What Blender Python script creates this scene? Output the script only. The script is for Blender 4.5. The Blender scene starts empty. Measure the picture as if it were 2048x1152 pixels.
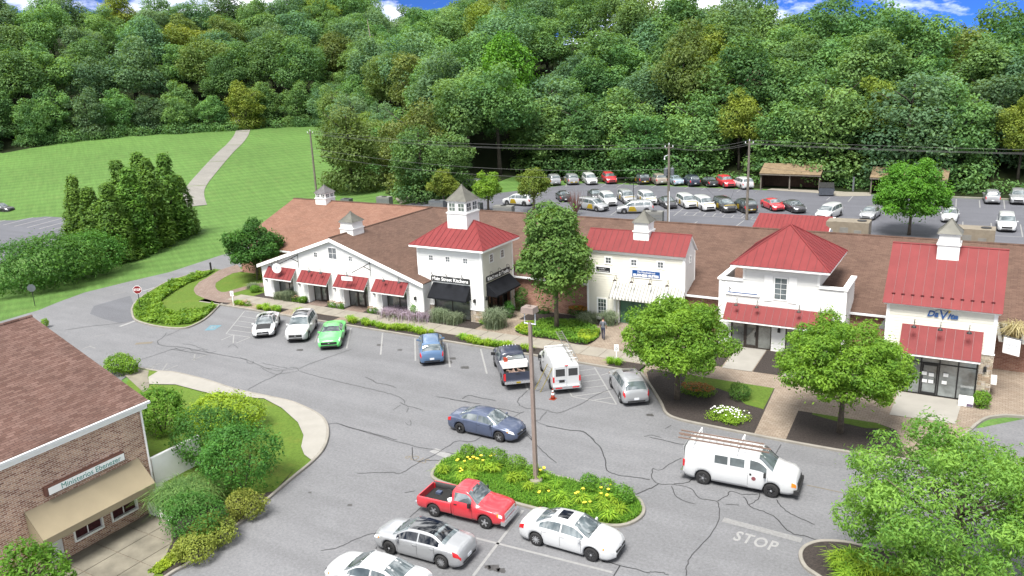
import bpy, math, random
import numpy as np
from mathutils import Matrix, Vector

random.seed(7)
rng = np.random.default_rng(7)
R = math.radians
scn = bpy.context.scene
col = scn.collection

# ------------------------------------------------------------------ camera
cam_d = bpy.data.cameras.new('camera')
cam_d.sensor_width = 36.0
cam_d.lens = 29.07
cam_d.clip_start = 0.5
cam_d.clip_end = 5000.0
cam = bpy.data.objects.new('camera', cam_d)
col.objects.link(cam)
_r = Vector((0.86366607, 0.50231742, -0.04193002))
_u = Vector((-0.1006844, 0.25342272, 0.96210165))
_f = Vector((-0.49390643, 0.82671285, -0.26944813))
cam.matrix_world = Matrix(((_r.x, _u.x, -_f.x, 0.0), (_r.y, _u.y, -_f.y, 0.0), (_r.z, _u.z, -_f.z, 21.8), (0, 0, 0, 1)))
scn.camera = cam

# ------------------------------------------------------------------ sky and sun
SUN_EL, SUN_AZ = R(61.0), R(178.0)          # azimuth measured clockwise from +Y
world = bpy.data.worlds.new('World')
scn.world = world
world.use_nodes = True
wn, wl = world.node_tree.nodes, world.node_tree.links
bg = wn['Background']
sky = wn.new('ShaderNodeTexSky')
sky.sky_type = 'NISHITA'
sky.sun_disc = False
sky.sun_elevation = SUN_EL
sky.sun_rotation = SUN_AZ
sky.altitude = 20000
sky.air_density = 2.0
sky.dust_density = 0.0
sky.ozone_density = 6.0
tc = wn.new('ShaderNodeTexCoord')
mp = wn.new('ShaderNodeMapping')
mp.inputs['Scale'].default_value = (1.0, 1.0, 2.6)
mp.inputs['Location'].default_value = (100.01, 44.53, 16.79)
cn = wn.new('ShaderNodeTexNoise')
cn.inputs['Scale'].default_value = 3.4
cn.inputs['Detail'].default_value = 9.0
cn.inputs['Roughness'].default_value = 0.62
cr = wn.new('ShaderNodeValToRGB')
cr.color_ramp.elements[0].position = 0.46
cr.color_ramp.elements[1].position = 0.60
cm = wn.new('ShaderNodeMixRGB')
cm.inputs['Color2'].default_value = (17.0, 17.2, 17.5, 1)
wl.new(tc.outputs['Generated'], mp.inputs['Vector'])
wl.new(mp.outputs['Vector'], cn.inputs['Vector'])
wl.new(cn.outputs['Fac'], cr.inputs['Fac'])
wl.new(cr.outputs['Color'], cm.inputs['Fac'])
wl.new(sky.outputs['Color'], cm.inputs['Color1'])
wl.new(cm.outputs['Color'], bg.inputs['Color'])
bg.inputs['Strength'].default_value = 0.05

sun_d = bpy.data.lights.new('sun', 'SUN')
sun_d.energy = 2.5
sun_d.angle = R(26.0)
sun_d.color = (1.0, 0.965, 0.90)
sun = bpy.data.objects.new('sun', sun_d)
col.objects.link(sun)
_d = Vector((math.sin(SUN_AZ) * math.cos(SUN_EL), math.cos(SUN_AZ) * math.cos(SUN_EL), math.sin(SUN_EL)))
sun.rotation_euler = _d.to_track_quat('Z', 'Y').to_euler()
sun.location = (-30, -40, 60)

scn.view_settings.view_transform = 'Standard'
scn.view_settings.look = 'None'
scn.view_settings.exposure = 1.85
scn.view_settings.gamma = 1.0
scn.view_settings.use_curve_mapping = False
scn.cycles.use_denoising = True
scn.cycles.max_bounces = 6
scn.cycles.diffuse_bounces = 3
scn.cycles.transparent_max_bounces = 6

# ------------------------------------------------------------------ materials
def lin(v):
    v /= 255.0
    return v / 12.92 if v <= 0.04045 else ((v + 0.055) / 1.055) ** 2.4

def K(r, g, b, e=4.0):
    """albedo of a surface that reads as sRGB r, g, b when fully lit by this sky"""
    return (min(0.85, lin(r) / e), min(0.85, lin(g) / e), min(0.85, lin(b) / e))

MATS = {}

def nodes_of(name):
    m = bpy.data.materials.new(name)
    m.use_nodes = True
    nt = m.node_tree
    return m, nt, nt.nodes['Principled BSDF']

def coords(nt, kind='pos', axes=None, scale=1.0):
    """position vector: 'pos' world position or 'obj' object coordinates, optionally swizzled"""
    if kind == 'pos':
        g = nt.nodes.new('ShaderNodeNewGeometry'); out = g.outputs['Position']
    else:
        g = nt.nodes.new('ShaderNodeTexCoord'); out = g.outputs['Object']
    if axes:
        s = nt.nodes.new('ShaderNodeSeparateXYZ'); c = nt.nodes.new('ShaderNodeCombineXYZ')
        nt.links.new(out, s.inputs[0])
        for i, a in enumerate(axes):
            if a: nt.links.new(s.outputs[a.upper()], c.inputs[i])
        out = c.outputs[0]
    return out

def noise(nt, vec, scale, detail=4.0, rough=0.55, stretch=None):
    if stretch:
        m = nt.nodes.new('ShaderNodeMapping'); m.inputs['Scale'].default_value = stretch
        nt.links.new(vec, m.inputs['Vector']); vec = m.outputs['Vector']
    n = nt.nodes.new('ShaderNodeTexNoise')
    n.inputs['Scale'].default_value = scale
    n.inputs['Detail'].default_value = detail
    n.inputs['Roughness'].default_value = rough
    nt.links.new(vec, n.inputs['Vector'])
    return n.outputs['Fac']

def ramp(nt, fac, stops):
    r = nt.nodes.new('ShaderNodeValToRGB')
    e = r.color_ramp.elements
    while len(e) < len(stops): e.new(0.5)
    for i, (p, c) in enumerate(stops):
        e[i].position = p
        e[i].color = (c[0], c[1], c[2], 1) if isinstance(c, (tuple, list)) else (c, c, c, 1)
    nt.links.new(fac, r.inputs['Fac'])
    return r.outputs['Color']

def mix(nt, a, b, fac, mode='MIX'):
    m = nt.nodes.new('ShaderNodeMixRGB'); m.blend_type = mode
    for sock, v in ((m.inputs['Fac'], fac), (m.inputs['Color1'], a), (m.inputs['Color2'], b)):
        if isinstance(v, (int, float)): sock.default_value = v
        elif isinstance(v, (tuple, list)): sock.default_value = (v[0], v[1], v[2], 1)
        else: nt.links.new(v, sock)
    return m.outputs['Color']

def bump(nt, b, height, strength=0.3, dist=0.02):
    n = nt.nodes.new('ShaderNodeBump')
    n.inputs['Strength'].default_value = strength
    n.inputs['Distance'].default_value = dist
    nt.links.new(height, n.inputs['Height'])
    nt.links.new(n.outputs['Normal'], b.inputs['Normal'])

def plain(name, c, rough=0.6, metal=0.0, var=0.12, scale=3.0, coat=0.0, spec=0.5, kind='pos', bumpy=0.0):
    """one colour, softened by two scales of noise"""
    if name in MATS: return MATS[name]
    m, nt, b = nodes_of(name)
    v = coords(nt, kind)
    n1 = noise(nt, v, scale, 5.0, 0.6)
    lo = tuple(x * (1 - var) for x in c); hi = tuple(min(0.95, x * (1 + var)) for x in c)
    cc = ramp(nt, n1, [(0.3, lo), (0.7, hi)])
    nt.links.new(cc, b.inputs['Base Color'])
    b.inputs['Roughness'].default_value = rough
    b.inputs['Metallic'].default_value = metal
    b.inputs['Specular IOR Level'].default_value = spec
    b.inputs['Coat Weight'].default_value = coat
    b.inputs['Coat Roughness'].default_value = 0.05
    if bumpy: bump(nt, b, noise(nt, v, scale * 8, 3.0), bumpy, 0.02)
    MATS[name] = m
    return m

def paint(name, c, flake=0.0):
    """car paint with a clear coat and a film of dust"""
    if name in MATS: return MATS[name]
    m, nt, b = nodes_of(name)
    v = coords(nt, 'obj')
    d = noise(nt, v, 2.2, 4.0)
    dusty = tuple(x * 0.86 + 0.03 for x in c)
    nt.links.new(mix(nt, c, dusty, d), b.inputs['Base Color'])
    b.inputs['Roughness'].default_value = 0.34
    b.inputs['Metallic'].default_value = flake
    b.inputs['Coat Weight'].default_value = 0.7
    b.inputs['Coat Roughness'].default_value = 0.06
    MATS[name] = m
    return m

def asphalt_mat(name, base, warm=0.0):
    m, nt, b = nodes_of(name)
    v = coords(nt)
    big = noise(nt, v, 0.09, 4.0, 0.6)
    mid = noise(nt, v, 0.8, 5.0, 0.65)
    fine = noise(nt, v, 7.0, 4.0, 0.85)
    c = ramp(nt, big, [(0.3, tuple(x * 0.93 for x in base)), (0.7, tuple(x * 1.07 for x in base))])
    c = mix(nt, c, ramp(nt, mid, [(0.3, 0.94), (0.7, 1.06)]), 1.0, 'MULTIPLY')
    c = mix(nt, c, ramp(nt, fine, [(0.25, 0.66), (0.75, 1.34)]), 1.0, 'MULTIPLY')
    lanes = noise(nt, v, 1.0, 3.0, 0.6, (0.05, 0.55, 1.0))
    c = mix(nt, c, ramp(nt, lanes, [(0.35, 0.90), (0.65, 1.06)]), 1.0, 'MULTIPLY')
    spots = noise(nt, v, 0.45, 2.0, 0.4)
    c = mix(nt, c, ramp(nt, spots, [(0.72, 1.0), (0.82, 0.86)]), 1.0, 'MULTIPLY')
    nt.links.new(c, b.inputs['Base Color'])
    b.inputs['Roughness'].default_value = 0.88
    bump(nt, b, fine, 0.15, 0.02)
    MATS[name] = m
    return m

def grass_mat(name, base, stripe_dir=None, dry=0.25):
    m, nt, b = nodes_of(name)
    v = coords(nt)
    big = noise(nt, v, 0.045, 4.0, 0.6)
    mid = noise(nt, v, 0.6, 5.0, 0.7)
    fine = noise(nt, v, 7.0, 4.0, 0.8)
    c = ramp(nt, big, [(0.3, tuple(x * 0.88 for x in base)), (0.7, tuple(x * 1.10 for x in base))])
    dryc = (base[0] * 1.75, base[1] * 1.08, base[2] * 1.5)
    c = mix(nt, c, dryc, ramp(nt, mid, [(0.52, 0.0), (0.75, dry * 2)]))
    if stripe_dir is not None:
        mm = nt.nodes.new('ShaderNodeMapping')
        mm.inputs['Rotation'].default_value = (0, 0, stripe_dir)
        nt.links.new(v, mm.inputs['Vector'])
        w = nt.nodes.new('ShaderNodeTexWave')
        w.inputs['Scale'].default_value = 0.11
        w.inputs['Distortion'].default_value = 2.2
        w.inputs['Detail'].default_value = 3.0
        w.inputs['Detail Scale'].default_value = 0.7
        nt.links.new(mm.outputs['Vector'], w.inputs['Vector'])
        c = mix(nt, c, ramp(nt, w.outputs['Fac'], [(0.0, 0.90), (1.0, 1.08)]), 1.0, 'MULTIPLY')
        st = noise(nt, mm.outputs['Vector'], 1.0, 4.0, 0.7, (0.12, 2.2, 1))
        c = mix(nt, c, ramp(nt, st, [(0.3, 0.84), (0.7, 1.16)]), 1.0, 'MULTIPLY')
    c = mix(nt, c, ramp(nt, fine, [(0.25, 0.62), (0.75, 1.36)]), 1.0, 'MULTIPLY')
    nt.links.new(c, b.inputs['Base Color'])
    b.inputs['Roughness'].default_value = 0.9
    b.inputs['Specular IOR Level'].default_value = 0.15
    bump(nt, b, fine, 0.25, 0.05)
    MATS[name] = m
    return m

def brick_mat(name, c1, c2, mortar, axes, bw, bh, off=0.5, gap=0.012, rough=0.85, rot=0.0, tones=0.5, bumpy=0.4, hue=None):
    """running-bond pattern in metres; colour varies brick by brick"""
    m, nt, b = nodes_of(name)
    v = coords(nt, 'pos', axes)
    if rot:
        mm = nt.nodes.new('ShaderNodeMapping'); mm.inputs['Rotation'].default_value = (0, 0, rot)
        nt.links.new(v, mm.inputs['Vector']); v = mm.outputs['Vector']
    t = nt.nodes.new('ShaderNodeTexBrick')
    nt.links.new(v, t.inputs['Vector'])
    t.offset = off
    t.inputs['Scale'].default_value = 1.0
    t.inputs['Brick Width'].default_value = bw
    t.inputs['Row Height'].default_value = bh
    t.inputs['Mortar Size'].default_value = gap
    t.inputs['Mortar Smooth'].default_value = 0.2
    t.inputs['Bias'].default_value = 0.0
    t.inputs['Color1'].default_value = (*c1, 1)
    t.inputs['Color2'].default_value = (*c2, 1)
    t.inputs['Mortar'].default_value = (*mortar, 1)
    big = noise(nt, coords(nt), 0.7, 5.0, 0.65)
    c = mix(nt, t.outputs['Color'], ramp(nt, big, [(0.3, 1 - tones * 0.3), (0.7, 1 + tones * 0.3)]), 1.0, 'MULTIPLY')
    fine = noise(nt, coords(nt), 18.0, 3.0, 0.7)
    c = mix(nt, c, ramp(nt, fine, [(0.25, 0.8), (0.75, 1.2)]), 1.0, 'MULTIPLY')
    nt.links.new(c, b.inputs['Base Color'])
    b.inputs['Roughness'].default_value = rough
    b.inputs['Specular IOR Level'].default_value = 0.25
    inv = nt.nodes.new('ShaderNodeMath'); inv.operation = 'SUBTRACT'; inv.inputs[0].default_value = 1.0
    nt.links.new(t.outputs['Fac'], inv.inputs[1])
    bump(nt, b, inv.outputs[0], bumpy, 0.02)
    MATS[name] = m
    return m

def leaf_mat(name, lo, hi, trans=0.35, hue=0.03, val=0.35, rough=0.6):
    """leaves: per-leaf tint attribute, clump noise and a per-tree random shift; light comes through"""
    if name in MATS: return MATS[name]
    m = bpy.data.materials.new(name); m.use_nodes = True
    nt = m.node_tree; nt.nodes.clear()
    out = nt.nodes.new('ShaderNodeOutputMaterial')
    at = nt.nodes.new('ShaderNodeAttribute'); at.attribute_name = 'tint'
    oi = nt.nodes.new('ShaderNodeObjectInfo')
    c = ramp(nt, at.outputs['Fac'], [(0.0, lo), (1.0, hi)])
    hs = nt.nodes.new('ShaderNodeHueSaturation')
    nt.links.new(c, hs.inputs['Color'])
    def rnd(a, bb):
        q = nt.nodes.new('ShaderNodeMapRange')
        q.inputs['To Min'].default_value = a; q.inputs['To Max'].default_value = bb
        nt.links.new(oi.outputs['Random'], q.inputs['Value'])
        return q.outputs['Result']
    nt.links.new(rnd(0.5 - hue, 0.5 + hue), hs.inputs['Hue'])
    wn_ = nt.nodes.new('ShaderNodeTexWhiteNoise'); wn_.noise_dimensions = '1D'
    nt.links.new(oi.outputs['Random'], wn_.inputs['W'])
    q = nt.nodes.new('ShaderNodeMapRange'); q.inputs['To Min'].default_value = 1 - val; q.inputs['To Max'].default_value = 1 + val
    nt.links.new(wn_.outputs['Value'], q.inputs['Value'])
    nt.links.new(q.outputs['Result'], hs.inputs['Value'])
    p = nt.nodes.new('ShaderNodeBsdfPrincipled')
    p.inputs['Roughness'].default_value = rough
    p.inputs['Specular IOR Level'].default_value = 0.25
    nt.links.new(hs.outputs['Color'], p.inputs['Base Color'])
    tr = nt.nodes.new('ShaderNodeBsdfTranslucent')
    tcx = mix(nt, hs.outputs['Color'], (1.5, 1.35, 0.5), 1.0, 'MULTIPLY')
    nt.links.new(tcx, tr.inputs['Color'])
    ms = nt.nodes.new('ShaderNodeMixShader'); ms.inputs['Fac'].default_value = trans
    nt.links.new(p.outputs[0], ms.inputs[1]); nt.links.new(tr.outputs[0], ms.inputs[2])
    nt.links.new(ms.outputs[0], out.inputs['Surface'])
    MATS[name] = m
    return m

def glass_mat(name, c, rough=0.06, metal=0.0):
    """window glass seen by day: dark room behind a reflecting pane"""
    if name in MATS: return MATS[name]
    m, nt, b = nodes_of(name)
    n = noise(nt, coords(nt), 0.9, 3.0, 0.6)
    nt.links.new(ramp(nt, n, [(0.35, tuple(x * 0.55 for x in c)), (0.7, tuple(x * 1.5 for x in c))]), b.inputs['Base Color'])  # lighter and darker blotches in the base colour paint in uneven reflections
    b.inputs['Roughness'].default_value = rough
    b.inputs['IOR'].default_value = 1.75
    b.inputs['Specular IOR Level'].default_value = 0.9
    MATS[name] = m
    return m

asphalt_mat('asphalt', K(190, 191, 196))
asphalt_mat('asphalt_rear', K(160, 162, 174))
asphalt_mat('asphalt_patch', K(162, 164, 173))
asphalt_mat('lane_gravel', K(216, 212, 203))
grass_mat('lawn', K(148, 200, 104), R(32), 0.18)
grass_mat('lawn_near', K(150, 188, 78), None, 0.30)
grass_mat('forest_floor', K(60, 76, 40), None, 0.5)
plain('concrete', K(238, 229, 212), 0.85, var=0.12, scale=1.2, bumpy=0.2)
plain('concrete_white', K(252, 247, 236), 0.85, var=0.07, scale=1.2, bumpy=0.15)
plain('curb_concrete', K(232, 225, 212), 0.85, var=0.14, scale=1.6, bumpy=0.2)
plain('patio_concrete', K(206, 198, 178), 0.9, var=0.30, scale=0.9, bumpy=0.2)
plain('mulch', K(92, 80, 74), 0.95, var=0.55, scale=9.0, bumpy=0.8)
plain('soil_bank', K(110, 98, 66), 0.95, var=0.4, scale=2.0, bumpy=0.5)
brick_mat('paver_tan', K(226, 208, 188, 3.2), K(208, 188, 168, 3.2), K(166, 146, 128, 3.2), ('x', 'y', None), 0.30, 0.20, 0.5, 0.012)
brick_mat('paver_red', K(228, 204, 190), K(212, 184, 170), K(182, 158, 144), ('x', 'y', None), 0.24, 0.14, 0.5, 0.010, rot=R(35))
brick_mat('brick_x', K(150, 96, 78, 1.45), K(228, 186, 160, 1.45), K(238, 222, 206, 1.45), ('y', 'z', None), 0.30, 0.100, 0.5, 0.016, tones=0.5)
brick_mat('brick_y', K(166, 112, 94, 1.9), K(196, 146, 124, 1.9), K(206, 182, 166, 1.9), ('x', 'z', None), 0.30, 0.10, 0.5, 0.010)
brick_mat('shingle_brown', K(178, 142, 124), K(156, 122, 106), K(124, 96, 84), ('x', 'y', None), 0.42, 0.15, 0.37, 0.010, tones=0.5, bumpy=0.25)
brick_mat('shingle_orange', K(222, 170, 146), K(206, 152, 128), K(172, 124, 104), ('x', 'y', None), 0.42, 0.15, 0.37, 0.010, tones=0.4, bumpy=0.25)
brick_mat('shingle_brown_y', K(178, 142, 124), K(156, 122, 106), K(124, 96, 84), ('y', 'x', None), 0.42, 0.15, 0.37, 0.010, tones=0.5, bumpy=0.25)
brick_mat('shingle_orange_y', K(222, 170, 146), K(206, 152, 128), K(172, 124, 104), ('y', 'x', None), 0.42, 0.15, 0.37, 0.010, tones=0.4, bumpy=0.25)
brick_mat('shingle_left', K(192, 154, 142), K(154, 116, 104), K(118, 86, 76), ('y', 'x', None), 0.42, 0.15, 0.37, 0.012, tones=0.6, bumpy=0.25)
brick_mat('shingle_tan', K(226, 200, 162), K(206, 178, 142), K(180, 152, 122), ('x', 'y', None), 0.42, 0.15, 0.37, 0.010)
plain('red_metal', K(219, 98, 100, 4.5), 0.62, var=0.10, scale=0.9, spec=0.2)
plain('red_seam', K(168, 66, 70), 0.5, var=0.1)
plain('white_siding', (0.68, 0.68, 0.665), 0.55, var=0.04, scale=1.0)
plain('cream_siding', (0.66, 0.64, 0.56), 0.6, var=0.05, scale=1.0)
plain('white_trim', (0.82, 0.82, 0.81), 0.5, var=0.03)
plain('grey_white', (0.62, 0.63, 0.64), 0.5, var=0.08)
plain('black_fabric', (0.008, 0.009, 0.012), 0.85, var=0.3, scale=2.0, spec=0.2)
plain('black_metal', (0.012, 0.012, 0.013), 0.45, var=0.2)
plain('dark_bronze', (0.030, 0.022, 0.017), 0.5, var=0.2)
plain('sign_black', (0.015, 0.016, 0.018), 0.5, var=0.2)
plain('sign_white', (0.78, 0.78, 0.78), 0.5, var=0.03)
plain('sign_blue', K(40, 130, 235), 0.5, var=0.04)
plain('letter_white', (0.8, 0.8, 0.8), 0.5, var=0.02)
plain('letter_grey', (0.35, 0.37, 0.42), 0.6, var=0.05)
plain('letter_blue', (0.035, 0.10, 0.28), 0.5, var=0.05)
plain('letter_green', (0.03, 0.22, 0.19), 0.6, var=0.1)
plain('star_yellow', (0.62, 0.42, 0.03), 0.5, var=0.05)
plain('stop_red', K(225, 60, 64), 0.45, var=0.06)
plain('green_door', K(128, 190, 156), 0.6, var=0.10, scale=1.2)
plain('copper_roof', K(164, 162, 150), 0.6, metal=0.2, var=0.25, scale=1.5)
plain('slate_cupola', K(158, 154, 156), 0.7, var=0.2, scale=2.0)
plain('awning_tan', K(232, 214, 178, 3.0), 0.9, var=0.07, scale=1.0)
plain('awning_stripe', K(222, 222, 212, 3.2), 0.85, var=0.06)
plain('awning_white', (0.62, 0.62, 0.59), 0.85, var=0.05)
plain('stripe_grey', K(150, 148, 150), 0.85, var=0.1)
plain('stone_a', K(240, 226, 204, 2.0), 0.9, var=0.25, scale=3.0, bumpy=0.5)
plain('stone_b', K(214, 190, 164, 2.0), 0.9, var=0.25, scale=3.0, bumpy=0.5)
plain('stone_c', K(234, 222, 210, 2.0), 0.9, var=0.25, scale=3.0, bumpy=0.5)
plain('stone_mortar', K(170, 150, 130, 2.0), 0.95, var=0.2, scale=4.0)
plain('curtain_red', (0.050, 0.010, 0.014), 0.9, var=0.5, scale=7.0)
plain('painted_brown', K(184, 128, 112), 0.7, var=0.1)
plain('road_paint', K(236, 236, 236), 0.7, var=0.12, scale=5.0)
plain('road_paint_worn', K(214, 214, 214), 0.8, var=0.2, scale=7.0)
plain('paint_yellow_worn', K(190, 178, 158), 0.8, var=0.15, scale=7.0)
plain('paint_blue', K(150, 214, 238), 0.7, var=0.16, scale=6.0)
plain('crack_seal', (0.018, 0.018, 0.020), 0.55, var=0.3)
plain('oil_stain', K(120, 118, 118), 0.6, var=0.3, scale=5.0)
plain('pole_bronze', K(192, 172, 162, 2.6), 0.55, var=0.1)
plain('wood_pole', K(188, 176, 162), 0.9, var=0.25, scale=2.0)
plain('wood_dark', K(118, 88, 70), 0.9, var=0.35, scale=2.0)
plain('galvanised', K(188, 196, 204), 0.45, metal=0.4, var=0.12)
plain('hvac_grey', K(206, 206, 200), 0.6, var=0.12)
plain('hvac_tan', K(214, 200, 176), 0.7, var=0.14)
plain('wire_grey', K(150, 152, 150), 0.6, var=0.1)
plain('dumpster_blue', K(130, 138, 152), 0.6, var=0.2)
plain('cone_orange', K(255, 92, 40), 0.55, var=0.05)
plain('ladder_aluminium', K(226, 222, 214), 0.4, metal=0.3, var=0.08)
plain('ladder_yellow', K(240, 214, 70), 0.5, var=0.06)
plain('ladder_wood', K(214, 178, 160), 0.6, var=0.1)
plain('bark', K(168, 152, 132), 0.95, var=0.35, scale=5.0, bumpy=0.6)
plain('bark_dark', K(104, 96, 82), 0.95, var=0.35, scale=3.0)
plain('petal_yellow', (0.66, 0.54, 0.04), 0.7, var=0.1)
plain('petal_orange', K(246, 166, 36), 0.7, var=0.15)
plain('petal_peach', K(250, 206, 168), 0.7, var=0.1)
plain('petal_red', K(206, 84, 50), 0.7, var=0.15)
plain('petal_white', (0.7, 0.7, 0.68), 0.7, var=0.05)
plain('petal_lavender', K(172, 150, 186), 0.8, var=0.18)
glass_mat('shop_glass', (0.12, 0.13, 0.122))
glass_mat('clinic_glass', (0.19, 0.21, 0.21))
glass_mat('pane_glass', (0.10, 0.11, 0.12))
glass_mat('car_glass', (0.085, 0.105, 0.112), 0.04)
glass_mat('car_glass_dark', (0.008, 0.009, 0.010), 0.04)
plain('tyre', (0.013, 0.013, 0.014), 0.85, var=0.2)
plain('rim_silver', (0.50, 0.51, 0.53), 0.35, metal=0.7, var=0.08)
plain('underbody_black', (0.008, 0.008, 0.008), 0.9, var=0.2)
plain('trim_black', (0.014, 0.014, 0.015), 0.6, var=0.2)
plain('chrome', (0.70, 0.71, 0.73), 0.18, metal=0.9, var=0.05)
plain('lamp_red', (0.42, 0.012, 0.016), 0.25, var=0.08, coat=0.6)
plain('lamp_orange', (0.65, 0.20, 0.015), 0.25, var=0.08, coat=0.6)
plain('lamp_clear', (0.62, 0.64, 0.66), 0.15, var=0.08, coat=0.6)
plain('plate_white', (0.55, 0.57, 0.60), 0.5, var=0.08)
plain('decal_yellow', K(250, 214, 40), 0.45, var=0.05)
plain('decal_pink', K(214, 120, 130), 0.6, var=0.1)

L_FOREST = leaf_mat('leaf_forest', (0.046, 0.122, 0.042), (0.160, 0.290, 0.088), 0.38, 0.014, 0.24)
L_BLUISH = leaf_mat('leaf_bluegreen', (0.050, 0.122, 0.062), (0.160, 0.280, 0.130), 0.38, 0.02, 0.22)
L_YELLOW = leaf_mat('leaf_yellowgreen', (0.070, 0.130, 0.018), (0.235, 0.300, 0.050), 0.35, 0.015, 0.18)
L_BRIGHT = leaf_mat('leaf_bright', (0.049, 0.158, 0.018), (0.140, 0.333, 0.032), 0.38, 0.015, 0.15)
L_OLIVE = leaf_mat('leaf_olive', (0.060, 0.105, 0.024), (0.165, 0.225, 0.060), 0.35, 0.015, 0.15)
L_SHADE = leaf_mat('leaf_shade_tree', (0.055, 0.140, 0.014), (0.235, 0.375, 0.042), 0.40, 0.01, 0.06)
L_MAPLE = leaf_mat('leaf_maple', (0.050, 0.130, 0.030), (0.170, 0.290, 0.070), 0.38, 0.01, 0.06)
L_ARBOR = leaf_mat('leaf_arborvitae', (0.032, 0.091, 0.014), (0.123, 0.236, 0.028), 0.30, 0.012, 0.15)
L_BOX = leaf_mat('leaf_boxwood', (0.044, 0.130, 0.014), (0.165, 0.320, 0.030), 0.30, 0.012, 0.10)
L_NEAR = leaf_mat('leaf_near_tree', (0.062, 0.165, 0.026), (0.235, 0.390, 0.070), 0.42, 0.01, 0.06)
L_DARK = leaf_mat('leaf_dark_shrub', (0.021, 0.079, 0.014), (0.079, 0.201, 0.028), 0.30, 0.012, 0.15)
L_JUNI = leaf_mat('leaf_juniper', (0.096, 0.184, 0.014), (0.289, 0.394, 0.028), 0.30, 0.012, 0.10)
L_COVER = leaf_mat('leaf_cover', (0.052, 0.149, 0.014), (0.175, 0.333, 0.032), 0.30, 0.012, 0.10)
L_LILY = leaf_mat('leaf_lily', (0.096, 0.210, 0.018), (0.280, 0.438, 0.038), 0.35, 0.015, 0.12)
L_SPIREA = leaf_mat('leaf_spirea', (0.100, 0.135, 0.020), (0.270, 0.300, 0.055), 0.30, 0.012, 0.12)
L_GRASSY = leaf_mat('leaf_ornamental_grass', (0.052, 0.123, 0.032), (0.175, 0.280, 0.079), 0.30, 0.01, 0.12)
L_SAGE = leaf_mat('leaf_sage', (0.105, 0.149, 0.088), (0.263, 0.315, 0.210), 0.30, 0.01, 0.12)
L_DRY = leaf_mat('leaf_dry', (0.228, 0.193, 0.105), (0.500, 0.455, 0.263), 0.30, 0.01, 0.12)
L_ORANGE = leaf_mat('leaf_autumn', (0.245, 0.149, 0.021), (0.500, 0.350, 0.052), 0.35, 0.02, 0.15)
L_LAV = leaf_mat('leaf_lavender', (0.193, 0.149, 0.210), (0.438, 0.367, 0.473), 0.30, 0.01, 0.10)

# ------------------------------------------------------------------ mesh and naming helpers
def tag(o, label=None, cat=None, group=None, kind=None):
    if label: o['label'] = label
    if cat: o['category'] = cat
    if group: o['group'] = group
    if kind: o['kind'] = kind
    return o

def thing(name, label, cat, loc=(0, 0, 0), rz=0.0, group=None):
    o = bpy.data.objects.new(name, None)
    o.empty_display_size = 0.3
    col.objects.link(o)
    o.location = loc
    o.rotation_euler = (0, 0, rz)
    return tag(o, label, cat, group)

def origin(p):
    v = Vector((0, 0, 0))
    while p is not None:
        v += p.location; p = p.parent
    return v

def link(name, me, parent=None, loc=(0, 0, 0), rot=(0, 0, 0)):
    o = bpy.data.objects.new(name, me)
    col.objects.link(o)
    o.parent = parent
    o.location = loc
    o.rotation_euler = rot
    return o

def copy_tree(o, parent=None):
    c = o.copy(); col.objects.link(c); c.parent = parent
    for ch in o.children: copy_tree(ch, c)
    return c

def M(m): return MATS[m] if isinstance(m, str) else m

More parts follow.
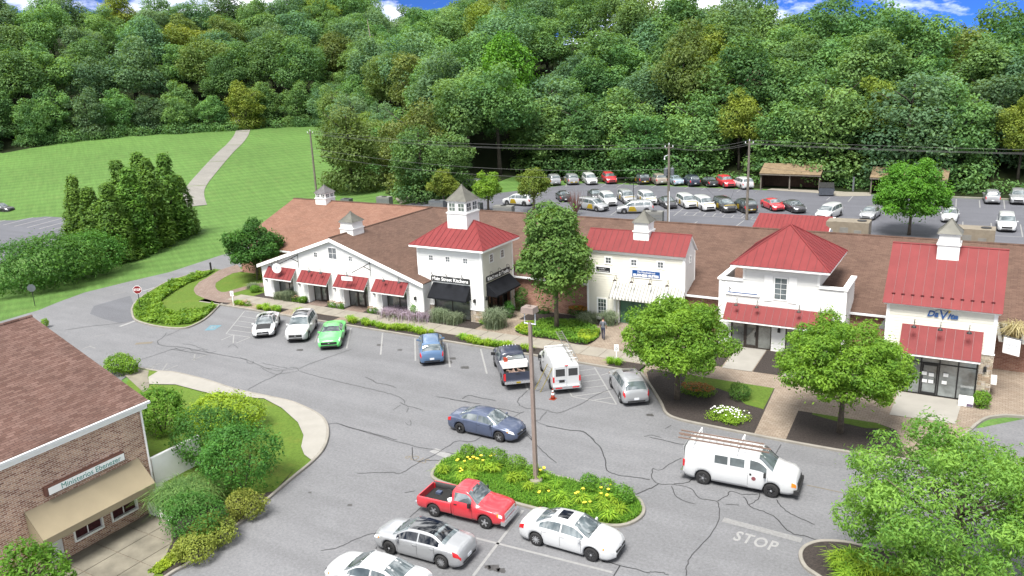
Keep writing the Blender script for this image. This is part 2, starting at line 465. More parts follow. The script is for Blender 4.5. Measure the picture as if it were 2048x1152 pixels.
class MB:
    """collects polygons; build() links them as one mesh object"""
    def __init__(s): s.v = []; s.f = []; s.m = []
    def add(s, verts, faces, mi=0):
        k = len(s.v); s.v.extend([tuple(p) for p in verts])
        s.f.extend([tuple(i + k for i in f) for f in faces]); s.m.extend([mi] * len(faces)); return s
    def box(s, x0, x1, y0, y1, z0, z1, mi=0):
        return s.add([(x0, y0, z0), (x1, y0, z0), (x1, y1, z0), (x0, y1, z0), (x0, y0, z1), (x1, y0, z1), (x1, y1, z1), (x0, y1, z1)],
                     [(0, 3, 2, 1), (4, 5, 6, 7), (0, 1, 5, 4), (1, 2, 6, 5), (2, 3, 7, 6), (3, 0, 4, 7)], mi)
    def cbox(s, c, d, mi=0):
        return s.box(c[0] - d[0] / 2, c[0] + d[0] / 2, c[1] - d[1] / 2, c[1] + d[1] / 2, c[2] - d[2] / 2, c[2] + d[2] / 2, mi)
    def hexa(s, p, mi=0):
        """eight corners: bottom ring then top ring"""
        return s.add(p, [(0, 3, 2, 1), (4, 5, 6, 7), (0, 1, 5, 4), (1, 2, 6, 5), (2, 3, 7, 6), (3, 0, 4, 7)], mi)
    def slab(s, a, b, c, d, t, mi=0):
        """quad a b c d (counter-clockwise from outside) with thickness t behind it"""
        a, b, c, d = (Vector(p) for p in (a, b, c, d))
        n = (b - a).cross(d - a).normalized() * t
        return s.hexa([a - n, b - n, c - n, d - n, a, b, c, d], mi)
    def prism(s, poly, z0, z1, mi=0):
        n = len(poly); k = len(s.v)
        s.v.extend([(p[0], p[1], z0) for p in poly] + [(p[0], p[1], z1) for p in poly])
        s.f.append(tuple(k + n + i for i in range(n))); s.f.append(tuple(k + n - 1 - i for i in range(n)))
        for i in range(n):
            j = (i + 1) % n; s.f.append((k + i, k + j, k + n + j, k + n + i))
        s.m.extend([mi] * (n + 2)); return s
    def tube(s, pts, r, n=8, mi=0, cap=True):
        pts = [Vector(p) for p in pts]
        rr = r if isinstance(r, (list, tuple)) else [r] * len(pts)
        k = len(s.v); nf = 0
        for i, p in enumerate(pts):
            t = (pts[min(i + 1, len(pts) - 1)] - pts[max(i - 1, 0)]).normalized()
            a = t.cross(Vector((0, 0, 1)))
            if a.length < 1e-3: a = Vector((1, 0, 0))
            a.normalize(); b = t.cross(a)
            for j in range(n):
                an = 2 * math.pi * j / n
                q = p + (a * math.cos(an) + b * math.sin(an)) * rr[i]
                s.v.append(tuple(q))
        for i in range(len(pts) - 1):
            for j in range(n):
                j2 = (j + 1) % n
                s.f.append((k + i * n + j, k + i * n + j2, k + (i + 1) * n + j2, k + (i + 1) * n + j)); nf += 1
        if cap:
            s.f.append(tuple(k + j for j in reversed(range(n)))); s.f.append(tuple(k + (len(pts) - 1) * n + j for j in range(n))); nf += 2
        s.m.extend([mi] * nf); return s
    def lathe(s, prof, n=16, c=(0, 0, 0), axis='z', mi=0):
        k = len(s.v); nf = 0
        for (r, h) in prof:
            for j in range(n):
                an = 2 * math.pi * j / n; x, y = r * math.cos(an), r * math.sin(an)
                p = (x, y, h) if axis == 'z' else ((x, h, y) if axis == 'y' else (h, x, y))
                s.v.append((p[0] + c[0], p[1] + c[1], p[2] + c[2]))
        for i in range(len(prof) - 1):
            for j in range(n):
                j2 = (j + 1) % n
                s.f.append((k + i * n + j, k + i * n + j2, k + (i + 1) * n + j2, k + (i + 1) * n + j)); nf += 1
        s.f.append(tuple(k + j for j in reversed(range(n)))); s.f.append(tuple(k + (len(prof) - 1) * n + j for j in range(n)))
        s.m.extend([mi] * (nf + 2)); return s
    def mesh(s, name, mats, smooth=False, shift=None):
        me = bpy.data.meshes.new(name)
        vv = s.v if shift is None else [(p[0] - shift[0], p[1] - shift[1], p[2] - shift[2]) for p in s.v]
        me.from_pydata(vv, [], s.f)
        for m in (mats if isinstance(mats, (list, tuple)) else [mats]): me.materials.append(M(m))
        if any(s.m): me.polygons.foreach_set('material_index', s.m)
        if smooth:
            me.polygons.foreach_set('use_smooth', [True] * len(me.polygons))
        me.update()
        return me
    def build(s, name, mats, parent=None, smooth=False, world=True):
        """world=True: the vertices were given in world metres, the parent is moved but not turned"""
        sh = origin(parent) if (world and parent is not None) else None
        me = s.mesh(name, mats, smooth, sh)
        return link(name, me, parent)

def single(name, mb, mats, label, cat, group=None, base=None, smooth=False):
    """a thing that is one mesh; its origin is set at its base"""
    if base is None:
        a = np.array(mb.v); base = ((a[:, 0].min() + a[:, 0].max()) / 2, (a[:, 1].min() + a[:, 1].max()) / 2, a[:, 2].min())
    o = link(name, mb.mesh(name, mats, smooth, base), None, base)
    return tag(o, label, cat, group)

def structure(name, mb, mats, parent=None, smooth=False):
    o = mb.build(name, mats, parent, smooth)
    if parent is None: o['kind'] = 'structure'
    return o

def text_mesh(body, size, shear=0.0, bold=0.0, extrude=0.01, spacing=1.0):
    cu = bpy.data.curves.new('lettering', 'FONT')
    cu.body = body; cu.size = size; cu.shear = shear; cu.offset = bold; cu.extrude = extrude
    cu.align_x = 'CENTER'; cu.align_y = 'CENTER'; cu.space_character = spacing; cu.resolution_u = 3
    o = bpy.data.objects.new('lettering', cu); col.objects.link(o)
    dg = bpy.context.evaluated_depsgraph_get(); dg.update()
    me = bpy.data.meshes.new_from_object(o.evaluated_get(dg))
    bpy.data.objects.remove(o); bpy.data.curves.remove(cu)
    return me

def lettering(body, size, mat, parent, loc, rot, width=None, **kw):
    """letters lying in their own plane; width scales the line to a measured length"""
    me = text_mesh(body, size, **kw)
    me.materials.clear(); me.materials.append(M(mat))
    o = link('lettering', me, parent, loc, rot)
    if width:
        a = np.array([v.co[:] for v in me.vertices]); w = a[:, 0].max() - a[:, 0].min()
        o.scale = (width / w, 1, 1)
    return o

# ================================================================== SETTING: terrain, asphalt, walks, kerbs, markings
def sm(t): t = np.clip(t, 0, 1); return t * t * (3 - 2 * t)

def lawn_edge(v): return np.interp(v, [-120, -90, -66, -40, -12, 20], [195, 205, 217, 233, 230, 228])
def edge_s(x, y): return ((x + 88) * 58 + (y - 112) * 72) / 92.4       # how far behind the right-hand wood edge of the lawn

def wood_depth(x, y):
    """metres into the wood; negative outside it"""
    u, v = (y - x) / math.sqrt(2), (x + y) / math.sqrt(2)
    d = u - lawn_edge(v) if v < 12 else -99.0
    return max(d, edge_s(x, y) if x < -76 else y - 134.0)

def ground_h(x, y):
    """height of the natural ground; the lots and the front are level, lawn and wooded bank rise behind"""
    x = np.asarray(x, float); y = np.asarray(y, float)
    u = (y - x) / math.sqrt(2); v = (x + y) / math.sqrt(2)
    lawn = 0.085 * np.clip(u - 148, 0, 75) * sm((-x - 40) / 60)
    hill = 0.33 * np.clip(u - lawn_edge(v) - 2, 0, 110) * sm((60 - v) / 50)
    cap = 5.6 + np.clip(-x - 5, 0, 80) * 0.14
    bank = np.minimum(0.30 * np.clip(y - 134, 0, 200), cap) * sm((x + 98) / 24)
    bank2 = np.minimum(0.28 * np.clip(edge_s(x, y) - 4, 0, 80), 18) * sm((-x - 72) / 15)
    return lawn + np.maximum(np.maximum(hill, bank), bank2)

def gh(x, y): return float(ground_h(x, y))

xs = np.unique(np.concatenate([np.arange(-420, -130, 8.0), np.arange(-130, 60, 3.0), np.arange(60, 301, 12.0)]))
ys = np.unique(np.concatenate([np.arange(-120, -42, 12.0), np.arange(-42, 150, 3.0), np.arange(150, 431, 8.0)]))
XX, YY = np.meshgrid(xs, ys)
ZZ = ground_h(XX, YY) - 0.04
sunk = (XX > -66) & (XX < -27.5) & (YY > -40) & (YY < 25.5)
ZZ[sunk] = -1.7
nx, ny = len(xs), len(ys)
tb = MB()
tb.v = [(float(a), float(b), float(c)) for a, b, c in zip(XX.ravel(), YY.ravel(), ZZ.ravel())]
for j in range(ny - 1):
    for i in range(nx - 1):
        k = j * nx + i
        cx, cy = (xs[i] + xs[i + 1]) / 2, (ys[j] + ys[j + 1]) / 2
        uu = (cy - cx) / math.sqrt(2)
        wood = wood_depth(cx, cy) > -1
        tb.f.append((k, k + 1, k + nx + 1, k + nx)); tb.m.append(1 if wood else 0)
structure('terrain', tb, ['lawn', 'forest_floor'], smooth=True)

def sheet(name, poly, z, mat, parent=None, thick=None):
    m = MB()
    if thick: m.prism(poly, z - thick, z)
    else: m.add([(p[0], p[1], z) for p in poly], [tuple(range(len(poly)))])
    return structure(name, m, mat, parent)

def ccw(poly):
    a = sum(p[0] * q[1] - q[0] * p[1] for p, q in zip(poly, poly[1:] + poly[:1]))
    return poly if a > 0 else poly[::-1]

def smooth_path(pts, closed=False, n=4):
    """Catmull-Rom through the points"""
    out = []; N = len(pts)
    rngi = range(N if closed else N - 1)
    for i in rngi:
        p0 = pts[(i - 1) % N] if (closed or i > 0) else pts[i]
        p1, p2 = pts[i], pts[(i + 1) % N]
        p3 = pts[(i + 2) % N] if (closed or i + 2 < N) else p2
        for k in range(n):
            t = k / n
            out.append(tuple(0.5 * ((2 * b) + (-a + c) * t + (2 * a - 5 * b + 4 * c - d) * t * t + (-a + 3 * b - 3 * c + d) * t ** 3) for a, b, c, d in zip(p0, p1, p2, p3)))
    if not closed: out.append(tuple(pts[-1]))
    return out

def offset_path(pts, d, closed=False):
    out = []; N = len(pts)
    for i in range(N):
        a = pts[(i - 1) % N] if (closed or i > 0) else pts[i]
        b = pts[(i + 1) % N] if (closed or i < N - 1) else pts[i]
        t = Vector((b[0] - a[0], b[1] - a[1])); t.normalize()
        out.append((pts[i][0] - t.y * d, pts[i][1] + t.x * d))
    return out

def kerb(pts, closed=False, w=0.17, h=0.14, name='kerb', inner=1, mat='curb_concrete', parent=None):
    """kerb stones along the path, the path is the road-side edge; the stones lie to its left (inner=1) or right"""
    q = offset_path(pts, w * inner, closed)
    q2 = offset_path(pts, (w - 0.03) * inner, closed); p2 = offset_path(pts, 0.03 * inner, closed)
    m = MB(); N = len(pts)
    rings = [[(a[0], a[1], -0.05), (a[0], a[1], h - 0.03), (b[0], b[1], h), (c[0], c[1], h), (d[0], d[1], h - 0.02), (d[0], d[1], -0.05)] for a, b, c, d in zip(pts, p2, q2, q)]
    for r in rings: m.v.extend(r)
    for i in range(N if closed else N - 1):
        j = (i + 1) % N
        for k in range(5):
            f = (i * 6 + k, j * 6 + k, j * 6 + k + 1, i * 6 + k + 1)
            m.f.append(f if inner < 0 else f[::-1]); m.m.append(0)
    if not closed:
        m.f.append(tuple(range(6))); m.f.append(tuple((N - 1) * 6 + k for k in range(6))); m.m += [0, 0]
    return structure(name, m, mat, parent)

# --- asphalt of the front lot and the drive up the left
left_kerb = smooth_path([(-55.53, 36.50), (-53.15, 36.67), (-51.78, 37.00), (-48.14, 36.95), (-44.52, 36.59), (-40.06, 36.70), (-38.35, 36.46), (-36.44, 35.94), (-35.10, 35.23), (-33.81, 34.03), (-32.67, 32.43), (-32.06, 30.83), (-31.63, 28.49), (-30.73, 24.26), (-30.18, 20.89), (-30.26, 19.72), (-29.92, 17.17)], n=4)
road_edge = [(-80.72, 66.29), (-79.65, 58.25), (-80.43, 53.71), (-80.98, 48.74), (-80.14, 45.38), (-79.24, 42.84), (-79.08, 39.01)]
lot = [(60, -60), (60, 53.9), (3, 53.7), (0.5, 51.0), (-21, 51.0), (-66, 51.1), (-68, 55.0), (-73.6, 59.0), (-73.6, 96), (-80.5, 96)] + road_edge + [(-79.6, 30), (-52, 29.5)] + left_kerb + [(-12, -60)]
asphalt = sheet('asphalt', ccw(lot), 0.0, 'asphalt')
sheet('old_asphalt', ccw([(-73.03, 44.08), (-75.19, 45.92), (-75.07, 49.87), (-71.64, 47.84), (-69.60, 45.94), (-66.98, 44.46), (-67.54, 43.39), (-70.09, 43.57)]), 0.004, 'asphalt_patch', asphalt)
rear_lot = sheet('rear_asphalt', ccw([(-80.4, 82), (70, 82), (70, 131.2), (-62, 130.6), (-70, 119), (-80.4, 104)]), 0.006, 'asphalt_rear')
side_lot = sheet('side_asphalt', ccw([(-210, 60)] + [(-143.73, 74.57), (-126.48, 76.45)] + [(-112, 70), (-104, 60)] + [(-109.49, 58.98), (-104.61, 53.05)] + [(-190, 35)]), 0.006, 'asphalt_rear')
lane_pts = smooth_path([(-115.05, 91.04), (-125.5, 99.5), (-137, 113), (-149, 128), (-155, 136), (-164, 146.5), (-174, 156), (-183, 163)], n=5)
lane_l, lane_r = offset_path(lane_pts, 1.75), offset_path(lane_pts, -1.75)
lm = MB()
for p in lane_l: lm.v.append((p[0], p[1], gh(*p) + 0.03))
for p in lane_r: lm.v.append((p[0], p[1], gh(*p) + 0.03))
n_ = len(lane_pts)
for i in range(n_ - 1): lm.f.append((i, i + 1, n_ + i + 1, n_ + i)); lm.m.append(0)
lane = structure('lane', lm, 'lane_gravel')
for k in (6, 12, 19, 26):
    p = lane_pts[k]; t = Vector((lane_pts[k + 1][0] - p[0], lane_pts[k + 1][1] - p[1])).normalized(); nn = Vector((-t.y, t.x))
    a = Vector(p); w_ = 1.7
    qs = [a + nn * w_ - t * 0.10, a + nn * w_ + t * 0.10, a - nn * w_ + t * 0.12, a - nn * w_ - t * 0.12]
    MB().add([(q.x, q.y, gh(q.x, q.y) + 0.05) for q in qs], [(3, 2, 1, 0)]).build('grass_seam', 'lawn_near', lane)

# --- left walk, lawn and beds by the brick building (raised behind the kerb)
kerb(left_kerb, inner=-1)
inner_l = [(-52.77, 35.37), (-51.46, 34.49), (-49.57, 35.25), (-45.06, 35.12), (-41.61, 36.14), (-39.29, 35.49), (-36.65, 34.26), (-34.96, 33.01), (-33.99, 31.80), (-33.08, 31.11), (-32.07, 30.83)]
wk = offset_path(left_kerb, -0.17)
i0 = min(range(len(wk)), key=lambda i: (wk[i][0] - inner_l[0][0]) ** 2 + (wk[i][1] - inner_l[0][1]) ** 2)
i1 = min(range(len(wk)), key=lambda i: (wk[i][0] - inner_l[-1][0]) ** 2 + (wk[i][1] - inner_l[-1][1]) ** 2)
sheet('footpath', ccw(wk[i0:i1 + 1] + inner_l[-2::-1]), 0.125, 'concrete_white')
sheet('front_lawn', ccw([(-60, 25.2), (-60, 30.5), (-50, 30.3)] + wk[:i0 + 1] + inner_l[:-1] + wk[i1:] + [(-20, -4), (-27.6, 4)] + [(-30.70, 18.97), (-31.58, 20.43), (-32.52, 21.56), (-34.11, 22.74)] + [(-34.2, 24.0), (-34.2, 25.2)]), 0.08, 'lawn_near', thick=1.9)
sheet('approach_slab', ccw([(-54.86, 34.90), (-55.15, 36.22), (-53.96, 36.31), (-52.74, 35.29), (-51.69, 34.67), (-50.67, 33.80), (-50.60, 33.32)]), 0.10, 'patio_concrete')
sheet('planting_bed', ccw([(-35.78, 24.36), (-33.05, 25.41), (-31.53, 27.29), (-32.38, 29.63), (-31.57, 27.68), (-30.88, 24.29), (-30.38, 21.03), (-30.25, 19.40), (-31.11, 19.80), (-32.48, 21.58), (-34.07, 22.77)]), 0.10, 'mulch')
# sunken patio of separate slabs
patio = structure('patio', MB().box(-38.2, -28.0, 2.0, 24.6, -1.5, -1.235), 'stone_mortar')
slab_me = MB().box(0.02, 1.78, 0.02, 1.78, -0.06, 0.03).mesh('slab', 'patio_concrete')
for i in range(5):
    for j in range(9):
        link('slab', slab_me, patio, (-37.9 + i * 1.8, 8.3 + j * 1.8, -1.23))

# --- kerb and strip along the shop front, walk of separate slabs
kerb([(-66.0, 50.95), (-62.2, 51.05), (-52, 51.0), (-40, 51.0), (-28, 51.0), (-20.3, 50.95)], inner=1)
sheet('planting_strip', ccw([(-66.3, 51.1), (-20.5, 51.1), (-20.5, 52.55), (-66.3, 52.55)]), 0.10, 'mulch')
for a, b in ((-62.5, -58.5), (-55.5, -53.8), (-49.3, -47.6), (-27.5, -22.9)):
    sheet('paver_pad', ccw([(a, 51.15), (b, 51.15), (b, 52.5), (a, 52.5)]), 0.112, 'paver_tan')
walk = structure('sidewalk', MB().box(-64.0, -18.2, 52.52, 54.38, -0.1, 0.105), 'stone_mortar')
sl = MB().box(0.02, 1.505, 0.012, 1.838, -0.04, 0.02).mesh('slab', 'concrete')
for i in range(30):
    link('slab', sl, walk, (-63.9 + i * 1.525, 52.53, 0.11))
sheet('shop_bed', ccw([(-62.3, 54.4), (-36.4, 54.4), (-36.4, 56.2), (-41.9, 56.2), (-42, 56.0), (-62.3, 56.0)]), 0.09, 'mulch')
for a, b in ((-55.2, -53.0), (-50.6, -48.4)):
    sheet('door_pad', ccw([(a, 54.4), (b, 54.4), (b, 55.95), (a, 55.95)]), 0.102, 'paver_red')
sheet('brick_court', ccw([(-36.3, 54.4), (-18.2, 54.4), (-18.2, 61.2), (-36.3, 61.2)]), 0.10, 'paver_tan')
tree_bed = smooth_path([(-32.94, 55.32), (-32.93, 56.60), (-32.79, 57.71), (-32.06, 58.67), (-31.02, 59.30), (-29.64, 59.49), (-28.26, 59.14), (-27.01, 58.21), (-26.27, 57.47), (-25.99, 56.22), (-26.07, 54.70), (-27.05, 54.44), (-28.32, 54.71), (-29.67, 54.63), (-31.32, 54.61)], closed=True, n=3)
sheet('tree_bed', ccw(tree_bed), 0.13, 'mulch')
sheet('back_bed', ccw([(-34.2, 58.2), (-28.9, 58.7), (-26.2, 59.6), (-26.2, 60.7), (-34.2, 61.0)]), 0.12, 'mulch')

# --- island with the stop sign
isl = smooth_path([(-75.49, 61.04), (-76.21, 58.86), (-76.10, 55.38), (-75.12, 53.00), (-72.96, 49.24), (-70.72, 46.88), (-69.22, 45.78), (-66.98, 44.46), (-64.69, 44.00), (-62.35, 43.98), (-60.42, 44.50), (-60.19, 45.71), (-60.98, 47.81), (-63.02, 50.93), (-63.15, 51.41)], n=4)
kerb(isl, inner=1)
ii = offset_path(isl, 0.15)
sheet('island_lawn', ccw(ii + [(-64, 52.6), (-64, 54.3), (-62.3, 54.5), (-62.3, 61.0), (-72.8, 61.0)]), 0.10, 'lawn_near')
sheet('brick_path', ccw([(-74.59, 63.45), (-74.33, 60.56), (-73.13, 58.19), (-72.29, 56.20), (-70.84, 54.38), (-69.89, 53.52), (-68.39, 52.58), (-66.35, 51.91), (-63.92, 51.54), (-62.05, 52.06), (-63.52, 54.04), (-64.08, 53.88), (-65.24, 54.02), (-64.94, 56.03), (-63.97, 57.37), (-65.30, 58.77), (-65.89, 57.62), (-66.18, 55.53), (-66.26, 54.46), (-66.67, 54.26), (-67.73, 54.67), (-69.06, 55.56), (-70.16, 56.59), (-71.13, 58.50), (-71.73, 60.25), (-71.25, 61.33)]), 0.112, 'paver_red')

# --- right-hand beds and brick walks
rk = smooth_path([(-20.3, 50.95), (-19.2, 49.5), (-17.3, 46.75), (-16.4, 45.3), (-15.4, 44.75), (-13.5, 44.6), (-9, 44.5), (-5.4, 44.6), (-2.6, 45.0), (-1.0, 46.3), (-0.2, 49), (0.6, 51.8), (1.4, 53.0), (3, 53.6), (9, 54.0)], n=4)
kerb(rk, inner=1)
ri = offset_path(rk, 0.15)
sheet('brick_walk', ccw(ri + [(9, 61.3), (-18.2, 61.3), (-18.2, 54.4), (-18.2, 52.6), (-20.4, 52.5)]), 0.09, 'paver_tan')
sheet('mulch_bed', ccw([(-19.9, 51.2)] + [p for p in ri if -19.2 < p[0] < -10.8 and p[1] < 50.5] + [(-10.75, 44.8), (-11.25, 51.9), (-19.8, 51.95)]), 0.100, 'mulch')
sheet('grass_patch', ccw([(-17.2, 51.9), (-11.3, 51.9), (-11.1, 48.3), (-12.3, 48.6), (-13.3, 49.8), (-14.6, 50.4), (-17.0, 50.6)]), 0.108, 'lawn_near')
sheet('mulch_bed', ccw([(-8.95, 44.72), (-5.4, 44.8), (-2.8, 45.2), (-3.6, 48.6), (-4.7, 49.1), (-9.15, 49.0)]), 0.100, 'mulch')
sheet('grass_patch', ccw([(-8.3, 49.0), (-4.7, 49.1), (-3.9, 48.6), (-5.2, 48.1), (-6.6, 48.3), (-8.3, 48.75)]), 0.108, 'lawn_near')
for nm, poly in (('entry_slab', [(-15.4, 54.1), (-13.36, 54.2), (-13.5, 58.9), (-15.6, 58.8)]), ('entry_slab', [(-11.3, 54.25), (-9.3, 54.3), (-9.3, 58.8), (-11.5, 58.6)]), ('entry_slab', [(-4.2, 50.6), (-0.7, 50.8), (-0.5, 54.6), (-4.1, 54.6)])):
    sheet(nm, ccw(poly), 0.118, 'concrete_white')
sheet('mulch_bed', ccw([(-13.3, 54.25), (-11.35, 54.3), (-11.6, 58.8), (-13.45, 58.8)]), 0.112, 'mulch')
sheet('mulch_bed', ccw([(-9.25, 54.4), (-5.4, 54.4), (-5.4, 58.8), (-9.25, 58.8)]), 0.112, 'mulch')
sheet('mulch_bed', ccw([(-18.1, 54.4), (-15.5, 54.3), (-15.7, 58.8), (-18.1, 58.8)]), 0.112, 'mulch')

# --- middle island and the island under the near tree
mi = smooth_path([(-25.2, 32.7), (-25.45, 34.1), (-24.9, 35.1), (-23.5, 35.35), (-19.7, 35.35), (-17.3, 35.3), (-14.4, 35.2), (-13.5, 34.5), (-13.2, 33.6), (-13.5, 32.6), (-14.2, 32.05), (-15.6, 31.85), (-18.9, 31.8), (-22, 31.85), (-24.4, 32.0)], closed=True, n=4)
kerb(mi, closed=True, inner=-1)
sheet('island_bed', ccw(offset_path(mi, -0.15, True)), 0.09, 'lawn_near')
si = smooth_path([(-5.13, 32.46), (-5.69, 32.98), (-5.96, 33.77), (-5.84, 34.52), (-5.31, 35.18), (-4.31, 35.59), (-3.16, 35.64), (-1.06, 35.80), (1.02, 36.03)] + [(3.2, 35.7), (4.3, 34.3), (3.4, 32.5), (0.2, 31.6), (-3.4, 31.7)], closed=True, n=4)
kerb(si, closed=True, inner=-1)
sheet('island_bed', ccw(offset_path(si, -0.15, True)), 0.09, 'mulch')

# --- rear yard: concrete pad, far kerb, bank
sheet('shelter_pad', ccw([(-31.08, 130.98), (-30.03, 135.39), (-19.70, 132.12), (-16.12, 132.63), (-15.71, 129.51), (-19.72, 127.92), (-23.64, 130.08)]), 0.03, 'concrete')
sheet('concrete_pad', ccw([(-86.08, 107.52), (-83.50, 112.41), (-81.07, 110.48), (-81.55, 102.99)]), 0.03, 'concrete')
kerb([(-8.5, 131.4), (30, 131.4)], inner=1)

# ------------------------------------------------------------------ painted markings, parts of the asphalt
def ribbon(pts, w, z, name, mat, parent):
    a, b = offset_path(pts, w / 2), offset_path(pts, -w / 2)
    m = MB(); n = len(pts)
    m.v = [(p[0], p[1], z) for p in a] + [(p[0], p[1], z) for p in b]
    for i in range(n - 1): m.f.append((i + n, i + n + 1, i + 1, i)); m.m.append(0)
    return m.build(name, mat, parent)

def line(a, b, w=0.11, mat='road_paint', parent=asphalt, name='parking_line', z=0.008):
    return ribbon([a, b], w, z, name, mat, parent)

SD = Vector((4.28, -5.65)).normalized()            # parking direction, out of the kerb
for x in (-46.55, -43.1, -39.75, -36.6, -33.4):
    line((x, 50.75), (x + SD.x * 5.3, 50.75 + SD.y * 5.3), 0.13)
line((-30.3, 50.7), (-30.3 + SD.x * 7.1, 50.7 + SD.y * 7.1), 0.13)
for a, b in (((-49.9, 50.7), 5.2), ((-53.3, 50.7), 5.2)): line(a, (a[0] + SD.x * b, a[1] + SD.y * b), 0.12, 'road_paint_worn')
# hatched bays
H4 = [[(-23.70, 50.76), (-19.67, 45.39)], [(-22.81, 45.34), (-19.67, 45.39)], [(-23.63, 46.31), (-22.81, 45.34)], [(-25.06, 50.36), (-24.69, 50.89)], [(-24.53, 49.58), (-23.59, 50.53)], [(-24.02, 48.62), (-22.92, 49.73)], [(-23.54, 47.63), (-22.33, 48.85)], [(-23.56, 46.26), (-21.64, 47.96)], [(-22.83, 45.38), (-21.03, 47.12)], [(-21.27, 45.47), (-20.40, 46.33)], [(-22.66, 49.58), (-22.35, 50.12)],
      [(-59.42, 50.70), (-55.65, 45.19)], [(-55.65, 45.19), (-52.92, 45.37)], [(-59.42, 50.70), (-57.67, 50.83)], [(-58.39, 49.38), (-56.55, 49.36)], [(-57.61, 48.22), (-55.69, 48.35)], [(-56.99, 47.16), (-54.73, 47.24)], [(-56.23, 46.09), (-53.69, 46.28)], [(-54.69, 43.83), (-54.82, 45.17)], [(-52.89, 43.82), (-52.92, 45.37)], [(-54.73, 45.21), (-53.14, 43.72)]]
for s_ in H4: line(s_[0], s_[1], 0.10)
for s_ in ([(-54.79, 36.53), (-54.76, 37.91)], [(-54.11, 36.54), (-54.77, 37.44)], [(-53.06, 36.72), (-54.22, 38.14)], [(-53.08, 36.85), (-53.07, 38.20)], [(-53.03, 39.45), (-52.87, 40.95)], [(-63.96, 37.44), (-64.05, 38.26)], [(-64.00, 38.11), (-63.05, 38.00)], [(-66.13, 40.00), (-65.75, 40.61)], [(-77.19, 49.43), (-76.90, 50.58)], [(-79.07, 51.43), (-78.98, 52.84)], [(-52.71, 39.43), (-53.92, 40.49)]): line(s_[0], s_[1], 0.12, 'road_paint_worn')
line(*[(-66.54, 42.69), (-66.73, 44.48)], 0.35, 'road_paint', name='stop_bar')
line(*[(-75.39, 51.56), (-75.41, 52.99)], 0.25, 'road_paint', name='stop_bar')
line(*[(-26.75, 35.01), (-25.44, 34.75)], 0.55, 'road_paint', name='stop_bar')
line(*[(-9.73, 35.06), (-6.06, 34.90)], 0.42, 'road_paint_worn', name='stop_bar')
line(*[(-18.77, 31.55), (-18.07, 25.86)], 0.14)
line(*[(-19.62, 28.41), (-12.76, 28.82)], 0.14)
line(*[(-6.86, 40.11), (-5.09, 40.09)], 0.08, 'paint_yellow_worn')
line(*[(-60.88, 40.16), (-59.79, 40.99)], 0.5, 'paint_yellow_worn', name='worn_marking')
# accessible-bay square with its white symbol
sheet('bay_symbol', ccw([(-58.21, 45.05), (-58.94, 46.30), (-57.96, 46.76), (-57.48, 45.48)]), 0.006, 'paint_blue', asphalt)
hs = (-58.23, 45.94)
sy = MB()
for a, b in (((-0.35, 0.15), (0.3, 0.1)), ((-0.1, -0.3), (0.0, 0.35)), ((0.0, -0.25), (0.4, -0.2))):
    t = Vector((b[0] - a[0], b[1] - a[1])).normalized() * 0.06; n2 = Vector((-t.y, t.x))
    sy.add([(hs[0] + p[0] + s1 * n2.x, hs[1] + p[1] + s1 * n2.y, 0.011) for p, s1 in ((a, -1), (b, -1), (b, 1), (a, 1))], [(0, 1, 2, 3)])
sy.build('wheelchair_symbol', 'road_paint', asphalt)
# STOP on the tarmac, worn
lp = (-7.89, 33.90)
lettering('STOP', 1.15, 'road_paint', asphalt, (lp[0], lp[1], 0.006), (0, 0, R(180 - 161)), extrude=0.001, width=1.95, spacing=1.15, bold=.025).rotation_euler = (0, 0, R(-3))
lp = (-26.92, 33.76)
lettering('STOP', 0.8, 'paint_yellow_worn', asphalt, (lp[0], lp[1], 0.006), (0, 0, R(177)), extrude=0.001, width=1.5)
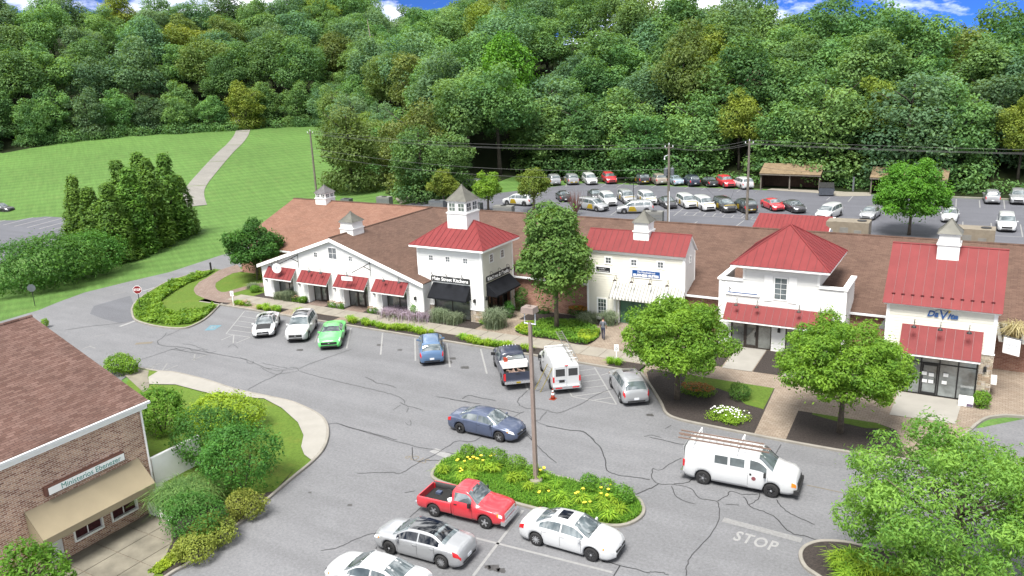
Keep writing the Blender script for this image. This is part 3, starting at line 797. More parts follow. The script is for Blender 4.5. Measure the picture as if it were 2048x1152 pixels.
# sealed cracks
CRACKS = [[(-49.81, 41.44), (-48.77, 41.27), (-47.02, 40.83), (-46.13, 40.63), (-44.98, 40.57), (-44.34, 40.99), (-43.80, 41.52), (-43.22, 41.20), (-41.75, 41.02), (-39.88, 40.89), (-37.98, 40.82), (-36.15, 40.74), (-34.94, 40.66), (-33.99, 40.60), (-32.93, 40.23), (-32.41, 39.76)], [(-43.62, 41.61), (-43.65, 42.47), (-43.50, 43.45), (-43.26, 44.64), (-43.01, 45.86), (-42.84, 46.59)], [(-44.12, 36.99), (-44.28, 38.24), (-44.24, 39.20), (-44.29, 40.02), (-44.03, 40.42), (-43.41, 41.12)], [(-47.32, 41.30), (-46.38, 41.27), (-45.40, 41.25), (-44.64, 41.30)], [(-46.72, 40.67), (-45.52, 40.18), (-44.29, 40.02), (-44.52, 40.77)], [(-46.03, 40.53), (-45.57, 40.88), (-44.72, 40.97), (-44.37, 41.56), (-43.81, 41.67)], [(-37.93, 42.31), (-37.17, 42.12), (-36.42, 41.78), (-35.67, 41.86), (-34.62, 41.69)], [(-32.76, 39.72), (-32.03, 39.47), (-31.37, 39.44), (-30.61, 39.34)], [(-32.45, 39.40), (-32.43, 38.61)], [(-31.68, 39.29), (-31.39, 38.64)], [(-31.10, 41.56), (-30.40, 41.63), (-29.66, 41.62), (-28.77, 41.67), (-27.73, 41.80)], [(-34.85, 34.98), (-34.45, 35.37), (-33.17, 35.25), (-31.62, 35.26), (-30.54, 35.18), (-29.51, 35.13)], [(-30.54, 37.31), (-30.00, 37.14), (-30.43, 37.78)], [(-48.75, 41.13), (-48.32, 40.86), (-47.87, 40.90), (-48.27, 41.34)],
  [(-60.90, 43.26), (-60.08, 42.30), (-59.66, 41.40), (-58.57, 40.82), (-57.34, 41.00), (-56.02, 41.24), (-54.12, 41.22), (-52.27, 41.21), (-50.59, 41.31), (-48.95, 41.40)], [(-57.13, 37.32), (-56.87, 38.55), (-56.71, 40.26), (-56.36, 41.26)], [(-56.88, 40.52), (-55.55, 40.60), (-54.13, 40.72), (-52.75, 40.84)], [(-57.06, 41.82), (-55.95, 41.95), (-54.88, 41.73), (-53.64, 41.60)], [(-60.12, 42.66), (-60.41, 44.23)], [(-56.85, 40.88), (-55.78, 40.66), (-55.68, 41.22), (-54.63, 41.00), (-54.28, 41.49), (-53.02, 41.21), (-52.90, 41.76)], [(-52.63, 42.71), (-52.86, 43.46), (-51.69, 42.95)], [(-70.42, 39.97), (-69.21, 41.68), (-68.00, 42.79), (-66.97, 44.05)],
  [(-25.99, 46.89), (-26.09, 45.94), (-25.96, 44.63), (-25.86, 43.48), (-25.40, 42.76), (-24.63, 42.43), (-23.75, 42.73), (-22.57, 42.62), (-22.19, 43.34), (-21.80, 44.42), (-21.57, 45.91), (-21.19, 47.17), (-20.90, 47.80)], [(-23.26, 42.51), (-23.08, 41.31), (-23.21, 41.04), (-22.50, 40.75), (-21.50, 40.71), (-20.56, 40.76), (-19.95, 40.94), (-19.45, 40.59), (-18.83, 40.18)], [(-30.02, 41.57), (-29.26, 41.68), (-28.59, 41.76)], [(-29.32, 42.01), (-29.26, 42.64), (-28.22, 42.63), (-27.12, 42.66)], [(-26.32, 41.66), (-25.55, 41.68), (-24.74, 41.61), (-24.54, 41.92)], [(-24.75, 40.96), (-24.67, 41.64)], [(-23.29, 39.37), (-22.71, 39.15), (-22.15, 38.61)], [(-16.41, 41.83), (-16.06, 42.19), (-15.46, 42.09)], [(-15.68, 43.34), (-15.49, 43.93)],
  [(-34.03, 35.32), (-31.68, 35.16), (-29.69, 35.00), (-27.86, 34.94), (-26.35, 35.09), (-24.82, 35.15)], [(-28.92, 30.87), (-28.14, 31.31), (-27.27, 31.77), (-26.72, 31.93), (-26.61, 32.81), (-26.49, 33.71), (-26.28, 34.68), (-26.19, 35.85), (-26.11, 36.58), (-25.27, 36.86), (-25.06, 37.79)], [(-28.05, 34.73), (-27.27, 33.77), (-26.76, 33.47), (-25.99, 33.95), (-25.60, 34.03)], [(-22.33, 40.67), (-20.92, 40.70), (-19.82, 40.86), (-18.81, 40.03), (-18.13, 39.44), (-17.32, 38.30), (-16.71, 37.15), (-15.95, 36.92), (-15.09, 37.05), (-14.24, 37.17)], [(-23.24, 39.37), (-22.23, 38.65), (-21.67, 38.22), (-20.59, 37.39), (-19.53, 36.72)], [(-14.35, 35.45), (-13.94, 36.38)], [(-25.54, 24.28), (-25.00, 24.77), (-24.71, 25.58), (-24.38, 26.36), (-23.96, 26.64)], [(-23.52, 28.55), (-23.56, 29.55)], [(-25.23, 30.34), (-24.83, 30.72)], [(-13.51, 29.38), (-12.69, 29.45), (-11.29, 29.50)], [(-12.66, 29.40), (-12.63, 28.61)], [(-23.06, 25.23), (-23.37, 25.73)],
  [(-16.05, 41.87), (-15.26, 41.85), (-14.35, 41.76), (-13.85, 41.87)], [(-14.60, 38.38), (-14.09, 38.39), (-13.90, 39.29), (-13.58, 40.15)], [(-14.56, 38.40), (-14.24, 37.43), (-13.66, 36.96), (-12.95, 37.20), (-12.07, 37.21), (-11.37, 36.53), (-10.80, 36.51), (-10.43, 36.50), (-10.08, 35.63), (-9.87, 34.64), (-9.86, 33.76), (-9.99, 32.53), (-10.12, 31.35), (-9.99, 30.50), (-9.86, 30.00)], [(-12.98, 37.29), (-12.42, 37.67), (-12.28, 38.27)], [(-10.45, 36.59), (-10.20, 37.30), (-10.12, 37.84), (-9.41, 37.79), (-8.87, 38.15)], [(-9.41, 37.59), (-8.87, 36.78), (-8.22, 36.63), (-7.54, 36.32), (-6.94, 35.56), (-6.47, 35.28), (-5.90, 35.31), (-5.32, 35.18)], [(-8.96, 36.93), (-8.73, 37.62), (-8.81, 38.28)], [(-7.93, 38.01), (-7.53, 37.44), (-6.99, 36.96), (-6.45, 36.77), (-5.77, 36.49)], [(-12.97, 36.98), (-12.35, 36.05), (-11.42, 35.82)], [(-13.91, 36.31), (-13.66, 36.96)], [(-9.05, 42.79), (-9.08, 44.13)], [(-10.04, 36.44), (-9.39, 36.68)], [(-11.31, 29.55), (-10.89, 29.76), (-10.54, 29.71)]]
for c_ in CRACKS:
    p_ = smooth_path(c_, n=4) if len(c_) > 2 else c_
    wd_ = random.uniform(0.03, 0.058)
    p_ = [(a + random.uniform(-.035, .035), b + random.uniform(-.035, .035)) for a, b in p_]
    ribbon(p_, wd_, 0.012, 'crack_seal', 'crack_seal', asphalt)
for gp, rr in (((-17.56, 26.78), 0.30), ((-17.18, 26.76), 0.22), ((-34.18, 47.33), 0.42), ((-34.25, 48.11), 0.30), ((-17.85, 26.71), 0.16), ((-41.39, 48.30), .3), ((-39.16, 48.00), .22), ((-32.33, 46.91), .35), ((-24.98, 50.19), .3), ((-17.18, 44.79), .25), ((-46.64, 44.74), .3), ((-27.02, 28.08), .14), ((-29.82, 28.12), .1), ((-15.64, 29.96), .2)):
    m = MB(); nn_ = 14
    m.add([(gp[0] + rr * (1 + .3 * math.sin(3 * k)) * math.cos(6.283 * k / nn_), gp[1] + rr * .8 * (1 + .3 * math.cos(2 * k)) * math.sin(6.283 * k / nn_), 0.005) for k in range(nn_)], [tuple(range(nn_))])
    m.build('oil_stain', 'oil_stain', asphalt)
# rear lot and side lot lines
for s_ in ([(-57.62, 127.06), (-58.08, 130.50)], [(-54.90, 127.26), (-55.55, 134.92)], [(-51.93, 127.31), (-52.23, 130.76)], [(-49.06, 128.07), (-49.41, 131.35)], [(-63.51, 125.73), (-65.02, 128.87)], [(-45.93, 104.37), (-46.84, 111.39)], [(-46.61, 104.26), (-45.33, 104.40)], [(-54.58, 107.88), (-53.98, 108.94)], [(-39.72, 106.70), (-39.89, 110.12)], [(-40.25, 105.24), (-40.70, 109.87)],
           [(-43.58, 128.60), (-43.70, 131.71)], [(-40.68, 128.39), (-40.73, 130.66)], [(-37.82, 128.06), (-37.88, 132.00)], [(-34.91, 127.90), (-34.94, 131.14)], [(-32.00, 127.70), (-32.01, 132.98)], [(-40.77, 109.30), (-32.24, 110.10)], [(-32.24, 110.10), (-25.95, 108.81)], [(-36.78, 107.27), (-31.97, 107.63)], [(-31.97, 107.63), (-26.00, 107.58)], [(-37.57, 106.50), (-38.20, 113.15)], [(-35.20, 110.07), (-35.26, 112.37)], [(-32.24, 109.94), (-32.47, 112.96)], [(-29.24, 109.35), (-29.28, 111.55)], [(-36.38, 107.24), (-36.66, 109.77)], [(-35.12, 107.48), (-35.31, 109.82)], [(-33.77, 107.41), (-34.02, 109.70)], [(-32.48, 107.46), (-32.76, 109.94)], [(-31.20, 107.52), (-31.35, 109.60)], [(-30.03, 107.60), (-30.11, 109.48)], [(-28.66, 107.55), (-28.73, 109.16)], [(-27.42, 107.61), (-27.44, 109.07)], [(-33.29, 101.66), (-33.34, 103.76)], [(-27.88, 101.73), (-27.94, 106.23)], [(-39.88, 107.17), (-40.05, 109.80)], [(-26.18, 107.76), (-26.32, 110.68)], [(-26.90, 105.62), (-25.08, 105.29)],
           [(-32.05, 127.85), (-32.04, 133.00)], [(-20.95, 124.27), (-20.90, 126.87)], [(-17.97, 123.89), (-18.06, 129.01)], [(-17.67, 107.52), (-17.93, 114.88)], [(-17.43, 101.82), (-17.82, 103.93)], [(-27.44, 107.34), (-25.66, 107.40)], [(-19.39, 107.44), (-15.70, 107.21)],
           [(-4.42, 123.60), (-4.71, 130.17)], [(-1.62, 123.85), (-1.87, 129.68)], [(1.20, 123.83), (1.02, 130.85)], [(-4.65, 130.86), (-1.16, 131.40)], [(0.12, 106.47), (-0.14, 113.68)], [(3.08, 106.40), (2.89, 113.69)], [(-3.03, 110.75), (-3.15, 113.55)], [(-0.76, 106.17), (3.11, 106.42)]):
    line(s_[0], s_[1], 0.13, 'road_paint', rear_lot, 'parking_line', 0.016)
for s_ in ([(-136.10, 70.37), (-137.80, 75.80)], [(-132.11, 68.66), (-134.31, 75.49)], [(-129.02, 68.68), (-131.15, 75.76)], [(-125.78, 68.69), (-128.04, 75.85)], [(-122.71, 68.75), (-124.62, 75.16)], [(-119.92, 68.90), (-120.47, 72.51)], [(-116.86, 68.93), (-116.97, 70.45)], [(-139.73, 72.37), (-140.78, 75.34)], [(-110.03, 56.04), (-110.46, 56.80)]):
    line(s_[0], s_[1], 0.24, 'road_paint', side_lot, 'parking_line', 0.016)
ribbon([(-118.47, 60.68), (-117.97, 64.78), (-117.64, 70.22)], 0.16, 0.014, 'crack_seal', 'crack_seal', side_lot)

# ================================================================== BUILDINGS
class Face:
    """a wall plane: s runs along it, z up, out is the distance in front of it"""
    def __init__(f, o, d, n): f.o = Vector(o); f.d = Vector(d); f.n = Vector(n)
    def p(f, s, z, out=0.0): return f.o + f.d * s + f.n * out + Vector((0, 0, z))
    def box(f, mb, s0, s1, z0, z1, o0, o1, mi=0):
        return mb.hexa([f.p(s0, z0, o1), f.p(s1, z0, o1), f.p(s1, z0, o0), f.p(s0, z0, o0), f.p(s0, z1, o1), f.p(s1, z1, o1), f.p(s1, z1, o0), f.p(s0, z1, o0)], mi)
    def rot(f): return (math.pi / 2, 0, math.atan2(f.d.y, f.d.x))

def front(Y): return Face((0, Y, 0), (1, 0, 0), (0, -1, 0))        # s is world x
def side(X): return Face((X, 0, 0), (0, 1, 0), (1, 0, 0))          # faces +x, s is world y

def siding(mb, f, rows_fn, z0, z1, pitch=0.19, back=0.0):
    """lapped boards; rows_fn(z) gives the list of (s0, s1) spans at that height"""
    n = max(1, int(round((z1 - z0) / pitch))); h = (z1 - z0) / n
    for i in range(n):
        a, b = z0 + i * h, z0 + (i + 1) * h
        for (s0, s1) in rows_fn((a + b) / 2):
            if s1 - s0 < 0.05: continue
            mb.hexa([f.p(s0, a, 0.022), f.p(s1, a, 0.022), f.p(s1, a, -0.10), f.p(s0, a, -0.10), f.p(s0, b, 0.004), f.p(s1, b, 0.004), f.p(s1, b, -0.10), f.p(s0, b, -0.10)])

def cut(spans, holes):
    """remove hole ranges from spans"""
    for h0, h1 in holes:
        out = []
        for a, b in spans:
            if h1 <= a or h0 >= b: out.append((a, b)); continue
            if h0 > a: out.append((a, h0))
            if h1 < b: out.append((h1, b))
        spans = out
    return spans

def window(parent, f, s, z, w, h, cols=2, rows=2, trim=0.09, sill=False, glass='pane_glass', mat='white_trim', split=False, deep=0.03):
    """window part: casing and glazing bars, with its panes as sub-parts; s, z is the centre"""
    m = MB(); a, b, c, d = s - w / 2, s + w / 2, z - h / 2, z + h / 2
    f.box(m, a - trim, a, c - trim, d + trim, 0, deep + .03); f.box(m, b, b + trim, c - trim, d + trim, 0, deep + .03)
    f.box(m, a, b, d, d + trim, 0, deep + .027); f.box(m, a, b, c - trim, c, 0, deep + .027 + (0.05 if sill else 0))
    bw = 0.022
    for i in range(1, cols): x = a + w * i / cols; f.box(m, x - bw / 2, x + bw / 2, c, d, 0.005, deep + .006)
    for i in range(1, rows): y = c + h * i / rows; f.box(m, a, b, y - bw / 2, y + bw / 2, 0.005, deep + .004)
    o = m.build('window', mat, parent)
    if split:
        for i in range(cols):
            for j in range(rows):
                g = MB(); f.box(g, a + w * i / cols + .004, a + w * (i + 1) / cols - .004, c + h * j / rows + .004, d - h * (rows - 1 - j) / rows - .004, 0.001, deep - .004); g.build('pane', glass, o)
    else:
        g = MB(); f.box(g, a, b, c, d, 0.001, deep - .004); g.build('pane', glass, o)
    return o

def seam_face(roof, e0, e1, r0, r1, n, mat='red_metal', name='roof_panel', rib=0.03):
    """standing-seam face between the eave e0-e1 and the ridge r0-r1 (all 3D); one part per pan"""
    e0, e1, r0, r1 = (Vector(v) for v in (e0, e1, r0, r1))
    ax = (e1 - e0); L = ax.length; ax.normalize()
    up = (r0 - e0) - ax * (r0 - e0).dot(ax); Hh = up.length; up.normalize()
    a0, a1 = (r0 - e0).dot(ax), (r1 - e0).dot(ax)
    nn = ax.cross(up).normalized()
    def hgt(s):
        v = 1.0
        if a0 > 1e-4: v = min(v, s / a0)
        if L - a1 > 1e-4: v = min(v, (L - s) / (L - a1))
        return max(0.0, min(1.0, v)) * Hh
    def pt(s, h, o=0.0): return e0 + ax * s + up * h + nn * o
    for i in range(n):
        s0, s1 = L * i / n, L * (i + 1) / n
        cutp = [q for q in (a0, a1) if s0 + 1e-3 < q < s1 - 1e-3]
        top = [s1] + sorted(cutp, reverse=True) + [s0]
        ring = [(s0, 0.0), (s1, 0.0)] + [(q, hgt(q)) for q in top]
        ring2 = []
        for q in ring:
            if not ring2 or (abs(q[0] - ring2[-1][0]) + abs(q[1] - ring2[-1][1])) > 1e-4: ring2.append(q)
        if abs(ring2[0][0] - ring2[-1][0]) + abs(ring2[0][1] - ring2[-1][1]) < 1e-4: ring2.pop()
        m = MB(); k = len(ring2)
        m.v = [tuple(pt(a, b, 0.020)) for a, b in ring2] + [tuple(pt(a, b, 0.0)) for a, b in ring2]
        m.f = [tuple(range(k)), tuple(reversed(range(k, 2 * k)))] + [(k + j, k + (j + 1) % k, (j + 1) % k, j) for j in range(k)]
        m.m = [0] * len(m.f)
        if i > 0 and hgt(s0) > 0.05:
            h0 = hgt(s0)
            m.hexa([pt(s0 - .014, 0, .020), pt(s0 + .014, 0, .020), pt(s0 + .014, h0, .020), pt(s0 - .014, h0, .020), pt(s0 - .012, 0, .020 + rib), pt(s0 + .012, 0, .020 + rib), pt(s0 + .012, h0, .020 + rib), pt(s0 - .012, h0, .020 + rib)], 1)
        m.build(name, [mat, 'red_seam'], roof)

def bars(parent, name, segs, r, mat):
    m = MB()
    for a, b in segs: m.tube([a, b], r, 6)
    return m.build(name, mat, parent)

def awning(parent, f, s0, s1, zt, zb, out, n=7, st0=None, st1=None):
    """red metal awning: frame below, pans above"""
    st0 = s0 if st0 is None else st0; st1 = s1 if st1 is None else st1
    m = MB()
    m.slab(f.p(s0, zb, out), f.p(s1, zb, out), f.p(st1, zt, 0.03), f.p(st0, zt, 0.03), 0.04)
    a = m.build('awning', 'white_trim', parent)
    e = MB(); f.box(e, s0, s1, zb - 0.12, zb - 0.005, out - 0.05, out + 0.02); e.build('fascia', 'white_trim', a)
    nn = (f.n * (zt - zb) + Vector((0, 0, out))).normalized() * 0.012
    seam_face(a, f.p(s0, zb, out + .03) + nn, f.p(s1, zb, out + .03) + nn, f.p(st0, zt, 0.03) + nn, f.p(st1, zt, 0.03) + nn, n)
    return a

def goose_lamp(parent, f, s, z, up=0.45, out=0.55, lean=0.25, mat='black_metal'):
    m = MB()
    pts = [f.p(s, z, 0.0), f.p(s, z + .06, .10)]
    for k in range(9):
        a = math.pi * (1.05 - 1.25 * k / 8)
        pts.append(f.p(s + lean * (k / 8), z + .10 + up * .5 + up * .5 * math.sin(a), .12 + (out - .12) * (0.5 - 0.5 * math.cos(math.pi * k / 8))))
    m.tube(pts, 0.016, 6)
    e = pts[-1]
    m.lathe([(0.02, .10), (0.05, .07), (0.13, 0.0), (0.155, -.06), (0.15, -.07), (0.03, -.02)], 12, tuple(e - Vector((0, 0, .08))))
    return m.build('wall_lamp', mat, parent)

def sconce(parent, f, s, z):
    m = MB(); f.box(m, s - .07, s + .07, z - .16, z + .16, 0, .05); f.box(m, s - .09, s + .09, z - .13, z + .13, .05, .20)
    m.build('sconce', 'black_metal', parent)

def cupola(parent, cx, cy, z0, hw, zl, zt, za, glazed=True, roof='copper_roof', skirt=None):
    """louvred or glazed turret with a swept pyramid roof"""
    m = MB(); m.box(cx - hw, cx + hw, cy - hw, cy + hw, z0, zl)
    m.box(cx - hw - .06, cx + hw + .06, cy - hw - .06, cy + hw + .06, zl, zl + .10)
    i = hw * 0.93
    m.box(cx - i, cx + i, cy - i, cy + i, zl + .10, zt)
    m.box(cx - i - .08, cx + i + .08, cy - i - .08, cy + i + .08, zt, zt + .08)
    c = m.build('cupola', 'white_siding', parent)
    if glazed:
        hz = zt - zl - .10
        for f in (Face((cx, cy - i, 0), (1, 0, 0), (0, -1, 0)), Face((cx + i, cy, 0), (0, 1, 0), (1, 0, 0))):
            for sg in (-.5, .5):
                g = MB(); w = i * .62
                f.box(g, sg * i - w / 2, sg * i + w / 2, zl + .10 + hz * .16, zt - hz * .14, 0, .02, 0)
                f.box(g, sg * i - .012, sg * i + .012, zl + .10 + hz * .16, zt - hz * .14, .02, .035, 1)
                f.box(g, sg * i - w / 2, sg * i + w / 2, zl + .10 + hz * .5 - .012, zl + .10 + hz * .5 + .012, .02, .033, 1)
                g.build('window', ['pane_glass', 'white_trim'], c)
    r = MB(); n = 8; e = i + .14; rings = []
    for k in range(n + 1):
        t = k / n; rad = e * ((1 - t) ** 1.35) + .03 * t; zz = zt + .08 + (za - zt - .08) * (t ** 0.92)
        rings.append([(cx - rad, cy - rad, zz), (cx + rad, cy - rad, zz), (cx + rad, cy + rad, zz), (cx - rad, cy + rad, zz)])
    for q in rings: r.v.extend(q)
    for k in range(n):
        for j in range(4): r.f.append((k * 4 + j, k * 4 + (j + 1) % 4, k * 4 + 4 + (j + 1) % 4, k * 4 + 4 + j)); r.m.append(0)
    r.f.append((0, 3, 2, 1)); r.f.append(tuple(n * 4 + j for j in range(4))); r.m += [0, 0]
    for j in range(4): r.tube([Vector(q[j]) for q in rings], 0.028, 5)
    r.build('cupola_roof', roof, c)
    return c

def storefront(parent, f, s0, s1, z0, z1, cols, back=0.0, transom=None, door=None, frame='dark_bronze', glass='shop_glass'):
    """framed shop glazing set back in its opening; each light is a pane"""
    m = MB(); b = -back
    f.box(m, s0, s0 + .07, z0, z1, b, b + .08); f.box(m, s1 - .07, s1, z0, z1, b, b + .08)
    f.box(m, s0 + .07, s1 - .07, z1 - .07, z1, b, b + .077); f.box(m, s0 + .07, s1 - .07, z0, z0 + .09, b, b + .077)
    for i in range(1, cols):
        x = s0 + (s1 - s0) * i / cols; f.box(m, x - .04, x + .04, z0 + .09, z1 - .07, b, b + .075)
    if transom: f.box(m, s0 + .07, s1 - .07, transom - .035, transom + .035, b, b + .072)
    o = m.build('storefront', frame, parent)
    for i in range(cols):
        a, c = s0 + (s1 - s0) * i / cols, s0 + (s1 - s0) * (i + 1) / cols
        g = MB(); f.box(g, a + .03, c - .03, z0 + .05, z1 - .04, b + .01, b + .035); g.build('pane', glass, o)
    if door is not None:
        a, c = s0 + (s1 - s0) * door / cols + .06, s0 + (s1 - s0) * (door + 1) / cols - .06
        d = MB(); f.box(d, a, a + .09, z0, transom or z1 - .1, b + .04, b + .10); f.box(d, c - .09, c, z0, transom or z1 - .1, b + .04, b + .10)
        f.box(d, a + .09, c - .09, z0, z0 + .22, b + .04, b + .097); f.box(d, a + .09, c - .09, (transom or z1) - .16, (transom or z1 - .1), b + .04, b + .097)
        f.box(d, c - .16, c - .12, z0 + .9, z0 + 1.25, b + .10, b + .15)
        d.build('door', frame, o)
    return o

def stones(parent, f, s0, s1, z0, z1, out=0.06):
    """ledge stones laid in uneven courses, each one its own block"""
    m = MB(); f.box(m, s0, s1, z0, z1, -0.05, out - .035); o = m.build('stone_facing', 'stone_mortar', parent)
    sets = [(w, h) for w in (0.22, 0.34, 0.46) for h in (0.12, 0.16)]
    cache = {}
    z = z0; k = 0
    while z < z1 - .08:
        h = random.choice((0.12, 0.16)); h = min(h, z1 - z)
        s = s0 - (0.0 if k % 2 else 0.0); k += 1
        while s < s1 - .06:
            w = min(random.choice((0.22, 0.34, 0.46)), s1 - s)
            if s1 - s - w < .1: w = s1 - s
            q = MB(); j = [random.uniform(.006, .016) for _ in range(4)]; oo = out + random.uniform(-.015, .02)
            q.hexa([f.p(s + j[0], z + .008, oo - .03), f.p(s + w - j[1], z + .008, oo - .03), f.p(s + w - j[1], z + .008, 0), f.p(s + j[0], z + .008, 0),
                    f.p(s + j[2], z + h - .008, oo), f.p(s + w - j[3], z + h - .008, oo - .01), f.p(s + w - j[3], z + h - .008, 0), f.p(s + j[2], z + h - .008, 0)])
            q.build('stone', random.choice(('stone_a', 'stone_a', 'stone_b', 'stone_c')), o)
            s += w
        z += h

def rounded(f, s0, s1, z0, z1, o0, o1, r, name, mat, parent):
    pts = []
    for cx, cz, a0 in ((s1 - r, z1 - r, 0), (s0 + r, z1 - r, 90), (s0 + r, z0 + r, 180), (s1 - r, z0 + r, 270)):
        for k in range(4): an = R(a0 + 30 * k); pts.append((cx + r * math.cos(an), cz + r * math.sin(an)))
    m = MB(); n = len(pts)
    m.v = [tuple(f.p(a, b, o1)) for a, b in pts] + [tuple(f.p(a, b, o0)) for a, b in pts]
    m.f = [tuple(range(n)), tuple(reversed(range(n, 2 * n)))] + [(n + i, n + (i + 1) % n, (i + 1) % n, i) for i in range(n)]; m.m = [0] * len(m.f)
    return m.build(name, mat, parent)

# ------------------------------------------------------------------ long building with the shingle roof
RY, RZ, EY, EZ = 71.0, 6.62, 61.2, 3.05
b0 = thing('shopping_centre', 'long low brick building with a brown shingle roof behind the shop fronts', 'building', (-30, 71, 0))
MB().box(-71.6, 15.8, 61.5, 61.75, -0.2, 3.1).build('wall', 'brick_y', b0)
MB().box(-71.7, -71.45, 61.75, 80.2, -0.2, 3.1).build('wall', 'brick_x', b0)
MB().box(-71.6, 15.8, 80.0, 80.25, -0.2, 3.1).build('wall', 'brick_y', b0)
MB().hexa([(-71.7, 61.6, 3.1), (-71.5, 61.6, 3.1), (-71.5, 80.2, 3.1), (-71.7, 80.2, 3.1), (-71.7, 70.9, 6.5), (-71.5, 70.9, 6.5), (-71.5, 71.1, 6.5), (-71.7, 71.1, 6.5)]).build('gable_wall', 'white_siding', b0)
def roof_plane(parent, a, b, c, d, mat, name='roof', t=0.10):
    return MB().slab(a, b, c, d, t).build(name, mat, parent)
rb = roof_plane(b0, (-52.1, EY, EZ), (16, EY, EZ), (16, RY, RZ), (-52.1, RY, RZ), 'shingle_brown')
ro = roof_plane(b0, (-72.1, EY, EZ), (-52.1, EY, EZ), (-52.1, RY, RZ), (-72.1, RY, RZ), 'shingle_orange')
roof_plane(b0, (16, 80.8, EZ), (-72.1, 80.8, EZ), (-72.1, RY, RZ), (16, RY, RZ), 'shingle_brown')
MB().tube([(-72.1, RY, RZ + .02), (16, RY, RZ + .02)], 0.09, 6).build('ridge_cap', 'shingle_brown', rb)
MB().box(-71.9, 16, EY - .13, EY - .01, EZ - .16, EZ - .02).build('gutter', 'grey_white', b0)
cupola(b0, -67.0, 70.9, 6.2, 0.80, 6.95, 7.55, 8.5, True, 'slate_cupola')
# white wall stub and striped awning at the right end
fy = front(61.5)
aw = MB()
for i in range(9):
    a, b_ = 1.15 + i * .22, 1.15 + (i + 1) * .22
    aw.slab((a, 60.35, 2.35), (b_, 60.35, 2.35), (b_ - .35, 61.45, 3.35), (a - .35, 61.45, 3.35), 0.02, i % 2)
aw.build('striped_awning', ['awning_white', 'stripe_grey'], b0)
MB().slab((-6.2, 60.2, 2.35), (-5.0, 60.2, 2.35), (-5.0, 61.4, 3.9), (-5.8, 61.4, 3.0), 0.04).build('canopy', 'stripe_grey', b0)

# ------------------------------------------------------------------ white gabled shop with four awnings
GY = 55.1
g0 = thing('gabled_shop', 'white gabled shop building with four small red metal awnings', 'building', (-51.8, 58, 0))
fg = front(GY)
OPEN = [(-60.05, -57.2), (-55.5, -52.75), (-51.1, -48.0), (-46.6, -43.6)]
GX0, GX1, GRX = -61.35, -41.85, -51.85
def gable_span(z):
    k = max(0.0, (z + .16 - 3.36) / (6.55 - 3.36))
    sp = [(GX0 + (GRX - GX0) * k, GX1 + (GRX - GX1) * k)]
    if z < 2.45: sp = cut(sp, OPEN)
    return sp
m = MB(); siding(m, fg, gable_span, 0.0, 6.5, 0.18); m.build('front_siding', 'white_siding', g0)
for a, b_ in OPEN:
    m = MB(); fg.box(m, a - .02, a + .10, 0, 2.45, -.9, 0.0); fg.box(m, b_ - .10, b_ + .02, 0, 2.45, -.9, 0.0); fg.box(m, a + .10, b_ - .10, 2.35, 2.45, -.9, -.003)
    m.build('reveal', 'white_trim', g0)
for (a, b_), d in zip(OPEN, (None, 1, 1, None)): storefront(g0, fg, a + .1, b_ - .1, 0.05, 2.35, 3 if d else 2, back=.8, door=d)
MB().box(GX0 + .1, GX0 + .3, GY + .1, 61.2, 0, 3.4).build('side_wall', 'white_siding', g0)
MB().box(GX1 - .3, GX1 - .1, GY + .1, 61.2, 0, 3.4).build('side_wall', 'white_siding', g0)
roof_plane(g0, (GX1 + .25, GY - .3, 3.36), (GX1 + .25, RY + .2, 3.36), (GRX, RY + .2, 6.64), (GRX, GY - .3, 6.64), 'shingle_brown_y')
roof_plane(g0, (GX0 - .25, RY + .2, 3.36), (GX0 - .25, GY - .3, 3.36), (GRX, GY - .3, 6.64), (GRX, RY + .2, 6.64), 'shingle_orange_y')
MB().tube([(GRX, GY - .3, 6.66), (GRX, RY, 6.66)], 0.08, 6).build('ridge_cap', 'shingle_brown', g0)
for sx, x in ((-1, GX0 - .25), (1, GX1 + .25)):
    m = MB(); y0, y1 = GY - .36, GY - .30
    m.hexa([(x, y0, 3.02), (x, y1, 3.02), (GRX, y1, 6.30), (GRX, y0, 6.30), (x, y0, 3.33), (x, y1, 3.33), (GRX, y1, 6.61), (GRX, y0, 6.61)]); m.build('rake_board', 'white_trim', g0)
for a, b_ in ((-60.3, -56.7), (-55.95, -52.25), (-51.45, -47.8), (-47.0, -43.35)): awning(g0, fg, a, b_, 3.22, 2.27, .85, 7)
window(g0, fg, -51.85, 5.15, .96, 1.02, 2, 2, .07, split=True, glass='pane_glass')
window(g0, fg, -53.95, 4.85, .40, .42, 2, 2, .08); window(g0, fg, -49.75, 4.83, .40, .42, 2, 2, .08)
for s in (-59.7, -58.9, -54.9, -53.5, -50.3, -46.1, -44.4): goose_lamp(g0, fg, s, 3.28, .28, .6, .45)
for s in (-60.75, -56.4, -51.95, -47.3, -42.7): sconce(g0, fg, s, 1.9)
for s in (-56.3, -47.55):
    bars(g0, 'sign_bracket', [(fg.p(s, 3.35), fg.p(s, 4.75)), (fg.p(s, 4.62), fg.p(s - .1, 4.30, 2.3)), (fg.p(s, 3.95), fg.p(s - .05, 4.50, .85))], .035, 'black_metal')
MB().tube([(GX1 - .02, GY - .12, .05), (GX1 - .02, GY - .12, 3.2), (GX1 + .1, GY - .2, 3.35)], .05, 8).build('downspout', 'white_trim', g0)
cupola(g0, -51.85, 58.0, 6.0, .78, 6.95, 7.55, 8.55, False, 'copper_roof')

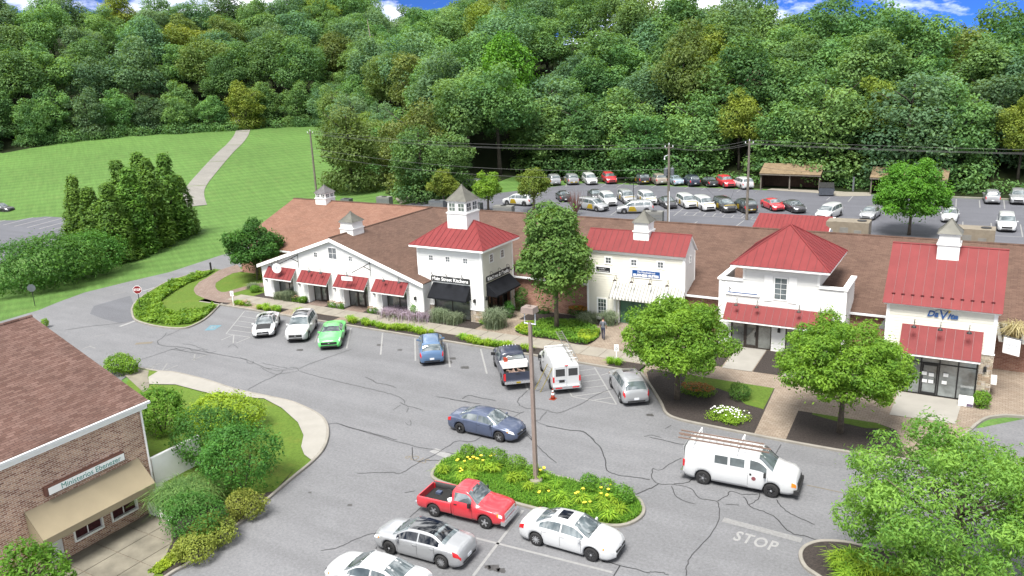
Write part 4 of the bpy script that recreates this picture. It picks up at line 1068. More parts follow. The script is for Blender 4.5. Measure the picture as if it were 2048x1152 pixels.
# ------------------------------------------------------------------ white tower with hipped red roof
TX0, TX1, TY0, TY1, TZ = -42.95, -36.36, 56.1, 61.2, 6.45
t0 = thing('corner_tower', 'white square tower with hipped red metal roof, cupola and black awnings', 'building', (-39.6, 58.6, 0))
ft, fs = front(TY0), side(TX1)
m = MB(); siding(m, ft, lambda z: cut([(TX0, TX1)], [(-41.45, -37.75)] if z < 2.3 else []), 1.15, TZ, 0.19)
m.build('front_siding', 'white_siding', t0)
m = MB(); siding(m, fs, lambda z: cut([(TY0, TY1)], [(56.7, 60.7)] if z < 2.5 else []), 0.1, TZ, 0.19); m.build('side_siding', 'cream_siding', t0)  # cream paints in the shading of this side; the front is white
MB().box(TX0, TX0 + .1, TY0 + .1, TY1, 0, TZ).build('rear_wall', 'white_siding', t0)
MB().box(TX1 - 4, TX1 - 3.9, TY0 + .1, TY1, 0, 2.6).build('partition', 'wood_dark', t0)
stones(t0, ft, TX0 + 1.0, -41.5, 0.0, 1.17); stones(t0, ft, -37.7, TX1 + .05, 0.0, 1.17); stones(t0, fs, TY0 - .04, 56.65, 0.0, 1.17)
m = MB(); ft.box(m, -37.72, TX1 + .07, 1.17, 1.25, 0, .09); ft.box(m, TX0, -41.5, 1.17, 1.25, 0, .09); m.build('ledge', 'white_trim', t0)
m = MB()
ft.box(m, TX0 - .02, TX0 + .14, 1.2, TZ, 0, .05); ft.box(m, TX1 - .16, TX1 + .05, 1.2, TZ, 0, .05); fs.box(m, TY0 + .0, TY0 + .14, 1.2, TZ, 0, .05); fs.box(m, TY1 - .14, TY1, 0, TZ, 0, .05)
m.build('corner_board', 'white_trim', t0)
storefront(t0, ft, -41.45, -37.75, .1, 2.3, 2, back=.12); storefront(t0, fs, 56.75, 60.65, .05, 2.5, 3, back=.5, door=1, frame='black_metal', glass='car_glass_dark')
E0, E1, F0, F1, EZT = TX0 - .5, TX1 + .5, TY0 - .5, TY1 + .45, 6.5
m = MB(); m.box(E0, E1, F0, F1, EZT - .16, EZT - .01); t_roof = m.build('roof', 'white_trim', t0)
rz = 8.35; r0, r1 = (-40.85, 58.62), (-38.45, 58.62)
A_, B_, C_, D_ = (E0, F0, EZT), (E1, F0, EZT), (E1, F1, EZT), (E0, F1, EZT)
P0, P1 = (r0[0], r0[1], rz), (r1[0], r1[1], rz)
seam_face(t_roof, A_, B_, P0, P1, 14); seam_face(t_roof, B_, C_, P1, P1, 11); seam_face(t_roof, C_, D_, P1, P0, 14); seam_face(t_roof, D_, A_, P0, P0, 11)
m = MB()
for a, b_ in ((A_, P0), (B_, P1), (C_, P1), (D_, P0), (P0, P1)): m.tube([Vector(a) + Vector((0, 0, .03)), Vector(b_) + Vector((0, 0, .03))], .045, 5)
m.build('hip_cap', 'red_metal', t_roof)
cupola(t0, -39.62, 58.62, 7.5, 1.0, 9.05, 10.05, 11.45, True, 'copper_roof')
for s in (-41.5, -39.75, -37.95): window(t0, ft, s, 5.4, .42, .42, 2, 2, .06)
for s in (57.6, 59.4): window(t0, fs, s, 5.45, .46, .62, 2, 3, .09)
for s in (-41.5, -40.0, -38.4): goose_lamp(t0, ft, s, 3.9, .25, .55, .4)
for s in (57.2, 58.5, 59.9): goose_lamp(t0, fs, s, 4.0, .35, .7, -.4)
sconce(t0, ft, -37.2, 2.0); sconce(t0, fs, 56.45, 2.2)
def cloth_awning(parent, f, s0, s1, zt, zb, out, flare, mat, drop=.28):
    m = MB()
    m.slab(f.p(s0 - flare, zb, out), f.p(s1 + flare, zb, out), f.p(s1, zt, .02), f.p(s0, zt, .02), .02)
    m.slab(f.p(s0 - flare, zb - drop, out), f.p(s1 + flare, zb - drop, out), f.p(s1 + flare, zb, out), f.p(s0 - flare, zb, out), .02)
    for sx, s in ((-1, s0), (1, s1)):
        e = s + sx * flare
        tri = [f.p(s, zt, .02), f.p(s, zb - drop, .02), f.p(e, zb - drop, out), f.p(e, zb, out)]
        m.add(tri, [(0, 1, 2, 3) if sx < 0 else (3, 2, 1, 0)])
    return m.build('awning', mat, parent)
cloth_awning(t0, ft, -41.45, -37.6, 3.25, 2.15, .95, .05, 'black_fabric', .12); cloth_awning(t0, fs, 56.6, 60.5, 3.45, 2.5, 1.1, .05, 'black_fabric', .12)
s0_ = thing('shop_sign', 'long black sign board with white lettering on the front of the tower', 'sign', (-39.6, TY0, 3.5), 0, 'black tower signs')
rounded(ft, -41.6, -37.6, 3.38, 3.86, .03, .10, .1, 'board', 'sign_black', s0_)
lettering('Main Street Kitchens', .44, 'letter_white', s0_, (0, -.115, .11), ft.rot(), width=3.7, extrude=.008, bold=.008)
s1_ = thing('shop_sign', 'black sign board with white lettering on the right side of the tower', 'sign', (TX1, 58.6, 3.6), 0, 'black tower signs')
rounded(fs, 56.6, 60.45, 3.55, 4.05, .03, .10, .1, 'board', 'sign_black', s1_)
lettering('Kitchens & Cooks', .46, 'letter_white', s1_, (.115, -.07, .19), fs.rot(), width=3.5, extrude=.008, bold=.008)

# ------------------------------------------------------------------ cream shop with gabled red roof
MY, MX0, MX1, MZ = 60.74, -28.9, -20.46, 6.15
m0 = thing('cream_shop', 'cream clapboard shop with gabled red roof, striped awning and green doors', 'building', (-24.7, 61.9, 0))
fm, fms = front(MY), side(MX1)
m = MB(); siding(m, fm, lambda z: cut([(MX0, MX1)], ([(-26.0, -21.4)] if z < 2.35 else [])), 0.05, MZ, 0.2); m.build('front_siding', 'cream_siding', m0)
def msp(z): k = max(0.0, (z - 6.15) / 1.35); return [(MY + 1.2 * k, MY + 2.45 - 1.2 * k)]
m = MB(); siding(m, fms, msp, 3.0, 7.4, .2); m.build('side_siding', 'white_siding', m0)
MB().box(MX0, MX0 + .1, MY + .1, MY + 2.4, 0, MZ).build('side_wall', 'cream_siding', m0)
MB().box(MX0 + .1, MX1 - .1, MY + 2.3, MY + 2.4, 3, MZ).build('rear_wall', 'cream_siding', m0)
m = MB(); fm.box(m, MX0 - .02, MX0 + .14, 0, MZ - .2, 0, .05); fm.box(m, MX1 - .16, MX1 + .05, 0, MZ - .2, 0, .05); fms.box(m, MY, MY + .14, 3, MZ, 0, .05); fms.box(m, MY + 2.3, MY + 2.45, 3, MZ, 0, .05)
fm.box(m, MX0 - .05, MX1 + .1, MZ - .2, MZ + .05, 0, .12); fm.box(m, -26.15, -26.0, 0, 2.45, 0, .06); fm.box(m, -26.5, -26.3, 0, 2.6, 0, .07); m.build('trim', 'white_trim', m0)
mr = MB().slab((MX0 - .2, MY - .28, 6.18), (MX1 + .12, MY - .28, 6.18), (MX1 + .12, MY + 1.25, 7.62), (MX0 - .2, MY + 1.25, 7.62), .08).slab((MX1 + .12, MY + 2.78, 6.18), (MX0 - .2, MY + 2.78, 6.18), (MX0 - .2, MY + 1.25, 7.62), (MX1 + .12, MY + 1.25, 7.62), .08).build('roof', 'white_trim', m0)
seam_face(mr, (MX0 - .22, MY - .32, 6.20), (MX1 + .15, MY - .32, 6.20), (MX0 - .22, MY + 1.25, 7.66), (MX1 + .15, MY + 1.25, 7.66), 17)
MB().tube([(MX0 - .2, MY + 1.25, 7.68), (MX1 + .14, MY + 1.25, 7.68)], .05, 6).build('ridge_cap', 'red_metal', mr)
cupola(m0, -24.35, 62.0, 6.9, .66, 7.75, 8.45, 9.45, False, 'copper_roof')
for s in (-26.95, -24.7, -22.45): window(m0, fm, s, 5.35, .46, .46, 2, 2, .1)
window(m0, fms, 62.0, 5.7, .3, .5, 2, 2, .05)
window(m0, fm, -27.55, 1.30, .72, 1.35, 3, 4, .12, sill=True, glass='car_glass')
d = MB()
for k in range(4):
    a = -25.95 + k * 1.13
    fm.box(d, a + .02, a + 1.11, .1, 2.3, -.1, -.04)
    fm.box(d, a + .02, a + .14, .1, 2.3, -.04, -.02); fm.box(d, a + .99, a + 1.11, .1, 2.3, -.04, -.02); fm.box(d, a + .14, a + .99, 1.1, 1.2, -.04, -.022)
d.build('green_doors', 'green_door', m0)
am = MB(); NS = 44
for k in range(NS):
    a, b_ = -26.55 + 6.15 * k / NS, -26.55 + 6.15 * (k + 1) / NS
    am.slab(fm.p(a, 2.55, 1.0), fm.p(b_, 2.55, 1.0), fm.p(b_, 3.6, .02), fm.p(a, 3.6, .02), .015, k % 2)
    am.slab(fm.p(a, 2.38, 1.0), fm.p(b_, 2.38, 1.0), fm.p(b_, 2.55, 1.0), fm.p(a, 2.55, 1.0), .012, k % 2)
am.build('striped_awning', ['awning_stripe', 'awning_white'], m0)
for s in (-26.2, -24.75, -23.2, -21.75): goose_lamp(m0, fm, s, 3.85, .3, .75, .12, 'dark_bronze')
bx_ = MB(); fm.box(bx_, -28.0, -27.1, .28, .5, .03, .28); bx_.build('window_box', 'white_trim', m0)
q = thing('shop_sign', 'bright blue business sign with white lettering on the cream shop', 'sign', (-23.65, MY, 4.2))
m = MB(); fm.box(m, -25.0, -22.3, 4.12, 4.86, .03, .07); m.build('backing', 'white_trim', q)
m = MB(); fm.box(m, -24.83, -22.47, 4.22, 4.77, .07, .09); m.build('board', 'sign_blue', q)
lettering('The Meadowbrook', .24, 'letter_white', q, (0, -.10, .42), fm.rot(), width=1.55, shear=.35, extrude=.006)
lettering('BUSINESS SUITES', .26, 'letter_white', q, (0, -.10, .16), fm.rot(), width=2.15, bold=.012, extrude=.006)
q = thing('shop_sign', 'small black sign board in a white frame left of the blue sign', 'sign', (-27.35, MY, 4.3))
m = MB(); fm.box(m, -28.15, -26.65, 4.22, 4.86, .03, .06); m.build('frame', 'white_trim', q)
m = MB(); fm.box(m, -28.02, -26.78, 4.34, 4.74, .06, .08); m.build('board', 'sign_black', q)
m = MB(); m.tube([fm.p(-27.8 + .06 * k, 4.6 + .06 * math.sin(k * 2.1), .09) for k in range(11)], .012, 4); m.tube([fm.p(-27.95, 4.42, .09), fm.p(-26.9, 4.42, .09)], .010, 4); m.build('emblem', 'letter_white', q)

# ------------------------------------------------------------------ white stepped shop with pyramid roof
IY, IX0, IX1 = 58.92, -17.15, -8.25
i0_ = thing('stepped_shop', 'white parapet shop with tall red pyramid roof and shuttered window', 'building', (-12.7, 61.5, 0))
fi, fis = front(IY), side(IX1)
def isp(z):
    sp = [(IX0, IX1)] if z < 5.2 else [(-15.4, -10.05)]
    if z < 2.35: sp = cut(sp, [(-16.2, -13.2), (-12.2, -9.0)])
    return sp
m = MB(); siding(m, fi, isp, 0.05, 6.35, .2); m.build('front_siding', 'white_siding', i0_)
m = MB(); siding(m, fis, lambda z: [(IY, 62.6)], 0.05, 5.2, .2); m.build('side_siding', 'white_siding', i0_)
MB().box(IX0, IX0 + .12, IY + .1, 62.6, 0, 5.2).build('side_wall', 'white_siding', i0_)
MB().box(IX0, -15.42, IY + .14, IY + .25, 3, 5.2).box(-10.03, IX1, IY + .14, IY + .25, 3, 5.2).build('parapet_back', 'white_siding', i0_)
m = MB()
m.box(IX0 - .12, -15.4, IY - .12, IY + .28, 5.2, 5.34).box(-10.05, IX1 + .12, IY - .12, IY + .28, 5.2, 5.34).box(IX1 - .28, IX1 + .122, IY + .28, 62.7, 5.2, 5.337).box(IX0 - .122, IX0 + .28, IY + .28, 62.7, 5.2, 5.337)
fi.box(m, IX0 - .02, IX0 + .16, 0, 5.2, 0, .05); fi.box(m, IX1 - .16, IX1 + .05, 0, 5.2, 0, .05); fi.box(m, -15.42, -15.26, 5.34, 6.3, 0, .05); fi.box(m, -10.2, -10.03, 5.34, 6.3, 0, .05)
fi.box(m, -15.5, -9.95, 6.18, 6.38, 0, .14); m.build('trim', 'white_trim', i0_)
MB().box(-15.4, -15.3, IY + .1, 64.6, 5.2, 6.4).box(-10.15, -10.05, IY + .1, 64.6, 5.2, 6.4).box(-15.3, -10.15, 64.5, 64.6, 5.2, 6.4).build('lantern_wall', 'white_siding', i0_)
m = MB(); m.box(-16.2, -9.3, IY - .65, 65.3, 6.38, 6.53); ir = m.build('roof', 'white_trim', i0_)
AP = (-12.85, 61.9, 9.0); q4 = [(-16.22, IY - .68, 6.54), (-9.28, IY - .68, 6.54), (-9.28, 65.32, 6.54), (-16.22, 65.32, 6.54)]
for k, n in ((0, 13), (1, 12), (2, 13), (3, 12)): seam_face(ir, q4[k], q4[(k + 1) % 4], AP, AP, n)
m = MB()
for v in q4: m.tube([Vector(v) + Vector((0, 0, .03)), Vector(AP) + Vector((0, 0, .05))], .06, 5)
m.build('hip_cap', 'red_metal', ir)
awning(i0_, fi, -16.55, -9.05, 3.45, 2.42, 1.0, 15)
window(i0_, fi, -12.68, 4.88, .84, 1.56, 2, 4, .08, split=True, glass='car_glass')
m = MB(); fi.box(m, -13.85, -13.25, 3.9, 5.8, .02, .07); m.build('shutter', 'white_trim', i0_)
m = MB(); fi.box(m, -12.12, -11.55, 3.9, 5.8, .02, .07); m.build('shutter', 'white_trim', i0_)
for s in (-15.75, -14.25, -11.3, -9.85): goose_lamp(i0_, fi, s, 3.5, .35, .8, .1, 'dark_bronze')
storefront(i0_, fi, -16.15, -13.2, .1, 2.35, 3, back=.06, door=1); storefront(i0_, fi, -12.2, -9.0, .1, 2.35, 2, back=.06)
sconce(i0_, fi, -12.65, 1.75)
q = thing('shop_sign', 'white dance school sign with a blue rule on the stepped shop', 'sign', (-15.4, IY, 4.1))
m = MB(); fi.box(m, -16.65, -14.15, 4.12, 4.95, .03, .12); m.build('board', 'sign_white', q)
lettering("TINA'S", .22, 'letter_grey', q, (.15, -.13, .62), fi.rot(), width=.75, extrude=.004)
lettering('ACADEMY OF DANCE', .18, 'letter_grey', q, (.2, -.13, .42), fi.rot(), width=1.7, extrude=.004)
m = MB(); fi.box(m, -16.5, -14.3, 4.28, 4.34, .12, .135); m.build('rule', 'sign_blue', q)
m = MB(); m.tube([fi.p(-16.35, 4.42, .13), fi.p(-16.33, 4.58, .13), fi.p(-16.36, 4.68, .13)], .035, 5); m.tube([fi.p(-16.33, 4.58, .13), fi.p(-16.2, 4.6, .13)], .02, 5); m.build('dancer_emblem', 'sign_black', q)

# ------------------------------------------------------------------ right-hand shop with the big red roof
DY, DX0, DX1 = 54.68, -5.2, 0.82
d0 = thing('clinic_building', 'white clapboard clinic with steep red metal roof and stone corner', 'building', (-2.2, 57, 0))
fd, fds = front(DY), side(DX1)
m = MB(); siding(m, fd, lambda z: cut([(DX0, DX1)], [(-4.05, .15)] if z < 3.05 else ([] if z > 3.3 else [(.15, DX1 + .01)])), 0.05, 6.0, .2); m.build('front_siding', 'cream_siding', d0)
m = MB(); siding(m, fds, lambda z: [(DY, 60.4)], 3.3, 6.0, .2); m.build('side_siding', 'white_siding', d0)
MB().box(DX1 - .12, DX1 - .02, DY + .1, 60.4, 0, 3.3).build('side_wall', 'brick_x', d0)
MB().box(DX0, DX0 + .12, DY + .1, 60.4, 0, 6.0).build('side_wall', 'white_siding', d0)
stones(d0, fd, .16, DX1 + .05, 0.0, 3.28); stones(d0, fds, DY - .04, DY + 1.2, 0.0, 3.28)
m = MB(); fd.box(m, DX0 - .02, DX0 + .16, 0, 5.9, 0, .05); fd.box(m, DX1 - .16, DX1 + .05, 3.3, 5.9, 0, .05); fd.box(m, DX0 - .15, DX1 + .15, 5.85, 6.05, 0, .16); fd.box(m, .1, DX1 + .1, 3.28, 3.36, 0, .1); m.build('trim', 'white_trim', d0)
DR = (57.55, 9.08)
m = MB(); m.slab((DX0 - .2, DY - .35, 6.0), (DX1 + .2, DY - .35, 6.0), (DX1 + .2, DR[0], DR[1]), (DX0 - .2, DR[0], DR[1]), .1).slab((DX1 + .2, 60.75, 6.0), (DX0 - .2, 60.75, 6.0), (DX0 - .2, DR[0], DR[1]), (DX1 + .2, DR[0], DR[1]), .1)
dr = m.build('roof', 'white_trim', d0)
for x in (DX0, DX1 - .1): MB().hexa([(x, DY, 6), (x + .1, DY, 6), (x + .1, 60.4, 6), (x, 60.4, 6), (x, 57.5, 9.0), (x + .1, 57.5, 9.0), (x + .1, 57.6, 9.0), (x, 57.6, 9.0)]).build('gable_wall', 'white_siding', d0)
seam_face(dr, (DX0 - .25, DY - .4, 5.99), (DX1 + .25, DY - .4, 5.99), (DX0 - .25, DR[0], DR[1] + .06), (DX1 + .25, DR[0], DR[1] + .06), 12)
MB().tube([(DX0 - .25, DR[0], DR[1] + .08), (DX1 + .25, DR[0], DR[1] + .08)], .07, 6).build('ridge_cap', 'red_metal', dr)
m = MB()
for k in range(1, 12):
    x = DX0 - .25 + 6.52 * k / 12; m.cbox((x - .05, DY + .05, 6.55), (.10, .05, .06)); m.cbox((x + .05, DY + .05, 6.55), (.10, .05, .06))
m.build('snow_guard', 'red_seam', dr)
cupola(d0, -2.2, 57.4, 7.6, .62, 9.35, 10.0, 11.0, False, 'copper_roof')
awning(d0, fd, -4.25, .22, 4.66, 3.1, 1.1, 9)
for s in (-3.55, -2.1, -.55): goose_lamp(d0, fd, s, 4.72, .3, .85, .02, 'black_metal')
storefront(d0, fd, -4.0, .12, .08, 3.05, 4, back=.1, transom=2.25, door=1, frame='black_metal', glass='clinic_glass')
pp = MB()
for s, z in ((-2.75, 1.55), (-2.35, 1.5), (-2.7, 1.05), (-2.35, 1.05), (-1.55, 1.6), (-1.6, 1.1)): fd.box(pp, s - .14, s + .14, z - .11, z + .11, .0, .012)
pp.build('paper_notice', 'sign_white', d0)
sconce(d0, fd, .5, 2.35)
q = thing('shop_sign', 'blue raised clinic name with yellow star above the right awning', 'sign', (-2.1, DY, 5.2))
lettering('Da', .52, 'letter_blue', q, (-.52, -.05, .28), fd.rot(), width=.62, shear=.3, bold=.012, extrude=.03)
lettering('V', .80, 'letter_blue', q, (.06, -.05, .26), fd.rot(), width=.50, shear=.1, bold=.006, extrude=.03)
lettering('ita', .46, 'letter_blue', q, (.58, -.05, .24), fd.rot(), width=.58, shear=.3, bold=.012, extrude=.03)
m = MB(); m.tube([fd.p(-2.55 + .09 * k, 5.48 + .33 * math.sin(math.pi * (.15 + .6 * k / 7)), .05) for k in range(8)], .018, 5); m.build('swash', 'letter_blue', q)
st = MB(); pts = []
for k in range(10):
    a = math.pi / 2 + k * math.pi / 5; rr = .14 if k % 2 == 0 else .06; pts.append(fd.p(-1.75 + rr * math.cos(a), 5.72 + rr * math.sin(a), .07))
st.add(pts + [p - fd.n * .03 for p in pts], [tuple(range(10)), tuple(reversed(range(10, 20)))] + [(10 + k, 10 + (k + 1) % 10, (k + 1) % 10, k) for k in range(10)]); st.build('star', 'star_yellow', q)
q = thing('hanging_sign', 'white blade sign hung on a bracket right of the clinic', 'sign', (DX1 + .95, 56.2, 3.4), R(-28))
MB().box(-.5, .5, -.03, .03, -.45, .55).build('board', 'sign_white', q, world=False)
MB().tube([(-.55, 0, .62), (.6, 0, .62)], .025, 6).build('bracket', 'galvanised', q, world=False)
lettering('DaVita', .24, 'letter_grey', q, (0, -.036, .17), (math.pi / 2, 0, 0), shear=.3, extrude=.003)
lettering('DIALYSIS', .14, 'letter_grey', q, (0, -.036, -.1), (math.pi / 2, 0, 0), extrude=.003)
wb = thing('window_planter', 'white window box on the right side of the clinic', 'planter', (DX1 + .25, 56.4, .95))
MB().box(DX1 + .05, DX1 + .4, 55.9, 57.0, .95, 1.2).build('box', 'white_trim', wb)

# ------------------------------------------------------------------ brick building on the left
BX, BY1 = -37.98, 24.7
k0 = thing('brick_building', 'brown brick building with shingle roof and tan awning in the left corner', 'building', (-44, 15, -1.25))
fb = side(BX)
m = MB()
HO = [(19.9, 21.6), (21.95, 23.6), (18.6, 19.5)]
m.box(BX - .25, BX, -8, BY1, 1.35, 5.1)
zz = [(-1.3, -.62), (-.62, 1.35)]
edges = [-8, 18.62, 19.45, 19.97, 21.57, 22.02, 23.58, BY1]
for a, b_ in ((-8, 18.62), (19.45, 19.97), (21.57, 22.02), (23.58, BY1)): m.box(BX - .25, BX, a, b_, -1.3, 1.35)
for a, b_ in ((19.97, 21.57), (22.02, 23.58)): m.box(BX - .25, BX, a, b_, -1.3, -.66)
m.build('wall', 'brick_x', k0)
MB().box(-57, BX - .25, BY1 - .25, BY1, -1.3, 5.1).build('wall', 'brick_y', k0)
MB().hexa([(-56.4, BY1 - .22, 5.1), (BX - .1, BY1 - .22, 5.1), (BX - .1, BY1 - .02, 5.1), (-56.4, BY1 - .02, 5.1), (-47.2, BY1 - .22, 8.4), (-47.0, BY1 - .22, 8.4), (-47.0, BY1 - .02, 8.4), (-47.2, BY1 - .02, 8.4)]).build('gable_wall', 'brick_y', k0)
bk = MB().slab((BX + .35, -9, 5.12), (BX + .35, BY1 + .3, 5.12), (-47.1, BY1 + .3, 8.6), (-47.1, -9, 8.6), .14).slab((-56.6, BY1 + .3, 5.12), (-56.6, -9, 5.12), (-47.1, -9, 8.6), (-47.1, BY1 + .3, 8.6), .14).build('roof', 'shingle_left', k0)
MB().tube([(-47.1, -9, 8.62), (-47.1, BY1 + .3, 8.62)], .09, 6).build('ridge_cap', 'shingle_left', bk)
m = MB(); m.box(BX + .30, BX + .47, -9, BY1 + .32, 4.96, 5.10); m.build('gutter', 'grey_white', k0)
m = MB(); m.box(BX + .02, BX + .30, -9, BY1 + .2, 4.70, 4.93); m.build('fascia', 'white_trim', k0)
MB().tube([(BX + .12, BY1 - .10, 4.7), (BX + .12, BY1 - .10, -1.2)], .055, 8).build('downspout', 'white_trim', k0)
for s, w in ((20.77, 1.5), (22.8, 1.46)):
    m = MB(); a, b_ = s - w / 2, s + w / 2
    fb.box(m, a - .05, a + .04, -.66, 1.35, -.2, .05); fb.box(m, b_ - .04, b_ + .05, -.66, 1.35, -.2, .05); fb.box(m, a + .04, b_ - .04, -.66, -.55, -.2, .08); fb.box(m, a + .04, b_ - .04, 1.27, 1.35, -.2, .047)
    fb.box(m, s - .025, s + .025, -.55, 1.27, -.14, -.07); fb.box(m, a + .04, b_ - .04, .32, .37, -.14, -.072)
    w_ = m.build('window', 'white_trim', k0)
    for cc_ in range(2):
        for rr_ in range(2):
            y0_ = a + .04 + cc_ * (s + .025 - a - .04); y1_ = (s - .025) if cc_ == 0 else b_ - .04
            z0_, z1_ = ((-.55, .32), (.37, 1.27))[rr_]
            g = MB(); fb.box(g, y0_, y1_, z0_, z1_, -.135, -.10); g.build('pane', 'curtain_red', w_)
m = MB(); fb.box(m, 18.65, 19.42, -1.2, 1.3, -.15, -.08); dd_ = m.build('door', 'grey_white', k0)
m = MB(); m.slab((BX + 1.15, 17.95, .92), (BX + 1.15, 24.05, .92), (BX + .03, 24.05, 2.12), (BX + .03, 17.95, 2.12), .03)
m.slab((BX + 1.15, 17.95, .58), (BX + 1.15, 24.05, .58), (BX + 1.15, 24.05, .92), (BX + 1.15, 17.95, .92), .03)
m.add([(BX + .03, 17.95, 2.12), (BX + 1.15, 17.95, .92), (BX + 1.15, 17.95, .58), (BX + .03, 17.95, .58)], [(0, 3, 2, 1)])
m.add([(BX + .03, 24.05, 2.12), (BX + 1.15, 24.05, .92), (BX + 1.15, 24.05, .58), (BX + .03, 24.05, .58)], [(0, 1, 2, 3)])
m.build('awning', 'awning_tan', k0)
q = thing('church_sign', 'long white sign with green lettering above the tan awning', 'sign', (BX, 21.1, 2.5))
m = MB(); m.box(BX + .02, BX + .28, 18.98, 23.2, 2.45, 2.92); m.build('box', 'painted_brown', q)
m = MB(); m.box(BX + .28, BX + .30, 19.1, 23.15, 2.50, 2.86); m.build('board', 'sign_white', q)
lettering('Ministerios Ebenezer', .40, 'letter_green', q, (.306, .22, .17), fb.rot(), width=3.2, extrude=.003)
q = single('garden_wall', MB().box(BX - .1, BX + .1, 24.75, 27.9, -1.3, 1.75).box(BX + .1, -35.3, 24.05, 24.2, -1.3, -.55), 'white_trim', 'white painted garden wall beside the corner of the brick building', 'wall')

# ================================================================== VEHICLES
def pchip(keys, x):
    """monotone cubic through (x, y) keys"""
    k = np.array(keys, float); xs_, ys_ = k[:, 0], k[:, 1]
    h = np.diff(xs_); d = np.diff(ys_) / h
    mm = np.zeros(len(xs_)); mm[0], mm[-1] = d[0], d[-1]
    for i in range(1, len(xs_) - 1):
        if d[i - 1] * d[i] > 0:
            w1, w2 = 2 * h[i] + h[i - 1], h[i] + 2 * h[i - 1]
            mm[i] = (w1 + w2) / (w1 / d[i - 1] + w2 / d[i])
    x = np.clip(np.asarray(x, float), xs_[0], xs_[-1])
    i = np.clip(np.searchsorted(xs_, x) - 1, 0, len(h) - 1)
    t = (x - xs_[i]) / h[i]
    return (ys_[i] * (1 + 2 * t) * (1 - t) ** 2 + mm[i] * h[i] * t * (1 - t) ** 2 + ys_[i + 1] * t * t * (3 - 2 * t) + mm[i + 1] * h[i] * t * t * (t - 1))

